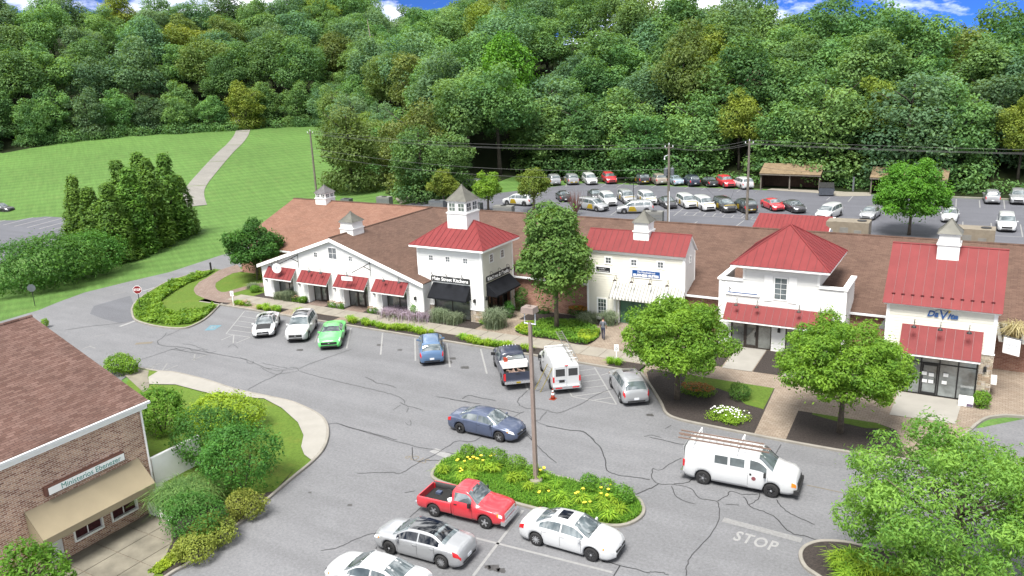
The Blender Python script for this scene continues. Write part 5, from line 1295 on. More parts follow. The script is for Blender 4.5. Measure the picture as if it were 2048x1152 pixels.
class Hull:
    """car body surface: x runs from the rear bumper (0) to the front (L)"""
    def __init__(s, L, W, top, belt, wb, wt, wheels, r, base=.20, x0=0.0, arch=.07, edge=.06, crown=.03):
        s.L, s.W, s.top, s.belt, s.wb, s.wt, s.wheels, s.r, s.base, s.x0, s.arch, s.edge, s.crown = L, W, top, belt, wb, wt, wheels, r, base, x0, arch, edge, crown
        s.mid = sum(wheels) / 2
    def sill(s, x):
        z = np.full_like(x, s.base)
        e = np.minimum(x - 0, s.L - x); z = z + .10 * np.clip(1 - e / .35, 0, 1)
        for w in s.wheels:
            R_ = s.r + s.arch; dx = np.abs(x - w)
            a = np.where(dx < R_, s.r * 0.98 + np.sqrt(np.maximum(R_ * R_ - dx * dx, 0)), 0); z = np.maximum(z, a)
        return z
    def sec(s, x):
        """section points, array (len(x), 11, 2) of half width and height"""
        x = np.atleast_1d(np.asarray(x, float))
        zt = pchip(s.top, x); zb = np.minimum(pchip(s.belt, x), zt - .02); wb = pchip(s.wb, x) * s.W; wt = np.minimum(pchip(s.wt, x) * s.W, wb * .97)
        zs = np.minimum(s.sill(x), zb - .04)
        z7 = np.maximum(zb + .012, zt - s.edge); z8 = np.maximum(z7 + .004, zt - s.edge * .25)
        P_ = np.zeros((len(x), 11, 2))
        def put(i, w, z): P_[:, i, 0] = w; P_[:, i, 1] = z
        put(0, wb * 0, zs); put(1, wb * .93, zs); put(2, wb * .985, zs + (zb - zs) * .18); put(3, wb * 1.0, zs + (zb - zs) * .5); put(4, wb * .985, zs + (zb - zs) * .86)
        put(5, wb * .955, zb); g = .10
        put(6, wb * .955 + (wt - wb * .955) * g, zb + (z7 - zb) * (g * .7)); put(7, wt, z7); put(8, wt * .93, z8); put(9, wt * .5, zt + s.crown * .7); put(10, wt * 0, zt + s.crown)
        return P_
    def pt(s, x, t, sd=1):
        x = np.atleast_1d(np.asarray(x, float)); t = np.broadcast_to(np.asarray(t, float), x.shape)
        P_ = s.sec(x); i = np.clip(np.floor(t).astype(int), 0, 9); f = t - i; r = np.arange(len(x))
        q = P_[r, i] * (1 - f)[:, None] + P_[r, i + 1] * f[:, None]
        return np.stack([x - s.mid, sd * q[:, 0], q[:, 1]], 1)
    def mesh(s, name, mats):
        st = set(np.round(np.linspace(s.x0, s.L, 44), 4)) | {s.x0 + .02, s.x0 + .05, s.x0 + .1, s.L - .02, s.L - .05, s.L - .1}
        for w in s.wheels:
            R_ = s.r + s.arch
            for k in (1.001, .995, .96, .88, .72, .5, .25, 0): st |= {w - R_ * k, w + R_ * k}
        xs_ = np.array(sorted(v for v in st if s.x0 <= v <= s.L)); P_ = s.sec(xs_); n = len(xs_)
        m = MB(); ring = 20
        for i in range(n):
            for j in range(11): m.v.append((xs_[i] - s.mid, -P_[i, j, 0], P_[i, j, 1]))
            for j in range(9, 0, -1): m.v.append((xs_[i] - s.mid, P_[i, j, 0], P_[i, j, 1]))
        for i in range(n - 1):
            for j in range(ring):
                j2 = (j + 1) % ring; m.f.append((i * ring + j, i * ring + j2, (i + 1) * ring + j2, (i + 1) * ring + j)); m.m.append(0)
        m.f.append(tuple(range(ring))[::-1]); m.f.append(tuple((n - 1) * ring + j for j in range(ring))); m.m += [0, 0]
        return m.mesh(name, mats, True)
    def grid(s, xg, tg, off, both=False):
        """patch lying off metres proud of the hull; xg (n,m), tg (n,m) in 0..20 going over the roof when both"""
        x = np.asarray(xg, float).ravel(); t = np.asarray(tg, float).ravel()
        def ev(x, t):
            sd = np.where(t > 10, 1.0, -1.0) if both else np.ones_like(t); tt = np.where(t > 10, 20 - t, t) if both else t
            P_ = s.pt(x, np.clip(tt, 0, 10)); P_[:, 1] *= sd; return P_
        p = ev(x, t); e = .03
        dx = ev(np.minimum(x + e, s.L), t) - ev(np.maximum(x - e, s.x0), t); dt = ev(x, np.minimum(t + .06, 20 if both else 10)) - ev(x, np.maximum(t - .06, 0))
        n = np.cross(dx, dt); ln = np.linalg.norm(n, axis=1, keepdims=True); n = n / np.maximum(ln, 1e-6)
        c = p - np.array([[0, 0, .7]]); c[:, 0] *= .25; sg = np.sign((n * c).sum(1, keepdims=True)); sg[sg == 0] = 1
        return p + n * sg * off

def patch(h, name, mat, parent, x0, x1, t0, t1, sd=1, off=.006, nx=8, nt=5, both=False, x0b=None, x1b=None, thin=.0):
    """hull-hugging panel; x0..x1 at t0, x0b..x1b at t1 when the sides lean"""
    x0b = x0 if x0b is None else x0b; x1b = x1 if x1b is None else x1b
    u, v = np.meshgrid(np.linspace(0, 1, nx), np.linspace(0, 1, nt))
    t = t0 + (t1 - t0) * v
    xl = x0 + (x0b - x0) * v; xr = x1 + (x1b - x1) * v
    x = xl + (xr - xl) * u
    P_ = h.grid(x, t, off, both)
    if not both: P_[:, 1] *= sd
    m = MB(); m.v = [tuple(q) for q in P_]
    for j in range(nt - 1):
        for i in range(nx - 1):
            f = (j * nx + i, j * nx + i + 1, (j + 1) * nx + i + 1, (j + 1) * nx + i); m.f.append(f if (sd < 0 or both) else f[::-1]); m.m.append(0)
    return m.build(name, mat, parent, True, world=False)

def arc_window(h, name, mat, parent, x0, x1, sd, lo=6.1, hi=6.86, off=.007):
    """side glass between the shoulder and the roof rail; drops columns where the roof is too low"""
    xs_ = np.linspace(x0, x1, 12); P_ = h.sec(xs_); ok = (P_[:, 7, 1] - P_[:, 5, 1]) > .10
    xs_ = xs_[ok]
    if len(xs_) < 3: return None
    u, v = np.meshgrid(xs_, np.linspace(lo, hi, 4)); Q = h.grid(u, v, off); Q[:, 1] *= sd
    m = MB(); m.v = [tuple(q) for q in Q]; n = len(xs_)
    for j in range(3):
        for i in range(n - 1):
            f = (j * n + i, j * n + i + 1, (j + 1) * n + i + 1, (j + 1) * n + i); m.f.append(f if sd < 0 else f[::-1]); m.m.append(0)
    return m.build(name, mat, parent, True, world=False)

WHEELS = {}
def wheel_meshes(r, w, spokes, rimmat):
    key = (r, w, spokes, rimmat)
    if key not in WHEELS:
        t = MB().lathe([(r * .66, -w * .42), (r * .90, -w * .5), (r * .985, -w * .36), (r, 0), (r * .985, w * .36), (r * .90, w * .5), (r * .66, w * .42)], 24, axis='y').mesh('tyre', 'tyre', True)
        g = MB(); g.lathe([(r * .67, -w * .40), (r * .67, w * .43), (r * .60, w * .44), (r * .58, w * .30), (r * .1, w * .30)], 24, axis='y', mi=1)
        for k in range(spokes):
            a = 2 * math.pi * k / spokes; ca, sa = math.cos(a), math.sin(a); hw_ = r * (.07 if spokes > 6 else .11)
            q = []
            for yy in (w * .30, w * .42):
                for rr_, ww in ((r * .12, hw_ * 1.2), (r * .62, hw_)):
                    for sg in (-1, 1): q.append((ca * rr_ - sa * ww * sg, yy, sa * rr_ + ca * ww * sg))
            g.add([q[0], q[1], q[3], q[2], q[4], q[5], q[7], q[6]], [(0, 3, 2, 1), (4, 5, 6, 7), (0, 1, 5, 4), (1, 2, 6, 5), (2, 3, 7, 6), (3, 0, 4, 7)], 0)
        g.lathe([(r * .15, w * .3), (r * .15, w * .46), (r * .1, w * .48)], 12, axis='y')
        WHEELS[key] = (t, g.mesh('rim', [rimmat, 'trim_black'], False))
    return WHEELS[key]

def put_wheels(root, h, r, w=.22, spokes=5, rim='rim_silver', track=None):
    t, g = wheel_meshes(r, w, spokes, rim)
    tr = (track or h.W - .12)
    for wx in h.wheels:
        for sd in (-1, 1):
            o = bpy.data.objects.new('wheel', t); col.objects.link(o); o.parent = root
            o.location = (wx - h.mid, sd * tr, r); o.rotation_euler = (0, random.uniform(0, 1), 0 if sd > 0 else math.pi)
            g_ = bpy.data.objects.new('rim', g); col.objects.link(g_); g_.parent = o

SEDAN = dict(L=4.83, W=.915, r=.33,
    top=[(0, .60), (.04, .80), (.14, .98), (.55, 1.06), (.80, 1.10), (1.62, 1.42), (2.25, 1.455), (2.75, 1.43), (3.62, 1.03), (4.2, .95), (4.6, .82), (4.78, .68), (4.83, .52)],
    belt=[(0, .58), (.1, .86), (.6, .98), (2.4, .93), (3.6, .90), (4.3, .80), (4.7, .64), (4.83, .48)],
    wb=[(0, .76), (.12, .90), (.6, .97), (1.5, 1), (3.4, 1), (4.2, .96), (4.6, .86), (4.83, .60)],
    wt=[(0, .66), (.3, .80), (.85, .76), (1.7, .62), (2.6, .64), (3.0, .70), (3.65, .82), (4.3, .80), (4.83, .46)], wheels=(.98, 3.76))
COUPE = dict(L=4.78, W=.935, r=.345,
    top=[(0, .66), (.03, .86), (.10, 1.02), (.55, 1.07), (.85, 1.09), (1.70, 1.37), (2.2, 1.395), (2.6, 1.36), (3.15, 1.04), (3.8, .98), (4.4, .90), (4.72, .74), (4.78, .56)],
    belt=[(0, .62), (.1, .92), (.6, 1.00), (2.4, .96), (3.2, .95), (4.3, .86), (4.65, .72), (4.78, .52)],
    wb=[(0, .84), (.12, .93), (.7, 1.0), (1.5, .98), (3.4, .97), (4.0, .99), (4.6, .92), (4.78, .78)],
    wt=[(0, .72), (.3, .82), (.85, .76), (1.7, .60), (2.3, .61), (2.7, .68), (3.2, .82), (4.3, .84), (4.78, .62)], wheels=(1.0, 3.72))
SPORT = dict(L=4.69, W=.97, r=.36,
    top=[(0, .70), (.03, .92), (.15, 1.03), (.8, 1.10), (1.5, 1.23), (2.2, 1.295), (2.6, 1.27), (3.4, .93), (3.9, .80), (4.4, .66), (4.64, .52), (4.69, .40)],
    belt=[(0, .66), (.1, .88), (.7, .98), (1.6, .92), (2.6, .84), (3.4, .80), (4.2, .66), (4.6, .50), (4.69, .36)],
    wb=[(0, .86), (.12, .95), (.8, 1.0), (1.6, .97), (2.6, .94), (3.6, .98), (4.2, .95), (4.55, .82), (4.69, .58)],
    wt=[(0, .62), (.4, .66), (1.2, .60), (2.0, .58), (2.6, .62), (3.3, .76), (4.2, .74), (4.69, .42)], wheels=(.96, 3.76))
SUV = dict(L=4.80, W=.95, r=.37,
    top=[(0, .70), (.03, 1.0), (.10, 1.18), (.40, 1.64), (.70, 1.74), (1.6, 1.785), (2.5, 1.74), (2.85, 1.66), (3.50, 1.20), (3.8, 1.13), (4.5, 1.02), (4.74, .86), (4.80, .62)],
    belt=[(0, .66), (.08, 1.04), (.5, 1.12), (2.4, 1.07), (3.5, 1.05), (4.4, .94), (4.7, .78), (4.80, .56)],
    wb=[(0, .84), (.12, .94), (.6, .98), (1.5, 1), (3.5, 1), (4.2, .97), (4.6, .88), (4.80, .66)],
    wt=[(0, .70), (.15, .76), (.5, .70), (1.4, .70), (2.6, .70), (2.95, .74), (3.55, .84), (4.4, .82), (4.80, .54)], wheels=(.93, 3.78), base=.24)
MINIVAN = dict(L=5.15, W=.99, r=.34,
    top=[(0, .72), (.03, 1.05), (.10, 1.22), (.34, 1.66), (.60, 1.74), (1.6, 1.775), (2.8, 1.74), (3.2, 1.64), (4.05, 1.14), (4.3, 1.05), (4.85, .92), (5.08, .76), (5.15, .56)],
    belt=[(0, .68), (.08, 1.05), (.5, 1.10), (2.6, 1.04), (3.8, 1.02), (4.6, .88), (5.05, .68), (5.15, .50)],
    wb=[(0, .86), (.12, .94), (.6, .98), (1.5, 1), (3.7, 1), (4.5, .96), (4.95, .85), (5.15, .62)],
    wt=[(0, .74), (.15, .80), (.5, .74), (1.4, .74), (2.8, .74), (3.3, .76), (4.1, .84), (4.8, .80), (5.15, .50)], wheels=(.98, 4.06), base=.22)
WAGON = dict(SUV, L=4.88, top=[(0, .70), (.03, 1.0), (.10, 1.15), (.38, 1.56), (.65, 1.66), (1.6, 1.70), (2.6, 1.66), (2.95, 1.58), (3.65, 1.15), (3.9, 1.08), (4.6, .98), (4.82, .84), (4.88, .60)],
    belt=[(0, .66), (.08, 1.02), (.5, 1.08), (2.4, 1.03), (3.6, 1.0), (4.5, .92), (4.8, .76), (4.88, .54)], wb=[(0, .84), (.12, .94), (.6, .98), (1.5, 1), (3.6, 1), (4.3, .97), (4.7, .88), (4.88, .66)],
    wt=[(0, .70), (.15, .76), (.5, .70), (1.4, .70), (2.7, .70), (3.1, .74), (3.65, .84), (4.5, .82), (4.88, .54)], wheels=(.95, 3.84), W=.935, r=.35)
FULLVAN = dict(L=5.69, W=1.0, r=.37,
    top=[(0, .95), (.02, 1.5), (.08, 1.95), (.25, 2.05), (1.5, 2.09), (3.2, 2.09), (3.75, 2.03), (4.55, 1.42), (4.9, 1.30), (5.45, 1.20), (5.64, 1.02), (5.69, .75)],
    belt=[(0, .88), (.06, 1.08), (.5, 1.12), (3.5, 1.12), (4.5, 1.12), (5.3, 1.06), (5.6, .94), (5.69, .70)],
    wb=[(0, .90), (.1, .96), (.5, 1), (4.2, 1), (5.0, .97), (5.5, .90), (5.69, .76)],
    wt=[(0, .80), (.1, .86), (.5, .84), (3.4, .82), (3.9, .82), (4.6, .86), (5.3, .84), (5.69, .66)], wheels=(1.05, 4.50), base=.30, edge=.10)
PICKUP = dict(L=4.75, W=.87, r=.345, x0=1.98,
    top=[(1.98, 1.58), (2.02, 1.62), (2.15, 1.67), (2.7, 1.685), (2.85, 1.65), (3.42, 1.16), (3.6, 1.11), (4.4, 1.02), (4.68, .92), (4.75, .72)],
    belt=[(1.98, 1.06), (2.7, 1.05), (3.4, 1.03), (4.3, .95), (4.66, .84), (4.75, .66)],
    wb=[(1.98, 1), (3.4, 1), (4.2, .98), (4.6, .92), (4.75, .82)],
    wt=[(1.98, .74), (2.7, .74), (3.0, .78), (3.45, .86), (4.4, .86), (4.75, .74)], wheels=(.92, 3.78), base=.34)
BIGPICKUP = dict(L=5.80, W=1.01, r=.40, x0=2.15,
    top=[(2.15, 1.85), (2.2, 1.9), (2.35, 1.96), (3.4, 1.97), (3.7, 1.92), (4.30, 1.36), (4.5, 1.30), (5.4, 1.22), (5.74, 1.12), (5.80, .85)],
    belt=[(2.15, 1.26), (3.5, 1.24), (4.3, 1.22), (5.3, 1.12), (5.72, 1.02), (5.80, .80)],
    wb=[(2.15, 1), (4.3, 1), (5.2, .98), (5.65, .93), (5.80, .85)],
    wt=[(2.15, .76), (3.4, .76), (3.8, .80), (4.35, .86), (5.3, .86), (5.80, .78)], wheels=(1.15, 4.85), base=.42)

def body_shell(root, h, pnt):
    o = link('body', h.mesh('body', [pnt]), root)
    u = MB(); u.box(-h.mid + max(h.x0, .25), h.L - h.mid - .25, -h.W + .20, h.W - .20, h.base - .02, h.base + .36); u.build('underbody', 'underbody_black', root, world=False)
    return o

def box_part(root, name, mat, x0, x1, y0, y1, z0, z1): return MB().box(x0, x1, y0, y1, z0, z1).build(name, mat, root, world=False)

def make_car(name, spec, paintm, label, cat, glass='car_glass', kind='sedan', detail=True, group=None, spokes=5, rim='rim_silver', roofglass=None, sunroof=False, rails=False, plate=True, winmat=None):
    root = thing(name, label, cat, group=group)
    h = Hull(**{k: v for k, v in spec.items()})
    body = body_shell(root, h, paintm)
    L, mid, W = h.L, h.mid, h.W
    wg = winmat or glass
    G_ = {'sedan': dict(ws=(2.82, 3.60), rw=(.86, 1.62), sw=((1.12, 2.18), (2.25, 3.35)), dr=((1.30, 2.22), (2.22, 3.28))),
          'coupe': dict(ws=(2.62, 3.16), rw=(.92, 1.70), sw=((1.42, 1.80), (1.86, 2.95)), dr=((1.80, 3.05),)),
          'sport': dict(ws=(2.62, 3.42), rw=(.95, 1.6), sw=((1.45, 2.0), (2.05, 3.1)), dr=((1.85, 3.10),)),
          'suv': dict(ws=(2.86, 3.46), rw=(.12, .44), sw=((.62, 1.16), (1.22, 2.15), (2.22, 3.22)), dr=((1.25, 2.18), (2.18, 3.15))),
          'wagon': dict(ws=(2.98, 3.62), rw=(.12, .42), sw=((.62, 1.20), (1.26, 2.20), (2.27, 3.36)), dr=((1.30, 2.22), (2.22, 3.25))),
          'minivan': dict(ws=(3.22, 4.02), rw=(.12, .38), sw=((.50, 1.32), (1.38, 2.55), (2.62, 3.78)), dr=((1.45, 2.55), (2.55, 3.60)))}[kind]
    patch(h, 'windshield', glass, root, G_['ws'][0], G_['ws'][1], 7.35, 12.65, both=True, nx=6, nt=9)
    patch(h, 'rear_window', glass, root, G_['rw'][0], G_['rw'][1], 7.45, 12.55, both=True, nx=5, nt=9)
    for sd in (-1, 1):
        for a, b in G_['sw']: arc_window(h, 'side_window', wg, root, a, b, sd)
        if detail:
            for a, b in G_['dr']:
                dr_ = patch(h, 'door', paintm, root, a, b, 1.3, 5.05, sd, .004, 8, 6)
                for xx in (a, b): patch(h, 'door_gap', 'trim_black', dr_, xx - .007, xx + .007, 1.3, 5.6, sd, .0055, 2, 6)
                hp = h.pt(np.array([a + .13]), np.array([4.3]), sd)[0]
                box_part(dr_, 'handle', paintm, hp[0] - .09, hp[0] + .09, hp[1] - .03, hp[1] + .03, hp[2] - .018, hp[2] + .018)
        mx = G_['dr'][-1][1] - .06
        q = h.pt(np.array([mx]), np.array([5.6]), sd)[0]
        mm_ = MB(); mm_.hexa([(q[0] - .05, q[1], q[2] - .03), (q[0] + .05, q[1], q[2] - .02), (q[0] + .04, q[1] + sd * .2, q[2] - .01), (q[0] - .06, q[1] + sd * .2, q[2] - .01), (q[0] - .05, q[1], q[2] + .09), (q[0] + .03, q[1], q[2] + .09), (q[0] + .02, q[1] + sd * .2, q[2] + .11), (q[0] - .06, q[1] + sd * .2, q[2] + .11)])
        mm_.build('mirror', paintm, root, world=False)
        hl = patch(h, 'headlight', 'lamp_clear', root, L - .50, L - .10, 4.0, 6.4, sd, .008, 6, 4, x0b=L - .62, x1b=L - .20)
        patch(h, 'taillight', 'lamp_red', root, .02, .34 if kind in ('sedan', 'coupe') else .16, 3.6, 5.2 if kind in ('sedan', 'coupe') else 6.2, sd, .008, 5, 4, x1b=.40 if kind in ('sedan', 'coupe') else .22)
        if detail: patch(h, 'turn_signal', 'lamp_orange', hl, L - .52, L - .44, 4.0, 5.0, sd, .012, 2, 3)
    zf = float(pchip(h.top, [L - .02])[0])
    zl = h.base
    fw = W * float(pchip(h.wb, [L])[0])
    box_part(root, 'grille', 'trim_black', L - mid - .05, L - mid + .012, -fw * .85, fw * .85, zl + .30, zl + .40 + (.10 if kind not in ('sport', 'sedan') else 0))
    box_part(root, 'lower_intake', 'trim_black', L - mid - .06, L - mid + .010, -fw * .9, fw * .9, zl + .10, zl + .22)
    if detail:
        box_part(root, 'badge', 'chrome', L - mid - .03, L - mid + .022, -.06, .06, zl + .38, zl + .45)
    if plate:
        zr = .72 if kind in ('sedan', 'coupe', 'sport') else .86
        zr = min(zr, float(pchip(h.top, [0.0])[0]) - .03)
        box_part(root, 'plate', 'plate_white', -mid - .015, -mid + .03, -.16, .16, zr - .14, zr)
    box_part(root, 'rear_bumper_trim', 'trim_black', -mid - .006, -mid + .05, -W * .62, W * .62, zl + .12, zl + .22)
    if roofglass: patch(h, 'glass_roof', 'car_glass_dark', root, roofglass[0], roofglass[1], 8.0, 12.0, both=True, nx=8, nt=9, off=.008)
    if sunroof: patch(h, 'sunroof', 'car_glass_dark', root, sunroof[0], sunroof[1], 8.75, 11.25, both=True, nx=4, nt=5, off=.008)
    if rails:
        for sd in (-1, 1):
            xs_ = np.linspace(G_['rw'][1] + .25, G_['ws'][0] - .25, 6); q = h.pt(xs_, np.full(6, 8.0), sd); q[:, 2] += .06; q[0, 2] -= .05; q[-1, 2] -= .05
            MB().tube([tuple(v) for v in q], .022, 6).build('roof_rail', rails, root, world=False)
    if detail and kind != 'sport':
        for sd in (-1, 1):
            m = MB(); b0_ = h.pt(np.array([G_['ws'][1] - .02]), np.array([10.0]))[0]
            m.tube([(b0_[0] + .03, sd * .08, b0_[2] + .02), (b0_[0] - .10, sd * .08 + sd * .42, b0_[2] + .045)], .010, 4); m.build('wiper', 'trim_black', root, world=False)
    put_wheels(root, h, h.r, .22, spokes, rim)
    root['hw'] = W
    return root, h

def place(root, rear, front_, vis, inset=.02):
    """stand a car on its wheel marks: rear and front wheel of the side we see ('R' or 'L')"""
    a, b = Vector(rear), Vector(front_); d = (b - a).normalized(); n = Vector((-d.y, d.x)) * (1 if vis == 'R' else -1)
    c = (a + b) / 2 + n * (root['hw'] - inset)
    root.location = (c.x, c.y, 0.0); root.rotation_euler = (0, 0, math.atan2(d.y, d.x)); del root['hw']
    return root

def stand(root, x, y, deg):
    root.location = (x, y, 0.0); root.rotation_euler = (0, 0, R(deg))
    if 'hw' in root: del root['hw']
    return root

white = paint('paint_white', (0.46, 0.47, 0.48)); silver = paint('paint_silver', (0.33, 0.34, 0.355), .35); black_p = paint('paint_black', (0.012, 0.013, 0.015))
pearl = paint('paint_pearl', (0.42, 0.43, 0.44))
# --- cars on the front lot
c, h = make_car('parked_car', SEDAN, white, 'white sedan with open sunroof beside the flower island', 'car', spokes=10, sunroof=(1.85, 2.40))
place(c, (-16.70, 29.10), (-13.94, 29.12), 'R')
c, h = make_car('parked_car', SEDAN, silver, 'silver sedan with black glass roof parked nose left', 'car', spokes=12, roofglass=(1.05, 2.80), winmat='car_glass_dark')
place(c, (-19.64, 25.65), (-22.39, 25.49), 'L')
c, h = make_car('parked_car', SEDAN, white, 'white sedan cut off by the bottom edge of the picture', 'car', spokes=10)
q1, q2 = Vector((-19.64, 25.65)), Vector((-22.39, 25.49)); dv = (q2 - q1).normalized(); nv = Vector((-dv.y, dv.x)) * 3.15
place(c, tuple(q1 + nv + dv * .35), tuple(q2 + nv + dv * .35), 'L')
slate = paint('paint_slate_blue', (0.055, 0.075, 0.135), .3)
c, h = make_car('moving_car', SEDAN, slate, 'dark blue sedan driving across the middle of the lot', 'car', spokes=5)
place(c, (-26.49, 37.52), (-23.81, 37.50), 'R')
green_p = paint('paint_green', (0.085, 0.50, 0.11))
c, h = make_car('parked_car', COUPE, green_p, 'bright green sports coupe parked facing out by the kerb', 'car', kind='coupe', spokes=5)
place(c, (-45.89, 49.46), (-43.98, 46.72), 'L')
c, h = make_car('parked_car', SPORT, pearl, 'low white sports car with black hood, leftmost by the kerb', 'car', kind='sport', spokes=5)
place(c, (-53.32, 49.23), (-51.22, 46.61), 'L')
patch(h, 'black_hood', 'trim_black', c, 3.44, 4.25, 8.3, 11.7, both=True, nx=5, nt=7, x0b=3.44)
patch(h, 'black_roof', 'car_glass_dark', c, 1.3, 2.6, 8.0, 12.0, both=True, nx=5, nt=7)
c, h = make_car('parked_car', SUV, pearl, 'white SUV with dark glass roof between sports car and green coupe', 'car', kind='suv', spokes=5, roofglass=(1.25, 2.65), rails='chrome')
place(c, (-49.39, 49.69), (-47.71, 46.95), 'L')
blue_p = paint('paint_steel_blue', (0.085, 0.165, 0.30), .3)
c, h = make_car('parked_car', WAGON, blue_p, 'steel blue crossover parked nose in with its rear to us', 'car', kind='wagon', rails='trim_black', spokes=5)
a_, b_ = Vector((-34.51, 47.41)), Vector((-SD.x, -SD.y)); place(c, tuple(a_), tuple(a_ + b_ * 2.89), 'R')
c, h = make_car('parked_car', dict(SUV, L=4.55, W=.91, r=.345, top=[(0, .66), (.03, .95), (.10, 1.1), (.45, 1.56), (.75, 1.65), (1.5, 1.68), (2.4, 1.64), (2.75, 1.56), (3.36, 1.12), (3.6, 1.05), (4.3, .95), (4.5, .82), (4.55, .6)],
    belt=[(0, .62), (.08, 1.0), (.5, 1.06), (2.4, 1.0), (3.4, .98), (4.2, .88), (4.46, .74), (4.55, .54)], wheels=(.90, 3.52), base=.22,
    wb=[(0, .82), (.12, .93), (.6, .98), (1.5, 1), (3.4, 1), (4.0, .97), (4.35, .88), (4.55, .66)], wt=[(0, .68), (.15, .74), (.5, .68), (1.4, .70), (2.6, .70), (2.9, .74), (3.4, .84), (4.2, .82), (4.55, .54)]), silver,
    'silver crossover parked beside the right-hand flower bed', 'car', kind='suv', sunroof=(1.9, 2.5), spokes=5)
place(c, (-19.49, 45.58), (-21.32, 48.05), 'L')

def bed_of(root, h, xb, pnt, zrail, zfloor, wall=.06, liner='trim_black', tail='lamp_red'):
    """open load bed from the tailgate (x=0) to the cab (x=xb)"""
    m = MB(); mid, W, L = h.mid, h.W, h.L; xs_ = np.unique(np.concatenate([np.linspace(.02, xb - .03, 22), [h.wheels[0] + k * (h.r + h.arch) for k in (-1.001, -.99, -.9, -.7, -.4, 0, .4, .7, .9, .99, 1.001)]]))
    xs_ = xs_[(xs_ >= .02) & (xs_ <= xb - .03)]; zs = h.sill(xs_); zs = np.maximum(zs, h.base + .06)
    for sd in (-1, 1):
        k = len(m.v); n = len(xs_)
        for x, z in zip(xs_, zs):
            for w, zz in ((W * .95, z), (W * .99, z + .1 * (zrail - z)), (W, z + .5 * (zrail - z)), (W * .985, zrail - .05), (W * .96, zrail), (W * .96 - wall, zrail), (W * .96 - wall, zfloor)): m.v.append((x - mid, sd * w, float(zz)))
        for i in range(n - 1):
            for j in range(6):
                f = (k + i * 7 + j, k + (i + 1) * 7 + j, k + (i + 1) * 7 + j + 1, k + i * 7 + j + 1); m.f.append(f if sd < 0 else f[::-1]); m.m.append(1 if j == 5 else 0)
        for i in (0, n - 1): m.f.append(tuple(k + i * 7 + j for j in range(7))); m.m.append(0)
    b = m.build('bed', [pnt, liner], root, True, world=False)
    MB().box(.05 - mid, xb - mid - .04, -W * .9, W * .9, zfloor - .04, zfloor).build('bed_floor', liner, b, world=False)
    MB().box(xb - mid - .08, xb - mid - .035, -W * .9, W * .9, zfloor, zrail - .01).build('bulkhead', liner, b, world=False)
    tg = MB().box(-mid - .005, .05 - mid, -W * .80, W * .80, zfloor - .12, zrail - .02).build('tailgate', pnt, root, world=False)
    MB().box(-mid - .02, -mid - .004, -.16, .16, zrail - .16, zrail - .10).build('handle', 'trim_black', tg, world=False)
    for sd in (-1, 1): MB().box(-mid - .01, .10 - mid, sd * W * .90 - .075, sd * W * .90 + .075, zfloor - .08, zrail - .10).build('taillight', tail, root, world=False)
    bm_ = MB().box(-mid - .16, -mid + .04, -W * .93, W * .93, h.base + .10, h.base + .28).build('rear_bumper', 'chrome', root, world=False)
    MB().box(-mid - .175, -mid - .16, -.15, .15, h.base + .13, h.base + .25).build('plate', 'decal_yellow', bm_, world=False)
    for xr in np.arange(.2, xb - .3, .22): pass
    return b

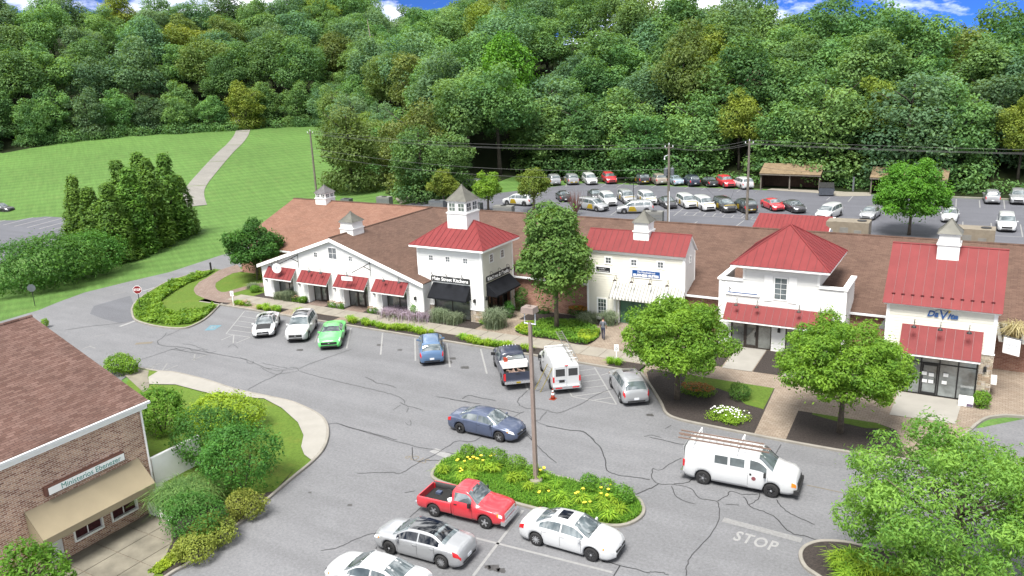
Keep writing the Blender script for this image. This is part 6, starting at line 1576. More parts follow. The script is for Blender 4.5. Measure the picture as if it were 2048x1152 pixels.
def make_pickup(spec, pnt, label, ws, sw, rwx, doors, zrail, zfloor, crew=False):
    root = thing('pickup_truck', label, 'truck'); h = Hull(**spec); L, mid, W = h.L, h.mid, h.W
    link('body', h.mesh('body', [pnt]), root)
    MB().box(-mid + .2, L - mid - .25, -W + .2, W - .2, h.base + .02, h.base + .34).build('underbody', 'underbody_black', root, world=False)
    patch(h, 'windshield', 'car_glass', root, ws[0], ws[1], 7.3, 12.7, both=True, nx=6, nt=9)
    zc = float(pchip(h.top, [h.x0 + .05])[0]); zb_ = float(pchip(h.belt, [h.x0])[0]); wt_ = float(pchip(h.wt, [h.x0])[0]) * W
    MB().hexa([(h.x0 - mid - .012, -W * .86, zb_ + .05), (h.x0 - mid - .012, W * .86, zb_ + .05), (h.x0 - mid + .02, W * .86, zb_ + .05), (h.x0 - mid + .02, -W * .86, zb_ + .05), (h.x0 - mid - .012, -wt_ * .9, zc - .14), (h.x0 - mid - .012, wt_ * .9, zc - .14), (h.x0 - mid + .02, wt_ * .9, zc - .14), (h.x0 - mid + .02, -wt_ * .9, zc - .14)]).build('rear_window', 'car_glass', root, world=False)
    for sd in (-1, 1):
        for a, b in sw: arc_window(h, 'side_window', 'car_glass', root, a, b, sd)
        for a, b in doors:
            dr_ = patch(h, 'door', pnt, root, a, b, 1.3, 5.05, sd, .004, 8, 6)
            for xx in (a, b): patch(h, 'door_gap', 'trim_black', dr_, xx - .008, xx + .008, 1.3, 5.6, sd, .0055, 2, 6)
            hp = h.pt(np.array([a + .13]), np.array([4.3]), sd)[0]; box_part(dr_, 'handle', 'trim_black', hp[0] - .08, hp[0] + .08, hp[1] - .03, hp[1] + .03, hp[2] - .02, hp[2] + .02)
        q = h.pt(np.array([doors[-1][1] - .08]), np.array([5.6]), sd)[0]; e = .22 if not crew else .34
        MB().hexa([(q[0] - .05, q[1] + sd * .04, q[2] - .05), (q[0] + .05, q[1] + sd * .04, q[2] - .05), (q[0] + .04, q[1] + sd * e, q[2] - .02), (q[0] - .06, q[1] + sd * e, q[2] - .02), (q[0] - .05, q[1] + sd * .04, q[2] + .16), (q[0] + .03, q[1] + sd * .04, q[2] + .16), (q[0] + .02, q[1] + sd * e, q[2] + .2), (q[0] - .06, q[1] + sd * e, q[2] + .2)]).build('mirror', 'trim_black', root, world=False)
        patch(h, 'headlight', 'lamp_clear', root, L - .22, L - .06, 3.6, 5.6, sd, .01, 4, 4)
        patch(h, 'turn_signal', 'lamp_orange', root, L - .30, L - .20, 3.7, 5.4, sd, .012, 3, 3)
    fw = W * float(pchip(h.wb, [L])[0])
    box_part(root, 'grille', 'chrome', L - mid - .06, L - mid + .015, -fw * .78, fw * .78, h.base + .26, h.base + .50)
    box_part(root, 'front_bumper', 'chrome', L - mid - .10, L - mid + .10, -W * .93, W * .93, h.base + .02, h.base + .22)
    b = bed_of(root, h, h.x0, pnt, zrail, zfloor)
    put_wheels(root, h, h.r, .25, 5, 'rim_silver', W - .13)
    root['hw'] = W
    return root, h
red_p = paint('paint_red', (0.46, 0.018, 0.030))
c, h = make_pickup(PICKUP, red_p, 'red pickup truck with an open load bed beside the flower island', (2.86, 3.40), ((2.12, 3.08),), 2.0, ((2.08, 3.12),), .98, .62)
place(c, (-22.47, 29.06), (-19.57, 29.26), 'R')
RP = c; hp_ = h
navy = paint('paint_navy', (0.010, 0.016, 0.040), .1)
c, h = make_pickup(BIGPICKUP, navy, 'dark navy pickup truck with white tool box and load in its bed', (3.70, 4.28), ((2.35, 3.0), (3.05, 4.0)), 2.2, ((2.30, 3.05), (3.05, 4.05)), 1.30, .82, True)
a_ = Vector((-28.14, 45.15)); d_ = Vector((-31.15, 48.84)) - a_; d_.normalize(); place(c, tuple(a_), tuple(a_ + d_ * 3.70), 'L')
for k in range(5): box_part(c, 'roof_lamp', 'lamp_orange' if False else 'lamp_clear', 3.45 - h.mid, 3.53 - h.mid, -.42 + k * .21 - .03, -.42 + k * .21 + .03, 2.0, 2.04)
BP, hb_ = c, h
def in_car(root, h, name, label, cat, parts, group=None):
    """a loose thing lying in a vehicle: its own top-level object with the vehicle's pose"""
    o = thing(name, label, cat, root.location, root.rotation_euler[2], group)
    for nm, mb, mt in parts: mb.build(nm, mt, o, world=False)
    return o
MN = hb_.mid
in_car(BP, hb_, 'tool_box', 'white cross-bed tool box in the navy pickup', 'tool box', [('chest', MB().box(1.45 - MN, 2.05 - MN, -.93, .93, 1.05, 1.36), 'white_trim'), ('lid', MB().box(1.43 - MN, 2.07 - MN, -.95, .95, 1.37, 1.42), 'sign_white')])
m = MB()
for k in range(16): m.tube([(random.uniform(.2, .6) - MN, random.uniform(-.7, .7), .84 + k * .012), (random.uniform(.9, 1.35) - MN, random.uniform(-.7, .7), .86 + k * .014)], random.uniform(.03, .06), 5)
in_car(BP, hb_, 'scrap_lumber', 'heap of scrap wood in the bed of the navy pickup', 'lumber', [('pile', m, 'ladder_wood')])
in_car(BP, hb_, 'fuel_can', 'small red fuel can behind the cab of the navy pickup', 'can', [('can', MB().box(1.75 - MN, 1.98 - MN, .42, .68, 1.43, 1.70), 'cone_orange'), ('spout', MB().tube([(1.86 - MN, .5, 1.7), (1.9 - MN, .36, 1.8), (1.9 - MN, .1, 1.72)], .02, 5), 'letter_white')])
MR = hp_.mid
in_car(RP, hp_, 'cooler', 'white bucket in the front corner of the red pickup bed', 'bucket', [('bucket', MB().lathe([(.13, .62), (.16, .92), (.165, .95), (.14, .95)], 12, (1.72 - MR, -.45, 0)), 'white_trim')])
in_car(RP, hp_, 'storage_bin', 'black bin lying in the red pickup bed', 'bin', [('bin', MB().box(1.35 - MR, 1.85 - MR, .15, .7, .62, .86), 'trim_black')])
in_car(RP, hp_, 'toolbag', 'blue tool bag in the red pickup bed', 'bag', [('bag', MB().box(.5 - MR, .78 - MR, .1, .35, .62, .80), 'paint_slate_blue')])
in_car(RP, hp_, 'spirit_level', 'yellow spirit level leaning in the red pickup bed', 'tool', [('bar', MB().tube([(1.25 - MR, -.5, .66), (1.75 - MR, -.62, .80)], .035, 4), 'ladder_yellow')])

# --- full-size vans
def make_van(spec, pnt, label, cat='van', windows=(), rearwin=True):
    root = thing('van', label, cat); h = Hull(**spec); L, mid, W = h.L, h.mid, h.W
    body_shell(root, h, pnt)
    patch(h, 'windshield', 'car_glass', root, 3.82, 4.52, 7.3, 12.7, both=True, nx=6, nt=9)
    for sd in (-1, 1):
        arc_window(h, 'side_window', 'car_glass', root, 3.40, 4.22, sd, 6.2, 6.78)
        for a, b in windows: arc_window(h, 'side_window', 'car_glass', root, a, b, sd, 6.2, 6.72)
        dr_ = patch(h, 'door', pnt, root, 3.32, 4.30, 1.3, 5.05, sd, .004, 8, 6)
        for xx in (3.32, 4.30): patch(h, 'door_gap', 'trim_black', dr_, xx - .007, xx + .007, 1.3, 5.6, sd, .0055, 2, 6)
        hp = h.pt(np.array([3.45]), np.array([4.6]), sd)[0]; box_part(dr_, 'handle', 'trim_black', hp[0] - .05, hp[0] + .05, hp[1] - .025, hp[1] + .025, hp[2] - .05, hp[2] + .05)
        q = h.pt(np.array([4.18]), np.array([5.6]), sd)[0]
        MB().hexa([(q[0] - .05, q[1] + sd * .03, q[2] - .05), (q[0] + .05, q[1] + sd * .03, q[2] - .05), (q[0] + .04, q[1] + sd * .26, q[2] - .02), (q[0] - .06, q[1] + sd * .26, q[2] - .02), (q[0] - .05, q[1] + sd * .03, q[2] + .18), (q[0] + .03, q[1] + sd * .03, q[2] + .18), (q[0] + .02, q[1] + sd * .26, q[2] + .22), (q[0] - .06, q[1] + sd * .26, q[2] + .22)]).build('mirror', 'trim_black', root, world=False)
        patch(h, 'headlight', 'lamp_orange', root, L - .26, L - .05, 3.3, 4.5, sd, .01, 4, 4)
        patch(h, 'headlamp', 'lamp_clear', root, L - .20, L - .03, 4.5, 5.8, sd, .01, 4, 4)
        MB().box(-mid - .02, -mid + .09, sd * W * .88 - .06, sd * W * .88 + .06, .86, 1.22).build('taillight', 'lamp_red', root, world=False)
        if rearwin:
            d_ = MB().box(-mid - .018, -mid - .004, min(sd * .03, sd * .84), max(sd * .03, sd * .84), .58, 1.93).build('rear_door', pnt, root, world=False)
            MB().box(-mid - .032, -mid - .018, min(sd * .12, sd * .74), max(sd * .12, sd * .74), 1.28, 1.78).build('pane', 'car_glass_dark', d_, world=False)
    fw = W * float(pchip(h.wb, [L])[0])
    box_part(root, 'grille', 'trim_black', L - mid - .06, L - mid + .015, -fw * .8, fw * .8, .62, .86)
    box_part(root, 'front_bumper', 'trim_black', L - mid - .14, L - mid + .09, -W * .92, W * .92, .36, .58)
    box_part(root, 'rear_bumper', 'chrome', -mid - .16, -mid + .05, -W * .95, W * .95, .40, .58)
    box_part(root, 'plate', 'trim_black', -mid - .04, -mid - .018, .15, .52, .84, 1.02)
    put_wheels(root, h, h.r, .25, 5, 'rim_silver', W - .13)
    root['hw'] = W
    return root, h
c, h = make_van(dict(FULLVAN, wheels=(1.05, 4.48)), white, 'white work van with red ladders on its roof driving right', windows=((1.62, 2.28), (2.40, 3.12)))
place(c, (-11.64, 37.88), (-8.21, 38.06), 'R')
EV, he = c, h; MV = h.mid
for x in (.5, 2.75): 
    m = MB(); m.tube([(x - MV, -.88, 2.02), (x - MV, -.88, 2.30), (x - MV, .88, 2.30), (x - MV, .88, 2.02)], .03, 6); m.build('roof_rack', 'white_trim', c, world=False)
def ladder(name, label, length, width, rungs, mat, rmat, loc, rot, group=None, rail=.035):
    o = thing(name, label, 'ladder', loc, 0, group); o.rotation_euler = rot
    for sd in (-1, 1): MB().box(0, length, sd * width / 2 - .016, sd * width / 2 + .016, -rail, rail).build('rail', mat, o, world=False)
    for k in range(rungs):
        x = length * (k + .5) / rungs; MB().tube([(x, -width / 2 + .016, 0), (x, width / 2 - .016, 0)], .016, 6).build('rung', rmat, o, world=False)
    return o
def on_car(root, x, y, z):
    a = root.rotation_euler[2]; return (root.location.x + x * math.cos(a) - y * math.sin(a), root.location.y + x * math.sin(a) + y * math.cos(a), z)
za = c.rotation_euler[2]
ladder('ladder', 'pale red extension ladder on the near side of the moving van roof', 4.6, .38, 13, 'ladder_wood', 'ladder_aluminium', on_car(c, -.3 - MV, -.66, 2.39), (0, 0, za))
ladder('ladder', 'second pale ladder lying inward on the moving van roof', 4.3, .36, 12, 'ladder_wood', 'ladder_aluminium', on_car(c, -.4 - MV, -.18, 2.39), (0, 0, za))
m = MB(); m.lathe([(.11, 0), (.11, .004)], 14); dv_ = m.build('door_emblem', 'decal_pink', c, world=False); q_ = h.pt(np.array([3.62]), np.array([3.6]), -1)[0]; dv_.location = (q_[0], q_[1] - .012, q_[2]); dv_.rotation_euler = (R(90), 0, 0)

c, h = make_van(FULLVAN, white, 'white parked work van with dark rear windows and a ladder on top', windows=())
a_ = Vector((-24.79, 45.90)); d_ = Vector((-27.28, 49.05)) - a_; d_.normalize(); place(c, tuple(a_), tuple(a_ + d_ * 3.45), 'L')
MV = h.mid; PV = c
box_part(c, 'brake_lamp', 'lamp_red', -MV - .01, -MV + .06, -.12, .12, 1.96, 2.0)
box_part(c, 'red_stripe', 'lamp_red', -MV - .175, -MV - .16, -.8, -.35, .46, .54); box_part(c, 'red_stripe', 'lamp_red', -MV - .175, -MV - .16, .35, .8, .46, .54)
for x in (.6, 2.0, 3.3):
    m = MB(); m.tube([(x - MV, -.86, 2.02), (x - MV, -.86, 2.26), (x - MV, .86, 2.26), (x - MV, .86, 2.02)], .028, 6); m.build('roof_rack', 'white_trim', c, world=False)
pa = c.rotation_euler[2]
ladder('ladder', 'long aluminium ladder lashed on the parked van roof', 5.4, .42, 15, 'ladder_aluminium', 'ladder_aluminium', on_car(c, .15 - MV, -.60, 2.33), (0, R(-2), pa))
yl = (-25.34, 45.17)
top_ = Vector(on_car(c, .55 - MV, 1.06, 1.75)); bot_ = Vector((yl[0], yl[1], .02)); dd = top_ - bot_
yaw = math.atan2(dd.y, dd.x); pit = -math.asin(dd.z / dd.length)
ladder('step_ladder', 'yellow ladder leaning against the rear corner of the parked van', dd.length + .15, .42, 8, 'ladder_yellow', 'ladder_aluminium', tuple(bot_), (R(75), pit, yaw))
lettering('COMMERCIAL', .11, 'letter_blue', c, (-MV - .02, .40, .98), (R(90), 0, R(-90)), extrude=.001)
cg = (-23.81, 44.48)
o = thing('traffic_cone', 'orange traffic cone with white bands behind the parked van', 'cone', (cg[0], cg[1], 0))
MB().box(-.19, .19, -.19, .19, 0, .04).build('base', 'cone_orange', o, world=False)
MB().lathe([(.15, .04), (.12, .2), (.09, .36), (.055, .55), (.03, .72), (.02, .74)], 14).build('cone_body', 'cone_orange', o, True, world=False)
MB().lathe([(.107, .30), (.080, .44)], 14).build('band', 'letter_white', o, True, world=False); MB().lathe([(.068, .52), (.048, .62)], 14).build('band', 'letter_white', o, True, world=False)

# --- rear lot: one of each kind is built, the rest are copies with their own paint
def repaint(root, m):
    for ch in [root] + list(root.children_recursive):
        if ch.type == 'MESH':
            for sl_ in ch.material_slots:
                if sl_.material and sl_.material.name == 'paint_proto': sl_.link = 'OBJECT'; sl_.material = m
proto_p = paint('paint_proto', (.7, .7, .7))
VAN, hv = make_car('minivan', MINIVAN, proto_p, 'x', 'van', kind='minivan', detail=False)
SED, hs_ = make_car('sedan', SEDAN, proto_p, 'x', 'car', kind='sedan', detail=False)
SUVP, hu = make_car('crossover', SUV, proto_p, 'x', 'car', kind='suv', detail=False)
for o in (VAN, SED, SUVP): del o['hw']
PAINT = {'white': white, 'silver': silver, 'black': black_p, 'red': red_p, 'tan': paint('paint_tan', (.34, .30, .25), .3), 'ltblue': paint('paint_light_blue', (.33, .41, .50), .3), 'navy': navy, 'charcoal': paint('paint_charcoal', (.045, .045, .052), .3)}
RD = math.degrees(math.atan2(-SD.y, -SD.x))
FLEET = [  # kind, paint, spot under the end nearest to us, facing us?, yellow marks, label
 ('v', 'silver', (-65.59, 126.05), 0, 1, 'silver minivan parked nose in, leftmost of the far row'), ('v', 'silver', (-62.79, 127.36), 0, 2, 'silver minivan parked nose in, second from the left of the far row'),
 ('v', 'white', (-59.59, 128.19), 1, 0, 'white minivan facing us in the far row beside the red crossover'), ('u', 'red', (-56.80, 130.06), 1, 0, 'red crossover facing us in the far row beside a white minivan'),
 ('v', 'black', (-51.24, 130.93), 0, 2, 'black minivan with yellow marks, parked nose in the far row'), ('v', 'tan', (-48.31, 131.14), 0, 0, 'tan minivan parked nose in behind the transformer pole'),
 ('s', 'ltblue', (-45.36, 131.37), 0, 0, 'pale blue sedan parked nose in right of the transformer pole'), ('u', 'navy', (-42.53, 131.03), 0, 0, 'dark blue crossover parked nose in the far row'),
 ('s', 'black', (-39.53, 131.29), 0, 0, 'black sedan parked nose in beside the red car of the far row'), ('u', 'red', (-36.68, 131.00), 1, 0, 'red crossover facing us beside the white van and shelter'),
 ('v', 'white', (-33.70, 130.27), 0, 0, 'white minivan parked nose in next to the left shelter'),
 ('s', 'charcoal', (-52.05, 114.03), 1, 0, 'charcoal sedan mostly hidden behind a silver minivan'), ('v', 'white', (-48.29, 110.32), 1, 0, 'white minivan facing us between charcoal sedan and silver van'),
 ('v', 'silver', (-46.43, 113.03), 1, 1, 'silver minivan facing us with a yellow hood behind the parked van'), ('v', 'white', (-43.04, 112.75), 1, 1, 'white minivan facing us left of the transformer pole'),
 ('s', 'charcoal', (-39.31, 110.99), 1, 0, 'dark grey sedan facing us behind the transformer pole'), ('v', 'white', (-36.66, 111.80), 1, 1, 'white minivan facing us, first right of the grey sedan'),
 ('v', 'white', (-33.75, 110.73), 1, 1, 'white minivan facing us beside the black minivan with yellow hood'), ('v', 'black', (-30.77, 110.51), 1, 3, 'black minivan facing us with a yellow hood stripe'),
 ('v', 'black', (-28.19, 110.94), 0, 2, 'black minivan with yellow bumper parked tail towards us'), ('s', 'red', (-25.01, 113.45), 1, 0, 'red car mostly hidden behind the small red roof'),
 ('s', 'charcoal', (-22.08, 112.86), 1, 0, 'dark car whose roof shows behind the small red roof')]
MADE = {'v': (VAN, hv), 's': (SED, hs_), 'u': (SUVP, hu)}
def fleet(kind, pm, spot, facing, mark, label, deg=None):
    src, hh_ = MADE[kind]; o = copy_tree(src); repaint(o, PAINT[pm]); o['label'] = label; o['group'] = 'vehicles parked on the rear lot'
    ang = (RD if deg is None else deg); dirv = Vector((math.cos(R(ang)), math.sin(R(ang))))       # dirv points away from us
    half = hh_.mid if not facing else hh_.L - hh_.mid
    p = Vector(spot) + dirv * half
    stand(o, p.x, p.y, ang + (180 if facing else 0))
    if kind == 'v' and mark:
        for sd in (-1, 1): patch(hh_, 'side_graphic', 'decal_yellow', o, 1.9, 2.9, 2.2, 4.9, sd, .008, 6, 5, x0b=2.1, x1b=2.7)
        if mark == 2: box_part(o, 'bumper_decal', 'decal_yellow', -hh_.mid - .012, -hh_.mid + .02, -.6, .6, .50, .66)
        if mark in (1, 3) and facing: patch(hh_, 'hood_stripe', 'decal_yellow', o, 4.35, 4.6, 8.0, 12.0, both=True, nx=3, nt=7, off=.008)
    return o
for row in FLEET: fleet(*row)
fleet('v', 'white', (-18.93, 108.89), 1, 0, 'white minivan facing us right of the small red roof', 78)
fleet('v', 'white', (1.50, 108.18), 1, 0, 'white minivan facing us at the far right of the lot', 92)
fleet('s', 'silver', (-13.83, 110.55), 1, 0, 'silver car facing us half hidden left of the lot tree', 85)
fleet('s', 'white', (-4.62, 111.92), 1, 0, 'white car facing us right of the lot tree', 90)
fleet('u', 'silver', (-0.24, 126.44), 0, 0, 'silver crossover parked nose in at the right of the far row', 95)
fleet('u', 'silver', (2.69, 126.93), 1, 0, 'silver crossover facing us, rightmost of the far row', 92)
fleet('s', 'black', (-56.54, 111.80), 0, 0, 'black car partly hidden by the maple and a bare shrub', RD)
def side_on(kind, pm, rear, front_, vis, label, marks=True):
    src, hh_ = MADE[kind]; o = copy_tree(src); repaint(o, PAINT[pm]); o['label'] = label; o['group'] = 'vehicles parked on the rear lot'; o['hw'] = hh_.W
    a, b = Vector(rear), Vector(front_); d = (b - a).normalized(); b = a + d * (hh_.wheels[1] - hh_.wheels[0])
    place(o, tuple(a), tuple(b), vis)
    if marks:
        sd = -1 if vis == 'R' else 1
        patch(hh_, 'side_graphic', 'decal_yellow', o, 2.3, 3.5, 2.0, 5.0, sd, .008, 6, 5, x0b=2.7, x1b=3.3)
    return o
side_on('v', 'silver', (-41.60, 106.91), (-44.33, 105.78), 'L', 'silver minivan standing broadside with a yellow door behind the ridge')
side_on('v', 'silver', (-51.84, 106.93), (-47.89, 105.72), 'R', 'silver minivan standing broadside with yellow lettering panel')
side_on('v', 'white', (-61.12, 106.86), (-64.88, 107.06), 'L', 'white minivan with yellow panel between two small lot trees')
side_on('u', 'white', (-77.30, 118.44), (-80.41, 118.16), 'L', 'white SUV with its hood raised behind the tower cupola', False)
side_on('u', 'black', (-145.29, 73.61), (-141.20, 74.90), 'R', 'black SUV at the left edge of the side lot', False)
for o in (VAN, SED, SUVP):
    for ch in list(o.children_recursive): bpy.data.objects.remove(ch)
    bpy.data.objects.remove(o)

# ================================================================== TREES AND PLANTS
def fast_mesh(name, verts, nv_per_face, mat, tint=None):
    """mesh of equal faces from a (n*k, 3) vertex array"""
    k = nv_per_face; nf = len(verts) // k
    me = bpy.data.meshes.new(name)
    me.vertices.add(len(verts)); me.vertices.foreach_set('co', np.ascontiguousarray(verts, dtype=np.float32).ravel())
    me.loops.add(len(verts)); me.loops.foreach_set('vertex_index', np.arange(len(verts), dtype=np.int32))
    me.polygons.add(nf); me.polygons.foreach_set('loop_start', np.arange(0, len(verts), k, dtype=np.int32))
    me.materials.append(M(mat))
    if tint is not None:
        a = me.attributes.new('tint', 'FLOAT', 'FACE'); a.data.foreach_set('value', np.ascontiguousarray(tint, dtype=np.float32))
    me.update(calc_edges=True)
    return me

def unit(n):
    v = rng.normal(size=(n, 3)); return v / np.linalg.norm(v, axis=1, keepdims=True)

def leaves(p, n, size, aspect=.55, droop=0.0):
    """pointed leaf quads at p facing roughly n"""
    N = len(p); r = unit(N)
    u = np.cross(n, r); u /= np.maximum(np.linalg.norm(u, axis=1, keepdims=True), 1e-6); v = np.cross(n, u)
    if droop: v[:, 2] -= droop; v /= np.linalg.norm(v, axis=1, keepdims=True)
    s = (size * rng.uniform(.65, 1.35, N))[:, None]
    a = p - v * s * .5; b = p + u * s * aspect * .5 + n * s * .08; c = p + v * s * .5; d = p - u * s * aspect * .5 + n * s * .08
    return np.stack([a, b, c, d], 1).reshape(-1, 3)

def cloud(blobs, n, depth=.22, up=.35, rnd=.55):
    """points and normals in the outer shell of overlapping ellipsoids; buried points are dropped"""
    B = np.array([[*b[0], *(b[1] if isinstance(b[1], (tuple, list)) else (b[1],) * 3)] for b in blobs], float)
    area = (B[:, 3] * B[:, 4] + B[:, 3] * B[:, 5] + B[:, 4] * B[:, 5]); pick = rng.choice(len(B), size=int(n * 1.6), p=area / area.sum())
    d = unit(len(pick)); rad = 1 - np.abs(rng.normal(0, depth, len(pick))); rad = np.clip(rad, .2, 1.05); sp = rng.uniform(0, 1, len(pick)) < .16; rad[sp] = rng.uniform(.98, 1.28, sp.sum()); ph = B[pick, 0] * 3.1 + B[pick, 2] * 1.7; rad *= 1 + .13 * np.sin(d[:, 0] * 6 + ph) * np.sin(d[:, 1] * 6 + ph * 1.3) + .10 * np.sin(d[:, 2] * 9 + ph * .7)
    p = B[pick, :3] + d * B[pick, 3:] * rad[:, None]
    inside = np.zeros(len(p), bool)
    for i in range(len(B)):
        q = (p - B[i, :3]) / B[i, 3:]; inside |= ((q * q).sum(1) < .45) & (pick != i)
    p, d, pick = p[~inside][:n], d[~inside][:n], pick[~inside][:n]
    nn = d / B[pick, 3:]; nn /= np.linalg.norm(nn, axis=1, keepdims=True)
    nn = nn * (1 - rnd) + unit(len(p)) * rnd; nn[:, 2] += up; nn /= np.maximum(np.linalg.norm(nn, axis=1, keepdims=True), 1e-6)
    return p, nn, pick

def clump_tints(pick, nb, spread=.55):
    base = rng.uniform(0, 1, nb); t = base[pick] * spread + rng.uniform(0, 1, len(pick)) * (1 - spread); return np.clip(t, 0, 1)

def crown_mesh(name, blobs, n, size, mat, depth=.22, aspect=.55, up=.35, rnd=.55, droop=0.0, spread=.5):
    p, nn, pick = cloud(blobs, n, depth, up, rnd)
    return fast_mesh(name, leaves(p, nn, size, aspect, droop), 4, mat, clump_tints(pick, len(blobs), spread))

def crown_blobs(rx, ry, rz, cz, k, rmin, rmax, shape='round', seed=None):
    """clumps over an ellipsoid-ish crown; shape narrows it towards the top"""
    out = []
    for i in range(k):
        d = unit(1)[0]; 
        if d[2] < -.55: d[2] *= .4
        t = (d[2] + 1) / 2; f = 1.0
        if shape == 'cone': f = 1.05 - .80 * t
        if shape == 'egg': f = 1.08 - .45 * t
        if shape == 'vase': f = .62 + .42 * t
        q = rng.uniform(.55, .92); r = rng.uniform(rmin, rmax)
        out.append(((d[0] * rx * f * q, d[1] * ry * f * q, cz + d[2] * rz * q), (r, r, r * rng.uniform(.65, .9))))
    return out

def trunk_mesh(name, h, r, limbs, spread, mat='bark', base=.0):
    m = MB(); m.tube([(0, 0, -.15), (0, 0, h * .25), (.04 * h * .2, .02 * h, h * .6), (0, 0, h)], [r * 1.35, r, r * .8, r * .45], 8)
    for k in range(limbs):
        a = 2 * math.pi * k / max(1, limbs) + random.uniform(-.4, .4); z0 = h * random.uniform(.45, .85); ln = spread * random.uniform(.6, 1.0)
        p1 = (math.cos(a) * ln * .45, math.sin(a) * ln * .45, z0 + ln * .35); p2 = (math.cos(a) * ln, math.sin(a) * ln, z0 + ln * random.uniform(.6, .9))
        m.tube([(0, 0, z0), p1, p2], [r * .5, r * .32, r * .1], 6)
    return m.mesh(name, mat, True)

def tree(name, label, x, y, z, crown, trunk, cat='tree', group=None, s=1.0, rz=0.0, sz=None):
    o = thing(name, label, cat, (x, y, z), rz, group); o.scale = (s, s, sz or s)
    link('trunk', trunk, o); link('crown', crown, o)
    return o

# --- wooded hillside: crown shapes shared by the trees, tall ones and low ones that reach the ground
FOREST = []
for i in range(10):
    rx = random.uniform(4.6, 6.0); rz = random.uniform(5.6, 7.2)
    bl = crown_blobs(rx, rx * random.uniform(.85, 1.1), rz, 10.0, random.randint(46, 60), .75, 1.9, random.choice(('round', 'egg', 'egg')))
    FOREST.append(bl + crown_blobs(rx * .75, rx * .75, rz * .8, 9.0, 6, 2.0, 2.8))
for i in range(6):
    rx = random.uniform(4.4, 5.4)
    bl = crown_blobs(rx, rx * random.uniform(.9, 1.1), 5.8, 6.6, random.randint(46, 58), .75, 1.8, random.choice(('round', 'egg')))
    for k in range(9): a = k * .7; bl.append(((math.cos(a) * rx * .62, math.sin(a) * rx * .62, 1.6 + random.uniform(-.4, .8)), (1.7, 1.7, 1.5)))
    FOREST.append(bl + crown_blobs(rx * .7, rx * .7, 4.5, 6, 5, 2.0, 2.6))
TRUNKS = [trunk_mesh('trunk', 11.0, .26, 5, 4.0, 'bark_dark') for _ in range(4)]
FM = {}
def forest_crown(i, mat):
    key = (i, mat.name)
    if key not in FM: FM[key] = crown_mesh('crown', FOREST[i], 10500, .42, mat, .22, .55, .45, .55, 0, .68)
    return FM[key]
def forest_tree(x, y, mat, s, sz, label, group, low=False):
    i = random.randrange(10, 16) if low else random.randrange(10)
    return tree('forest_tree', label, x, y, gh(x, y) - .3, forest_crown(i, mat), random.choice(TRUNKS), group=group, s=s, sz=sz, rz=random.uniform(0, 6.28))
spots = []
def clear(x, y, d): return all((x - a) ** 2 + (y - b) ** 2 > d * d for a, b in spots)
def mat_pick():
    r = random.random()
    return L_FOREST if r < .66 else (L_BLUISH if r < .90 else (L_OLIVE if r < .96 else L_YELLOW))
# trees singled out in the picture
for (p, mt, s, sz, lb) in (((-98.30, 111.04), L_OLIVE, 1.15, 1.22, 'olive green bushy tree at the lawn edge, left of a similar one'), ((-86.46, 114.29), L_OLIVE, 1.25, 1.25, 'large olive green tree right of the lawn behind the building')):
    spots.append(p); forest_tree(p[0], p[1], mt, s, sz, lb, 'olive trees at the lawn edge', True)
for (x, y, mt, s, sz, lb) in ((-83, 140, L_BRIGHT, 1.25, 1.35, 'bright fresh green tree standing in front of the darker wood'), (-38, 140, L_YELLOW, .80, .85, 'yellow-green tree with a beige house behind it'), (-17.0, 141, L_YELLOW, .85, .9, 'yellow-green tree above the gap between the two shelters'), (2.5, 139, L_YELLOW, .7, .75, 'yellow-green tree at the far right of the wood'), (-112, 178, L_YELLOW, 1.1, 1.35, 'yellow-topped tree high in the middle of the wood'), (-50, 146, L_OLIVE, 1.2, 1.45, 'tall round-headed tree rising above the parked cars')):
    spots.append((x, y)); forest_tree(x, y, mt, s, sz, lb, 'trees that stand out from the wood')
def cam_px(x, y, z):
    p = Vector((x, y, z - 21.8)); zc = p.dot(_f); return (1024 + 1653.8 * p.dot(_r) / zc, 576 - 1653.8 * p.dot(_u) / zc, zc)
cand = []
for k in range(16000):
    x, y = random.uniform(-330, 45), random.uniform(95, 320); e = wood_depth(x, y)
    if 1.0 < e < (62 if x > -76 else 72) and not (x > -76 and y < 136.5) and not (-48 < x < -33 and 151 < y < 166): cand.append((e, x, y))
cand.sort()
n_tree = 0
for e, x, y in cand:
    if n_tree >= 290: break
    ls = x > -76
    if not clear(x, y, (5.4 if e < 10 else (6.6 if e < 25 else 8.4)) if ls else (6.3 if e < 8 else (8.2 if e < 25 else 11.0))): continue
    px = cam_px(x, y, gh(x, y) + 9)
    if px[2] < 10 or px[0] < -110 or px[0] > 2160 or px[1] < -260: continue
    spots.append((x, y)); n_tree += 1
    lot_side = x > -76
    zone = ('behind the parked cars of the far row' if lot_side else 'along the far edge of the lawn') if e < 8 else ('in the middle of the slope behind the lot' if lot_side else 'in the middle of the slope beyond the lawn') if e < 28 else ('on the skyline right of the middle' if lot_side else 'on the skyline at the upper left')
    sc_ = random.uniform(.85, 1.1) if e < 8 else random.uniform(1.15, 1.5)
    if lot_side and e < 12: sc_ = random.uniform(1.1, 1.45)
    forest_tree(x, y, mat_pick(), sc_, sc_ * random.uniform(.78, .98), 'one of the dense broadleaf trees ' + zone, 'broadleaf trees ' + zone, e < (12 if lot_side else 8))
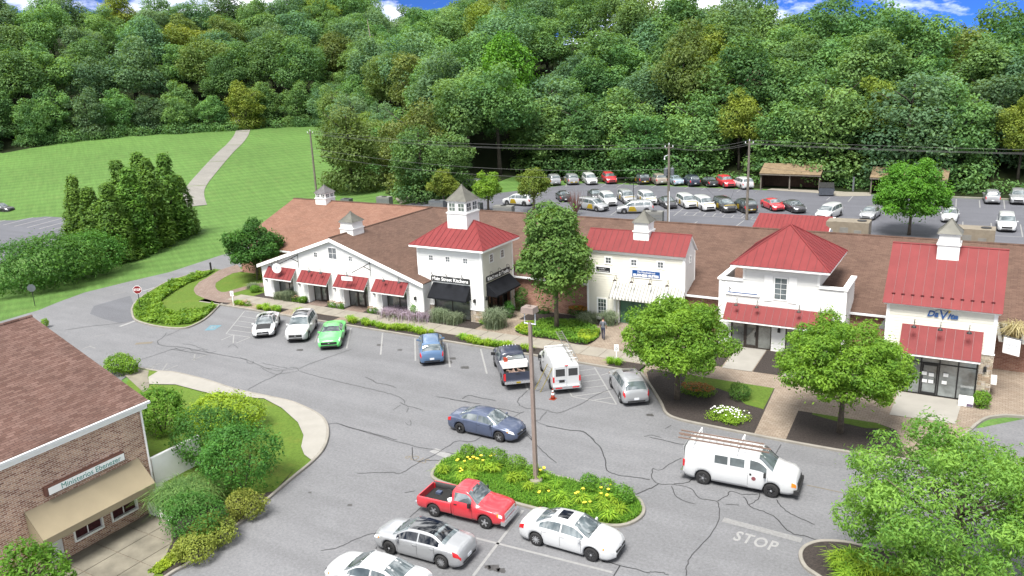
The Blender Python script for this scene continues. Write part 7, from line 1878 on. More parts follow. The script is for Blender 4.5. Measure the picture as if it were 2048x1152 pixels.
# undergrowth along the wood edge: a mass nobody could count
bl = []
for x in np.arange(-74, 34, 1.5):
    if -33 < x < -21.5 or -20 < x < -8.5: continue
    bl.append(((x, 134.6 + random.uniform(-.6, 2.2), gh(x, 135) + random.uniform(.3, .9)), (random.uniform(1.0, 1.7), random.uniform(.9, 1.5), random.uniform(.8, 1.9))))
for k in range(70):
    v = random.uniform(-75, 12); u = float(lawn_edge(v)) + random.uniform(-2.5, 2); x, y = (v - u) / math.sqrt(2), (v + u) / math.sqrt(2)
    bl.append(((x, y, gh(x, y) + .7), (random.uniform(1.5, 2.8), random.uniform(1.5, 2.5), random.uniform(1.0, 2.0))))
for k in range(30):
    t_ = random.uniform(0, 1); x, y = -88 - 72 * t_ + random.uniform(-1, 3), 112 + 58 * t_ + random.uniform(0, 3); bl.append(((x, y, gh(x, y) + .6), (2.0, 2.0, random.uniform(.9, 1.8))))
for k in range(26):
    x = random.uniform(-21, -8); y = random.uniform(134, 140); bl.append(((x, y, gh(x, y) + .4), (1.2, 1.2, random.uniform(.6, 1.3))))
tag(link('undergrowth', crown_mesh('undergrowth', bl, 42000, .42, L_FOREST, .25)), 'tangled green undergrowth along the edge of the wood', 'undergrowth', kind='stuff')
# dead grey snag among the crowns
sx, sy = -150, 182
o = thing('dead_tree', 'bare grey dead tree standing above the green crowns', 'tree', (sx, sy, gh(sx, sy)))
m = MB(); m.tube([(0, 0, 0), (.4, 0, 9), (.2, .3, 17), (-.6, .4, 23.5)], [.35, .28, .18, .05], 7); m.tube([(.2, .3, 16), (1.5, 0, 19.5)], [.12, .03], 5); m.tube([(.3, .2, 13), (-1.6, .2, 16)], [.12, .03], 5); m.build('trunk', 'wood_pole', o, True, world=False)

# --- foreground trees
def shade_tree(label, x, y, h0, rx, rz, cz, n, leaf, mat, k=46, shape='round', tr=.16, rmin=.42, rmax=.8, limbs=8, droop=.25, aspect=.42, group=None, extra=None):
    bl = crown_blobs(rx, rx, rz, cz, k, rmin, rmax, shape) + (extra or [])
    bl += [((0, 0, cz), (rx * .72, rx * .72, rz * .72))]
    cr = crown_mesh('crown', bl, n, leaf, mat, .16, aspect, .4, .5, droop)
    return tree('shade_tree', label, x, y, .08, cr, trunk_mesh('trunk', cz + rz * .2, tr, limbs, rx * .75), group=group)
p = (-16.45, 47.68); shade_tree('round pale green tree in the mulch bed beside the silver crossover', p[0], p[1], 2, 3.75, 2.7, 4.1, 44000, .19, L_SHADE, 120, rmin=.35, rmax=.7)
p = (-6.40, 46.98); shade_tree('round pale green tree in front of the clinic and stepped shop', p[0], p[1], 2, 3.80, 2.8, 4.3, 44000, .19, L_SHADE, 120, rmin=.35, rmax=.7)
p = (-30.0, 57.1); shade_tree('tall dark green tapering maple beside the tower', p[0], p[1], 2, 3.0, 4.9, 6.3, 28000, .24, L_MAPLE, 84, 'egg', .17, .5, .95, 10, .15, .6)
nt_ = (0.12, 33.60)
shade_tree('big airy green tree filling the bottom right corner', nt_[0], nt_[1], 2, 4.75, 3.3, 3.9, 42000, .18, L_NEAR, 150, 'round', .14, .35, .8, 12, .3, .36)
p = (-66.97, 59.52); shade_tree('round dark green tree left of the gabled shop', p[0], p[1], 2, 3.1, 2.7, 3.7, 17000, .27, L_DARK, 56)
p = (-36.04, 15.47); shade_tree('small light green maple at the bottom left by the brick wall', -33.9, 15.9, 1, 1.25, 1.3, 1.2, 5000, .2, L_BRIGHT, 24)
p = (-73.47, 103.58); shade_tree('small yellow-green lot tree left of the tower cupola', p[0], p[1], 1, 2.4, 2.1, 3.2, 7000, .30, L_YELLOW, 30)
p = (-63.76, 100.97); shade_tree('small fresh green lot tree right of the tower cupola', p[0], p[1], 1, 2.2, 2.3, 3.6, 6500, .30, L_SHADE, 30)
p = (-57.28, 102.99); shade_tree('small green lot tree with a few orange leaves', p[0], p[1], 1, 2.5, 2.5, 4.0, 7000, .30, L_YELLOW, 30)
p = (-8.20, 103.70); shade_tree('bushy green tree on the rear lot hiding the right shelter', p[0], p[1], 1, 4.8, 3.9, 4.9, 20000, .33, L_BRIGHT, 60)
p = (-20.83, 137.81); shade_tree('small light green sapling right of the dumpster', p[0], p[1], 1, 1.3, 1.6, 2.2, 2500, .30, L_BRIGHT, 18)

# --- shrubs: one leaf mass over short stems
def shrub(label, x, y, w, h, mat, n=2600, leaf=.13, k=16, name='shrub', group=None, z=.08, flat=False, d=None, aspect=.5, spread=.5, base=0.0):
    d = d or w; o = thing(name, label, 'shrub', (x, y, z), 0, group)
    bl = []
    for i in range(k):
        q = unit(1)[0]; q[2] = abs(q[2]); f = rng.uniform(.45, .72); r = min(w, d) * rng.uniform(.16, .26)
        bl.append(((q[0] * w / 2 * f, q[1] * d / 2 * f, h * .45 + q[2] * h * .36), (r, r, min(r, h * .4))))
    bl.append(((0, 0, h * .42), (w * .40, d * .40, h * .46)))
    for i in range(max(4, k // 3)):
        a = rng.uniform(0, 6.28); f = rng.uniform(.2, .5); bl.append(((math.cos(a) * w * f, math.sin(a) * d * f, h * rng.uniform(.45, 1.02 - .5 * f)), (min(w, d) * rng.uniform(.06, .13),) * 3))
    link('foliage', crown_mesh('foliage', bl, n, leaf, mat, .14, aspect, .35, .5, 0, spread), o)
    m = MB()
    for i in range(4): a = i * 1.6; m.tube([(0.05 * math.cos(a), .05 * math.sin(a), -.1), (w * .18 * math.cos(a), d * .18 * math.sin(a), h * .5)], .03, 5)
    m.build('stem', 'bark_dark', o, world=False)
    return o
def ball(label, x, y, r, group=None, mat=L_BOX): 
    o = thing('boxwood', label, 'shrub', (x, y, .06), 0, group)
    bl = [((0, 0, r * .82), (r * .9, r * .9, r * .86))] + [((math.cos(a) * r * .3, math.sin(a) * r * .3, r * (.8 + .25 * math.sin(3 * a))), (r * .66,) * 3) for a in np.arange(0, 6.2, .9)]
    link('foliage', crown_mesh('foliage', bl, 2300, .085, mat, .10, .6, .3, .5, 0, .3), o)
    MB().tube([(0, 0, -.08), (0, 0, r * .5)], .04, 5).build('stem', 'bark_dark', o, world=False)
    return o
BL = 'clipped boxwood balls on the flower island'
for i, (p, r, lb) in enumerate((((-24.15, 34.82), .50, 'small boxwood ball, leftmost on the flower island'), ((-23.16, 34.90), .52, 'boxwood ball second from the left on the flower island'), ((-22.21, 34.84), .60, 'boxwood ball third from the left on the flower island'), ((-20.82, 34.51), .62, 'large boxwood ball left of the lamp post'), ((-19.77, 34.35), .48, 'boxwood ball right behind the lamp post foot'), ((-16.56, 34.69), .52, 'boxwood ball, left of three at the right of the island'), ((-15.56, 34.45), .58, 'boxwood ball, middle of three at the right of the island'), ((-14.50, 34.27), .56, 'boxwood ball, right of three at the right of the island'))):
    ball(lb, p[0], p[1], r, BL)
# by the brick building
p = (-43.41, 29.50); shrub('dark green shrub growing beside the corner of the brick building', p[0], p[1], 3.2, 3.0, L_BOX, 7000, .15, 26)
p = (-40.26, 31.77); shrub('spreading yellow-green juniper beside the white footpath', p[0], p[1], 5.4, 1.9, L_JUNI, 10000, .17, 44, d=3.8)
p = (-37.19, 27.97); shrub('tall dark shrub behind the round dark shrub', p[0], p[1], 4.0, 3.3, L_DARK, 10000, .15, 34)
p = (-33.27, 26.73); shrub('big round dark green shrub by the left kerb', p[0], p[1], 4.3, 3.4, L_DARK, 13000, .15, 40)
p = (-31.71, 22.29); shrub('clipped dark shrub beside the sunken patio', p[0], p[1], 3.0, 2.1, L_DARK, 7500, .11, 30)
p = (-31.12, 24.90); shrub('yellow-green spirea mound along the left kerb', p[0], p[1], 2.6, 1.05, L_SPIREA, 5000, .11, 26, d=1.9)
p = (-30.68, 22.62); shrub('second yellow-green spirea mound nearer along the left kerb', p[0], p[1], 2.6, 1.05, L_SPIREA, 5000, .11, 26, d=2.0)
p = (-30.32, 21.15); shrub('third low yellow-green spirea mound along the left kerb', p[0], p[1], 2.1, .9, L_SPIREA, 3600, .11, 20)
p = (-55.78, 35.34); shrub('low bright green shrub behind the brick building roof', p[0], p[1], 3.2, 1.2, L_BOX, 4200, .15, 22, d=2.2)
p = (-72.91, 39.71); shrub('small weed tuft at the edge of the left roof', p[0], p[1], .7, .8, L_COVER, 500, .12, 8)
# hedge and arborvitae on the left
for (p, w, h, lb) in (((-87.01, 44.91), 11, 4.2, 'broad dark hedge shrub at the left edge'), ((-85.55, 47.52), 10, 4.6, 'broad dark hedge shrub second from the left edge'), ((-86.29, 51.97), 8.5, 4.0, 'broad dark hedge shrub beside the arborvitae')):
    shrub(lb, p[0] - 2, p[1] + 2, w, h, L_DARK, 11000, .30, 40, name='hedge_shrub', group='dark hedge shrubs by the road')
AV = []
for i in range(3):
    bl = []
    for k in range(60):
        t = rng.uniform(0, 1); a = rng.uniform(0, 6.28); rr = (1 - t) ** .75 * 1.35 * rng.uniform(.55, .95)
        bl.append(((math.cos(a) * rr, math.sin(a) * rr, .5 + t * 6.6), (.42, .42, .62)))
    for t in np.linspace(0, .9, 7): bl.append(((0, 0, .7 + t * 6.2), ((1 - t) ** .75 * 1.1 + .12,) * 2 + (.9,)))
    AV.append(crown_mesh('crown', bl, 7000, .26, L_ARBOR, .15, .42, .5, .45, 0, .5))
avt = trunk_mesh('trunk', 6, .12, 0, 1, 'bark_dark')
for k, (px_, s, sz, lb) in enumerate((((-98.96, 60.43), 1.15, .98, 'front left arborvitae of the clump, lowest'), ((-93.63, 59.05), 1.2, 1.06, 'arborvitae second from the left of the clump'), ((-90.72, 59.60), 1.25, 1.12, 'arborvitae at the front middle of the clump'), ((-91.46, 63.18), 1.3, 1.26, 'arborvitae behind the front middle of the clump'), ((-93.33, 67.24), 1.3, 1.34, 'tall arborvitae right of the middle of the clump'), ((-95.06, 71.09), 1.3, 1.36, 'tallest pointed arborvitae of the clump'), ((-96.45, 74.00), 1.1, .95, 'low arborvitae at the right end of the clump'), ((-107.78, 65.97), 1.1, 1.05, 'slim arborvitae at the left back of the clump'), ((-97.87, 66.24), 1.3, 1.32, 'arborvitae at the back middle of the clump'), ((-99.53, 70.53), 1.3, 1.36, 'arborvitae at the back right of the clump'))):
    tree('arborvitae', lb, px_[0], px_[1], gh(*px_), AV[k % 3], avt, group='arborvitae clump by the side lot', s=s * 1.4, sz=sz * 1.12, rz=k * 1.3)

# --- ground covers, flowers and grasses
def blades(n, spotsf, hgt, w, arch, mat, name, label, cat, kind=None, parent=None, parts=None):
    """strap leaves: two-quad bent blades"""
    p = spotsf(n); N = len(p); a = rng.uniform(0, 2 * np.pi, N); L_ = hgt * rng.uniform(.6, 1.25, N); o = np.stack([np.cos(a), np.sin(a), np.zeros(N)], 1); s = np.stack([-np.sin(a), np.cos(a), np.zeros(N)], 1)
    ww = (w * rng.uniform(.7, 1.3, N))[:, None]; ar = (arch * rng.uniform(.5, 1.3, N))[:, None]; l = L_[:, None]; z = np.array([[0, 0, 1.0]])
    m0_ = p + z * l * .72 + o * ar * l * .35; e = p + z * l * (.95 - ar * .45) + o * ar * l
    q1 = np.stack([p - s * ww * .5, p + s * ww * .5, m0_ + s * ww * .5, m0_ - s * ww * .5], 1).reshape(-1, 3); q2 = np.stack([m0_ - s * ww * .5, m0_ + s * ww * .5, e + s * ww * .08, e - s * ww * .08], 1).reshape(-1, 3)
    t = rng.uniform(0, 1, N)
    return fast_mesh(name, np.concatenate([q1, q2]), 4, mat, np.concatenate([t, np.clip(t + .15, 0, 1)]))
LILY = [blades(110, lambda n: np.concatenate([rng.normal(0, .09, (n, 2)), np.zeros((n, 1))], 1), .5, .035, .8, L_LILY, 'leaves', '', '') for _ in range(3)]
def lily(label, x, y, s=1.0, group=None, flower=None, z=.09):
    o = thing('daylily', label, 'plant', (x, y, z), random.uniform(0, 6.28), group); o.scale = (s, s, s)
    link('leaves', random.choice(LILY), o)
    if flower:
        for k in range(3):
            a = random.uniform(0, 6.28); r = random.uniform(.05, .28); m = MB()
            m.tube([(0, 0, .1), (math.cos(a) * r, math.sin(a) * r, .55)], .008, 4, 1); m.lathe([(.012, .53), (.05, .58), (.075, .62), (.02, .60)], 6, (math.cos(a) * r, math.sin(a) * r, 0)); m.build('flower', [flower, L_LILY], o, world=False)
    return o
ST = 'daylily clumps in the strip along the kerb'
for x0_, x1_ in ((-58.3, -55.6), (-53.6, -52.0), (-47.6, -46.6), (-46.0, -42.6), (-42.2, -38.4), (-35.9, -31.0)):
    for x in np.arange(x0_, x1_, .55): lily('one of the daylily clumps in the planting strip along the front kerb', x + random.uniform(-.1, .1), 51.65 + random.uniform(-.25, .3), random.uniform(1.0, 1.35), ST)
for x in (-30.1, -29.6, -22.9, -22.3, -61.5, -60.8): lily('daylily clump at the end of the kerb strip by a bay sign', x, 51.7, 1.1, 'daylily clumps by the bay signs')
IS = 'daylilies on the flower island'
random.seed(21)
for k in range(36):
    x = random.uniform(-24.6, -14.0); y = random.uniform(32.4, 34.6)
    lily('one of the yellow daylilies on the grassy flower island', x, y, random.uniform(.9, 1.3), IS, 'petal_yellow' if k % 3 == 0 else None)
for k in range(15): 
    a = random.uniform(0, 1); lily('one of the daylilies in the mulch of the bottom right island', -4.9 + a * 4 + random.uniform(-.4, .4), 33.0 + random.uniform(-.9, 1.0), 1.5, 'daylilies on the bottom right island')
def island_grass(n): return np.stack([rng.uniform(-25.0, -13.6, n), 33.6 + rng.uniform(-1.5, 1.5, n) * np.clip(1.25 - np.abs(np.linspace(-1, 1, n)) * 0, 0, 1), np.full(n, .08)], 1)
def in_poly(poly):
    P_ = np.array(poly)
    def f(n):
        out = []; c = 0
        while c < n:
            q = np.stack([rng.uniform(P_[:, 0].min(), P_[:, 0].max(), n), rng.uniform(P_[:, 1].min(), P_[:, 1].max(), n)], 1)
            ins = np.zeros(n, bool); j = len(P_) - 1
            for i in range(len(P_)):
                cnd = ((P_[i, 1] > q[:, 1]) != (P_[j, 1] > q[:, 1])) & (q[:, 0] < (P_[j, 0] - P_[i, 0]) * (q[:, 1] - P_[i, 1]) / (P_[j, 1] - P_[i, 1] + 1e-12) + P_[i, 0]); ins ^= cnd; j = i
            out.append(q[ins]); c += ins.sum()
        q = np.concatenate(out)[:n]; return np.concatenate([q, np.full((n, 1), .09)], 1)
    return f
tag(link('island_grass', blades(16000, in_poly(offset_path(mi, -.22, True)), .24, .03, .7, L_COVER, 'island_grass', '', '')), 'long green grass covering the flower island', 'grass', kind='stuff')
def cover(name, label, poly, n, leaf, mat, hgt, z=.1, up=.7):
    q = in_poly(poly)(n); P_ = np.array(poly)
    q[:, 2] = z + hgt * rng.uniform(.15, 1, n) * (.65 + .35 * np.sin(q[:, 0] * 1.7) * np.cos(q[:, 1] * 1.9))
    nn = unit(n) * .6; nn[:, 2] += up; nn /= np.linalg.norm(nn, axis=1, keepdims=True)
    me = fast_mesh(name, leaves(q, nn, leaf, .45), 4, mat, np.clip(.5 + .35 * np.sin(q[:, 0] * 2.1 + 1) * np.sin(q[:, 1] * 2.4) + rng.uniform(-.35, .35, n), 0, 1))
    return tag(link(name, me), label, 'ground cover', kind='stuff')
cover('juniper_cover', 'low spreading juniper wrapped round the stop sign island', [(-74.61, 60.42), (-75.14, 58.12), (-74.94, 54.89), (-73.87, 52.39), (-72.02, 49.06), (-70.38, 47.02), (-68.14, 45.40), (-66.04, 44.49), (-63.85, 44.32), (-61.93, 44.67), (-60.65, 45.52), (-60.93, 47.12), (-62.58, 50.07), (-63.73, 50.64), (-63.02, 48.86), (-63.53, 48.14), (-64.50, 47.24), (-66.88, 47.60), (-69.72, 49.45), (-71.30, 52.03), (-72.80, 55.09), (-73.41, 57.89)], 13000, .26, L_COVER, .55)
cover('creeping_cover', 'dense green creeping plants round the tall maple', tree_bed, 9000, .17, L_COVER, .45, .14)
cover('fringe_cover', 'bright yellow-green fringe at the left of the maple bed', [(-32.94, 55.32), (-32.93, 56.60), (-32.79, 57.71), (-32.35, 57.59), (-31.64, 56.06), (-31.32, 54.61)], 1800, .14, L_JUNI, .5, .16)
cover('fringe_cover', 'yellow flowering fringe at the right of the maple bed', [(-27.73, 57.02), (-26.27, 57.47), (-25.99, 56.22), (-26.09, 54.76), (-26.89, 54.67), (-27.60, 56.03)], 2200, .13, L_JUNI, .5, .16)
cover('kerb_cover', 'yellow-green edging plants along the left kerb at the bottom', [(-30.67, 19.51), (-30.99, 21.99), (-31.21, 23.32), (-31.77, 23.34), (-31.72, 21.95), (-31.40, 20.30), (-31.21, 19.24)], 5000, .12, L_JUNI, .35)
def grass_clump(label, x, y, h, n, mat, spread, w=.03, arch=.7, z=.08, group=None):
    o = thing('ornamental_grass', label, 'grass', (x, y, z), 0, group)
    link('leaves', blades(n, lambda k: np.concatenate([rng.normal(0, spread, (k, 2)), np.zeros((k, 1))], 1), h, w, arch, mat, 'leaves', '', ''), o); return o
p = (-35.25, 23.94); grass_clump('big arching ornamental grass by the white garden wall', p[0] + .7, p[1], 1.45, 2400, L_GRASSY, .45, .03, .85)
p = (-34.39, 24.70); grass_clump('second arching ornamental grass beside the round shrub', p[0], p[1], 1.35, 1800, L_GRASSY, .40, .03, .85)
p = (-34.98, 55.10); grass_clump('tall grey-green ornamental grass at the tower corner', p[0], p[1] + .4, 1.7, 900, L_SAGE, .35, .03, .6)
def flowers(label, x, y, w, d, h, leafm, petal, nl=900, nf=60, fs=.06, leaf=.11, name='flower_clump', group=None, z=.1):
    o = thing(name, label, 'flowers', (x, y, z), 0, group)
    bl = [((rng.uniform(-.32, .32) * w, rng.uniform(-.32, .32) * d, h * .45), (w * .26, d * .26, h * .5)) for _ in range(10)]
    link('foliage', crown_mesh('foliage', bl, nl, leaf, leafm, .2, .4, .5, .5), o)
    m = MB()
    for k in range(nf):
        a, r = rng.uniform(0, 6.28), math.sqrt(rng.uniform(0, 1)) * .5; c_ = (math.cos(a) * r * w, math.sin(a) * r * d, h * (1.05 - .5 * r) + rng.uniform(0, .1)); m.lathe([(fs * .2, -.02), (fs, .0), (fs * .55, .03)], 6, c_)
    m.build('blossoms', petal, o, world=False); return o
p = (-15.52, 49.00); flowers('orange black-eyed daisies beside the bed tree', p[0], p[1], 2.2, 1.4, .55, L_COVER, 'petal_orange', 1400, 170, .07)
p = (-12.58, 45.97); flowers('green clump with white flowers in the mulch bed', p[0], p[1], 2.4, 1.5, .6, L_LILY, 'petal_white', 2600, 60, .055)
p = (-29.95, 60.57); flowers('orange daisies beside the cream shop', p[0] + .2, p[1] + .5, 2.3, 1.0, .8, L_DARK, 'petal_orange', 1500, 170, .08)
p = (-33.21, 60.59); flowers('peach flowers behind the lamp box', p[0], p[1], 1.6, 1.0, .7, L_DARK, 'petal_peach', 1000, 36, .09)
p = (-37.06, 55.65); flowers('peach flowers in front of the tower', p[0] + 1.2, p[1] + .35, 1.9, .9, .5, L_COVER, 'petal_peach', 1200, 60, .08)
p = (-39.64, 56.05); flowers('red flowers in front of the tower glass', p[0] + .2, p[1] + .5, 1.7, .8, .45, L_COVER, 'petal_red', 1000, 60, .06)
for (x, y, w, lb) in ((-43.6, 55.0, 2.6, 'lavender mass left of the tower'), (-41.9, 55.0, 2.0, 'lavender mass in front of the tower stone pier'), (-45.3, 54.8, 1.8, 'lavender clump at the left end of the flower bed')):
    grass_clump(lb, x, y, .8, 700, L_LAV, w * .24, .035, .55); grass_clump('grey stems under the ' + lb, x, y - .1, .5, 400, L_SAGE, w * .24, .03, .6)
for (x, y, w, h, mt, lb) in ((-58.9, 54.8, 1.0, .8, L_SAGE, 'grey-green bush under the first awning'), (-57.6, 54.8, 1.1, 1.1, L_SAGE, 'taller grey-green bush under the first awning'), (-55.9, 54.7, .9, .6, L_BOX, 'small green bush at the second pier'), (-40.3, 55.2, 1.4, 1.2, L_SAGE, 'tall sage bush before the tower window'), (-38.9, 55.2, 1.5, 1.0, L_SAGE, 'wide sage bush before the tower window'), (-42.9, 55.4, 1.3, 1.4, L_BOX, 'leafy green bush at the tower pier'), (-35.3, 58.3, 1.2, 1.6, L_DARK, 'dark shrub beside the tower side door'), (-35.2, 60.4, 1.4, 2.4, L_DARK, 'tall dark shrub behind the tower side door'), (-28.5, 59.7, 1.5, .9, L_SAGE, 'sage bush left of the window box'), (-26.6, 59.9, 1.1, 1.2, L_SAGE, 'sage bush right of the window box'), (-64.6, 56.6, 1.1, .6, L_SAGE, 'small round bush left of the gabled shop'), (-63.3, 55.6, 1.2, .6, L_BOX, 'low round bush at the corner of the gabled shop'), (-12.9, 49.3, 1.6, .9, L_DARK, 'dark bush behind the white flowers'), (.55, 54.0, 1.0, 1.1, L_BOX, 'trimmed green bush at the clinic stone corner'), (-66.4, 60.2, 2.6, 1.1, L_JUNI, 'yellow-green shrub below the blue sign'), (-64.5, 59.6, 2.0, 1.0, L_BOX, 'green shrub right of the yellow-green shrub')):
    if mt is L_SAGE: grass_clump(lb, x, y, h, 800, L_SAGE, w * .22, .03, .55)
    else: shrub(lb, x, y, w, h, mt, 1900, .10, 14)
for x, lb in ((-56.9, 'pale flowers at the second pier'), (-52.2, 'peach roses at the third pier'), (-51.2, 'white and peach roses beside the third pier'), (-47.5, 'pale roses at the fourth pier'), (-60.3, 'pale flowers beside the bay sign')):
    flowers(lb, x, 54.75 if x > -60 else 51.8, 1.0, .6, .5, L_BOX, 'petal_peach', 500, 26, .06)
# bare reddish shrub on the rear lot, dry spiky plant right of the clinic
p = (-50.62, 103.10); o = thing('bare_shrub', 'bare reddish twiggy shrub on the rear lot', 'shrub', (p[0], p[1], .02)); m = MB()
for k in range(70):
    a, r = rng.uniform(0, 6.28), rng.uniform(.2, 1.6); m.tube([(0, 0, 0), (math.cos(a) * r * .5, math.sin(a) * r * .5, 1.4), (math.cos(a) * r, math.sin(a) * r, 2.2 + rng.uniform(0, 1.3))], [.03, .02, .008], 4)
m.build('twigs', 'painted_brown', o, world=False)
grass_clump('dry straw-coloured spiky plant right of the clinic roof', 2.0, 60.3, 1.6, 260, L_DRY, .12, .05, .9, 2.4)

# ================================================================== STREET FURNITURE AND REAR YARD
def sag(a, b, s, n=14):
    a, b = Vector(a), Vector(b); return [a.lerp(b, k / n) - Vector((0, 0, s * 4 * (k / n) * (1 - k / n))) for k in range(n + 1)]
# --- lamp post on the flower island
lx, ly = -19.43, 34.12
o = thing('lamp_post', 'tall brown lamp post with box lantern on the flower island', 'lamp post', (lx, ly, .08))
MB().lathe([(.34, 0), (.34, .22), (.30, .28)], 18).build('footing', 'concrete', o, world=False)
MB().hexa([(-.10, -.10, .28), (.10, -.10, .28), (.10, .10, .28), (-.10, .10, .28), (-.075, -.075, 8.9), (.075, -.075, 8.9), (.075, .075, 8.9), (-.075, .075, 8.9)]).build('pole', 'pole_bronze', o, world=False)
m = MB(); m.box(-.12, .12, -.12, .12, .28, .34); m.build('base_plate', 'pole_bronze', o, world=False)
MB().tube([(-.33, 0, 8.85), (.33, 0, 8.85)], .035, 6).tube([(-.30, 0, 8.85), (-.30, 0, 9.45)], .028, 6).tube([(.30, 0, 8.85), (.30, 0, 9.45)], .028, 6).build('fork', 'plate_white', o, world=False)
MB().hexa([(-.36, -.30, 9.45), (.36, -.30, 9.45), (.36, .30, 9.45), (-.36, .30, 9.45), (-.33, -.27, 9.74), (.33, -.27, 9.74), (.33, .27, 9.74), (-.33, .27, 9.74)]).box(-.06, .06, -.06, .06, 9.74, 9.80).build('lantern', 'pole_bronze', o, world=False)

# --- stop sign and the back of another
def octa(r, z, y0, y1, name, mat, parent):
    m = MB(); P_ = [(r * math.cos(R(22.5 + 45 * k)), r * math.sin(R(22.5 + 45 * k)) + z) for k in range(8)]
    m.add([(a, y0, b) for a, b in P_] + [(a, y1, b) for a, b in P_], [tuple(range(8)), tuple(reversed(range(8, 16)))] + [(8 + k, 8 + (k + 1) % 8, (k + 1) % 8, k) for k in range(8)]); return m.build(name, mat, parent, world=False)
p = (-68.75, 46.49); o = thing('stop_sign', 'red octagonal stop sign on the juniper island', 'sign', (p[0], p[1], .08), R(38))
MB().box(-.03, .03, .02, .06, 0, 2.35).build('post', 'black_metal', o, world=False)
octa(.42, 2.1, -.004, .015, 'rim', 'sign_white', o); octa(.385, 2.1, -.010, -.0045, 'plate', 'stop_red', o)
lettering('STOP', .30, 'letter_white', o, (0, -.013, 2.1), (R(90), 0, 0), width=.62, extrude=.002, bold=.008)
p = (-81.07, 43.52); o = thing('road_sign', 'grey back of a road sign on the left verge', 'sign', (p[0], p[1], 0), R(45))
MB().box(-.03, .03, .02, .06, 0, 2.0).build('post', 'black_metal', o, world=False); octa(.40, 1.85, -.01, .015, 'plate', 'galvanised', o)
# --- accessible parking signs
for p, lb, rz_ in (((-61.62, 51.33), 'small white accessible-bay sign left of the sports car', 30), ((-22.50, 51.94), 'small accessible-bay sign above the hatched bay by the crossover', 20)):
    o = thing('bay_sign', lb, 'sign', (p[0], p[1], .08), R(rz_)); MB().box(-.03, .03, .012, .05, 0, 1.25).build('post', 'sign_white', o, world=False)
    MB().box(-.16, .16, -.008, .012, .95, 1.45).build('plate', 'sign_white', o, world=False)
    m = MB(); m.tube([(-.03, -.012, 1.38), (-.03, -.012, 1.22), (.07, -.012, 1.2), (.10, -.012, 1.08)], .018, 5); m.tube([(.05 * math.cos(a) - .02, -.012, 1.14 + .08 * math.sin(a)) for a in np.arange(2.4, 6.2, .4)], .014, 5); m.build('wheelchair_symbol', 'sign_black', o, world=False)
# --- bollard, brick sign pillar
p = (-74.54, 59.74); o = thing('bollard', 'black bollard lamp beside the curved brick path', 'bollard', (p[0], p[1], .08))
MB().lathe([(.10, 0), (.10, .95), (.12, .97), (.12, 1.08), (.06, 1.16)], 14).build('post', 'black_metal', o, world=False); MB().lathe([(.09, .80), (.09, .90)], 14).build('lens', 'letter_white', o, world=False)
o = thing('sign_pillar', 'brick pillar carrying a blue and white sign left of the gabled shop', 'sign', (-69.2, 62.2, .1))
MB().box(-.35, .35, -.35, .35, 0, 2.1).build('pillar', 'brick_y', o, world=False); MB().hexa([(-.45, -.45, 2.1), (.45, -.45, 2.1), (.45, .45, 2.1), (-.45, .45, 2.1), (-.1, -.1, 2.35), (.1, -.1, 2.35), (.1, .1, 2.35), (-.1, .1, 2.35)]).build('cap', 'concrete', o, world=False)
MB().box(.38, 2.3, -.10, .10, .3, 2.1).build('board', 'sign_white', o, world=False)
for k in range(4): MB().box(.46, 2.22, -.13, -.10, .5 + k * .4, .84 + k * .4).build('name_panel', 'sign_blue', o, world=False)
# --- blade signs on the gabled shop
o = thing('hanging_sign', 'round white sign hung from the left bracket of the gabled shop', 'sign', (-58.2, 54.1, 3.2), R(20))
MB().lathe([(.46, -.03), (.46, .03)], 24, (0, 0, .2), 'y').build('disc', 'sign_white', o, world=False); MB().lathe([(.10, -.04), (.10, -.03)], 14, (0, 0, .25), 'y').build('emblem', 'letter_grey', o, world=False)
MB().tube([(-.2, 0, .6), (-.2, 0, 1.15)], .015, 5).tube([(.2, 0, .6), (.2, 0, 1.15)], .015, 5).build('hanger', 'black_metal', o, world=False)
o = thing('hanging_sign', 'slim white sign hung from the right bracket of the gabled shop', 'sign', (-49.35, 54.0, 3.15), R(8))
MB().box(-.62, .5, -.03, .03, -.05, .30).build('board', 'sign_white', o, world=False); MB().tube([(-.3, -.04, .12), (.2, -.04, .16)], .02, 5).build('emblem', 'petal_lavender', o, world=False)
MB().tube([(-.3, 0, .30), (-.3, 0, 1.15)], .015, 5).tube([(.3, 0, .30), (.3, 0, 1.15)], .015, 5).build('hanger', 'black_metal', o, world=False)
o = thing('yard_sign', 'small white box with a purple label at the clinic door', 'box', (-.25, 53.9, .12))
MB().box(-.45, .35, -.2, .2, 0, .55).build('box', 'white_trim', o, world=False); MB().box(-.0, .34, -.225, -.2, .04, .2).build('label', 'petal_lavender', o, world=False)
o = thing('flower_trough', 'pink flowers in the window box of the cream shop', 'flowers', (-27.55, 60.57, .5))
link('foliage', crown_mesh('foliage', [((x, 0, .08), (.16, .12, .14)) for x in (-.3, -.1, .1, .3)], 300, .07, L_BOX), o)
m = MB()
for k in range(14): m.lathe([(.01, 0), (.035, .02), (.01, .04)], 5, (random.uniform(-.4, .4), random.uniform(-.1, .1), .18 + random.uniform(0, .06)))
m.build('blossoms', 'decal_pink', o, world=False)

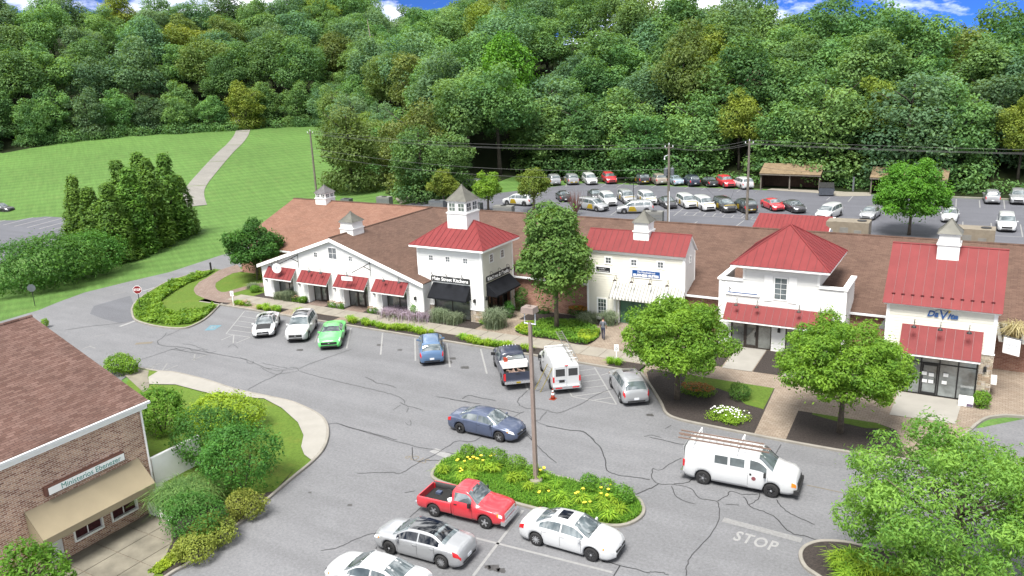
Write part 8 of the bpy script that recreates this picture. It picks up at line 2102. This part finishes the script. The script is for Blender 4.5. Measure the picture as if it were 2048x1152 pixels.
# --- utility poles, transformers and wires
def pole(label, x, y, h, arms=1):
    o = thing('utility_pole', label, 'pole', (x, y, 0)); MB().tube([(0, 0, -.2), (0, 0, h)], [.19, .13], 10).build('pole', 'wood_pole', o, world=False)
    if arms:
        m = MB(); m.tube([(-.5, -.15, h - .35), (.5, .15, h - .35)], .05, 5); m.build('crossarm', 'wood_pole', o, world=False)
        for k in (-.45, 0, .45): MB().lathe([(.05, 0), (.07, .06), (.05, .12), (.07, .18), (.02, .22)], 8, (k, k * .3, h - .28 + (.3 if k == 0 else 0))).build('insulator', 'plate_white', o, world=False)
    return o
pa_, pb_, pc_ = (-98.2, 102.0, 11.4), (-35.7, 99.3, 10.4), (-27.7, 106.7, 10.2)
o1 = pole('wooden utility pole on the lawn behind the gabled shop', *pa_)
o2 = pole('wooden utility pole carrying grey transformers on the rear lot', *pb_)
o3 = pole('wooden utility pole right of the transformer pole', *pc_)
for k, a in enumerate((0.4, 2.2, 3.9)):
    MB().lathe([(.10, -.04), (.24, 0), (.25, .85), (.22, .92), (.05, .98)], 12, (.42 * math.cos(a), .42 * math.sin(a), 6.6)).tube([(.42 * math.cos(a), .42 * math.sin(a), 7.55), (.42 * math.cos(a), .42 * math.sin(a), 7.85)], .04, 5).build('transformer', 'galvanised', o2, world=False)
MB().tube([(.16, -.16, 0), (.16, -.16, 4.6)], .06, 6).build('conduit', 'plate_white', o2, world=False)
m = MB(); m.tube([(0, 0, 9.2), (-.5, -.2, 9.0)], .04, 5).lathe([(.1, 0), (.06, .2), (.1, .35)], 8, (-.5, -.2, 8.6)); m.build('cutout', 'plate_white', o2, world=False)
far = (-170, 104, 10.5); rgt = (70, 122, 10.2)
def wire(a, b, s, label='one of the thin power lines strung over the rear lot', r=.016):
    mb = MB(); mb.tube(sag(a, b, s), r, 5); single('power_line', mb, 'wire_grey', label, 'wire', 'power lines between the utility poles')
for dz, dy in ((.1, 0), (-.35, .5), (-.35, -.5)):
    wire((pa_[0], pa_[1] + dy, pa_[2] + dz), (pb_[0], pb_[1] + dy, pb_[2] + dz), 1.0); wire((pb_[0] + dy, pb_[1], pb_[2] + dz), (pc_[0] + dy, pc_[1], pc_[2] + dz), .55)
    wire((pc_[0], pc_[1] + dy, pc_[2] + dz), (rgt[0], rgt[1] + dy, rgt[2] + dz), 1.4)
for z_ in (8.6, 7.6): wire((pa_[0], pa_[1], z_), (pb_[0], pb_[1], z_ - 1.2), 1.4, r=.02)
wire((pc_[0], pc_[1], 9.6), (-33.2, 118.0, .05), .05, 'guy wire running down left from the right-hand pole'); wire((pb_[0], pb_[1], 9.4), (-31.5, 112.5, .05), .05, 'guy wire running down right from the transformer pole')
wire((pc_[0], pc_[1], 7.2), (-20, 132.5, 3.2), .5, 'cable from the right-hand pole to the left shelter')
# lamp in the lot
p = (-45.61, 111.98); o = thing('lot_lamp', 'thin dark twin-arm lamp on the rear lot', 'lamp post', (p[0], p[1], 0)); MB().tube([(0, 0, 0), (0, 0, 3.4)], .05, 6).tube([(-.5, 0, 3.3), (0, 0, 3.4), (.5, 0, 3.5)], .035, 5).build('pole', 'black_metal', o, world=False); MB().box(-.65, -.35, -.1, .1, 3.22, 3.34).box(.35, .65, -.1, .1, 3.44, 3.56).build('lantern', 'black_metal', o, world=False)

# --- open shelters
def shelter(label, x0, x1, y, gapped=False):
    o = thing('open_shelter', label, 'shed', ((x0 + x1) / 2, y + 1.2, 0))
    MB().slab((x0 - .2, y - .5, 2.55), (x1 + .2, y - .5, 2.55), (x1 + .2, y + 2.6, 3.75), (x0 - .2, y + 2.6, 3.75), .12).build('roof', 'shingle_tan', o)
    MB().box(x0 - .2, x1 + .2, y - .52, y - .46, 2.28, 2.42).build('fascia', 'wood_pole', o)
    for x in np.linspace(x0, x1, 3): MB().box(x - .09, x + .09, y - .2, y - .02, 0, 2.38).build('post', 'wood_pole', o)
    n = int((x1 - x0) / .3)
    for k in range(n): a = x0 + (x1 - x0) * k / n; MB().box(a + .008, a + (x1 - x0) / n - .008, y + 2.25, y + 2.3, 0, 3.3).build('plank', 'wood_dark', o)
    for x in (x0, x1): MB().box(x - .04, x + .04, y + .1, y + 2.2, 0, 2.6).build('end_wall', 'wood_dark', o)
    return o
shelter('open wooden shelter with a tan roof, left of the two behind the lot', -32.2, -23.4, 131.9)
shelter('open wooden shelter with a tan roof, half hidden by the lot tree', -16.0, -6.2, 131.2)
# --- dumpster
p = (-21.73, 128.26); o = thing('dumpster', 'grey-blue dumpster with sloping lids in front of the shelter', 'dumpster', (p[0], p[1], .02), R(12))
MB().hexa([(-1.0, -.75, .15), (1.0, -.75, .15), (1.0, .75, .15), (-1.0, .75, .15), (-1.05, -.85, 1.25), (1.05, -.85, 1.25), (1.05, .85, 1.55), (-1.05, .85, 1.55)]).build('container', 'dumpster_blue', o, world=False)
for sx_ in (-1, 1):
    MB().slab((min(0, sx_) * 1.06 + .01, -.88, 1.28), (max(0, sx_) * 1.06 - .01, -.88, 1.28), (max(0, sx_) * 1.06 - .01, .86, 1.80), (min(0, sx_) * 1.06 + .01, .86, 1.80), .05).build('lid', 'trim_black', o, world=False)
    MB().box(sx_ * 1.04 - .06, sx_ * 1.04 + .12, -.5, .5, .7, .9).build('fork_pocket', 'dumpster_blue', o, world=False)
# --- small red roof over the service entrance
o = thing('service_porch', 'small service porch with a pale red metal roof behind the ridge', 'porch', (-17.2, 84.0, 0))
MB().slab((-20.9, 82.2, 3.9), (-13.6, 82.2, 3.9), (-13.3, 84.6, 5.3), (-20.6, 84.6, 5.3), .1).build('roof', 'white_trim', o)
pr = o.children[0]
seam_face(pr, (-20.95, 82.15, 3.92), (-13.55, 82.15, 3.92), (-20.65, 84.62, 5.34), (-13.25, 84.62, 5.34), 18, 'red_metal')
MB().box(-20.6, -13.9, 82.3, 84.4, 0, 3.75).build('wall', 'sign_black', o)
# --- roof-top and ground units behind the ridge
def unit_box(name, label, c, d, rz, mat, fan=True, group='air conditioning units behind the ridge'):
    o = thing(name, label, 'air conditioner', (c[0], c[1], c[2]), R(rz), group); w, l, h = d
    MB().box(-w / 2, w / 2, -l / 2, l / 2, 0, h).build('casing', mat, o, world=False)
    if fan: MB().lathe([(min(w, l) * .36, h), (min(w, l) * .36, h + .04), (min(w, l) * .30, h + .045)], 16).build('fan_guard', 'trim_black', o, world=False)
    m = MB()
    for k in range(6): m.box(-w / 2 - .01, w / 2 + .01, -l / 2 - .012, -l / 2, h * (.15 + .12 * k), h * (.19 + .12 * k))
    m.build('louvres', 'hvac_grey' if mat != 'hvac_grey' else 'galvanised', o, world=False)
    return o
for px_, w, h, lb, mt in (((-82.79, 100.76), 2.3, 1.5, 'pale grey condenser left of the tower cupola behind the ridge', 'hvac_grey'), ((-72.36, 100.40), 2.4, 1.5, 'grey condenser just left of the tower cupola', 'galvanised'), ((-60.13, 99.30), 2.9, 1.5, 'pale green condenser right of the tower cupola', 'hvac_grey'), ((-65.35, 100.47), 1.4, 1.4, 'grey condenser just right of the tower cupola', 'galvanised'), ((-38.10, 100.55), 2.4, 1.7, 'pale green condenser beside the transformer pole', 'hvac_grey'), ((-90.28, 100.39), 1.6, .9, 'low grey unit behind the far left ridge', 'galvanised')):
    unit_box('condenser', lb, (px_[0], px_[1], 0), (w, 1.2, h), 8, mt)
for (x, lb) in ((-10.9, 'large tan rooftop unit left of the lot tree'), (-1.2, 'large tan rooftop unit right of the clinic cupola')):
    o = thing('rooftop_unit', lb, 'air conditioner', (x, 78.5, 4.0), 0, 'tan rooftop units behind the ridge')
    MB().box(-1.5, 1.5, -.9, .9, 0, 2.3).build('casing', 'hvac_tan', o, world=False); MB().hexa([(-2.1, -.9, 1.9), (-1.5, -.9, 1.5), (-1.5, .9, 1.5), (-2.1, .9, 1.9), (-2.1, -.9, 2.25), (-1.5, -.9, 2.28), (-1.5, .9, 2.28), (-2.1, .9, 2.25)]).build('hood', 'hvac_tan', o, world=False)
    MB().lathe([(.4, 2.3), (.4, 2.36), (.34, 2.37)], 16, (.8, 0, 0)).build('fan_guard', 'trim_black', o, world=False); MB().box(-.9, -.2, -.93, -.9, .3, 1.8).box(.3, .9, -.93, -.9, .3, 1.6).build('access_panel', 'hvac_grey', o, world=False)
p = (-18.68, 132.88); o = thing('utility_box', 'thin grey utility post beside the far concrete pad', 'post', (p[0], p[1], 0)); MB().box(-.12, .12, -.12, .12, 0, 2.1).box(-.16, .16, -.16, .16, 2.1, 2.2).build('post', 'galvanised', o, world=False)
# --- house in the wood
o = thing('hillside_house', 'beige house showing through the trees on the hillside', 'house', (-41, 158, gh(-41, 158)))
zb = gh(-41, 158); MB().box(-47, -34, 155, 163, zb - 1, zb + 7.5).build('wall', 'hvac_tan', o); MB().slab((-47.5, 154.5, zb + 7.4), (-33.5, 154.5, zb + 7.4), (-33.5, 159, zb + 10.2), (-47.5, 159, zb + 10.2), .2).slab((-33.5, 163.5, zb + 7.4), (-47.5, 163.5, zb + 7.4), (-47.5, 159, zb + 10.2), (-33.5, 159, zb + 10.2), .2).build('roof', 'wood_dark', o)
window(o, front(155), -39.2, zb + 5.2, 1.1, 1.2, 2, 2, .12); window(o, front(155), -44, zb + 5.2, 1.1, 1.2, 2, 2, .12)

# ------------------------------------------------------------------ person walking to the cream shop, seen from behind
def person(label, x, y, heading):
    J = {}; E_ = []
    def add(n, p, r, par=None):
        J[n] = (p, r); 
        if par: E_.append((par, n))
    add('pelvis', (0, 0, .96), .135); add('belly', (.01, 0, 1.10), .125, 'pelvis'); add('chest', (.02, 0, 1.30), .150, 'belly'); add('collar', (.02, 0, 1.46), .085, 'chest'); add('neck', (.03, 0, 1.54), .052, 'collar'); add('head0', (.05, 0, 1.62), .085, 'neck'); add('head1', (.06, 0, 1.72), .092, 'head0'); add('head2', (.055, 0, 1.79), .055, 'head1'); add('nose', (.155, 0, 1.68), .014, 'head1')
    for sd, s in (('l', 1), ('r', -1)):
        add('ear' + sd, (.05, s * .10, 1.69), .018, 'head1')
        st = .16 if s > 0 else -.14
        add('hip' + sd, (0, s * .095, .90), .092, 'pelvis'); add('knee' + sd, (st * .6 + .03, s * .10, .50), .062, 'hip' + sd); add('calf' + sd, (st * .8 - .01, s * .10, .30), .055, 'knee' + sd); add('ank' + sd, (st, s * .10, .09), .040, 'calf' + sd); add('heel' + sd, (st - .03, s * .10, .045), .042, 'ank' + sd); add('toe' + sd, (st + .17, s * .11, .035), .035, 'heel' + sd)
        add('sh' + sd, (.02, s * .19, 1.42), .062, 'collar'); add('elb' + sd, (.00 - s * .02, s * .25, 1.15), .045, 'sh' + sd); add('wr' + sd, (.14, s * .23, .97), .030, 'elb' + sd); add('palm' + sd, (.19, s * .22, .92), .033, 'wr' + sd)
        for k, ln in enumerate((.060, .072, .066, .052)):
            y_ = s * (.22 + .022 * (k - 1.5)); add('f%d%s' % (k, sd), (.22, y_, .885), .010, 'palm' + sd); add('g%d%s' % (k, sd), (.225 + ln * .3, y_, .885 - ln), .008, 'f%d%s' % (k, sd))
        add('th' + sd, (.215, s * .175, .92), .011, 'palm' + sd); add('ti' + sd, (.25, s * .165, .89), .009, 'th' + sd)
    names = list(J); me = bpy.data.meshes.new('body'); me.from_pydata([J[n][0] for n in names], [(names.index(a), names.index(b)) for a, b in E_], [])
    ob = bpy.data.objects.new('body', me); col.objects.link(ob)
    sk = ob.modifiers.new('skin', 'SKIN'); sk.use_smooth_shade = True; ob.modifiers.new('sub', 'SUBSURF').levels = 2
    layer = me.skin_vertices[0] if len(me.skin_vertices) else None
    if layer is None:
        bpy.context.view_layer.objects.active = ob; me.attributes.new('skin', 'FLOAT', 'POINT') if False else None
    if layer:
        for i, n in enumerate(names): layer.data[i].radius = (J[n][1], J[n][1]); layer.data[i].use_root = (n == 'pelvis')
    dg = bpy.context.evaluated_depsgraph_get(); dg.update(); fin = bpy.data.meshes.new_from_object(ob.evaluated_get(dg)); bpy.data.objects.remove(ob)
    skin = plain('skin', (.42, .25, .18), .6); shirt = plain('shirt_grey', (.10, .11, .13), .9, var=.15, scale=6); trou = plain('trousers_navy', (.022, .028, .060), .9, var=.2, scale=6); shoe = plain('shoe_black', (.012, .012, .012), .7)
    for m_ in (skin, shirt, trou, shoe): fin.materials.append(m_)
    for f in fin.polygons:
        c = f.center; r_ = abs(c.y)
        f.material_index = 3 if c.z < .085 else (2 if c.z < 1.0 and r_ < .185 else (1 if c.z < 1.50 and not (r_ > .17 and c.z < 1.2) else 0)); f.use_smooth = True
    o = thing('person', label, 'person', (x, y, .10), heading); link('body', fin, o)
    h = MB(); h.lathe([(.01, .125), (.06, .11), (.095, .06), (.102, 0), (.09, -.05), (.06, -.08)], 14, (.045, 0, 1.715)); hv_ = h.build('hair', plain('hair_dark', (.018, .013, .010), .8), o, True, world=False)
    return o
person('person in grey shirt and navy trousers walking away on the brick court', -25.5, 56.3, R(100))
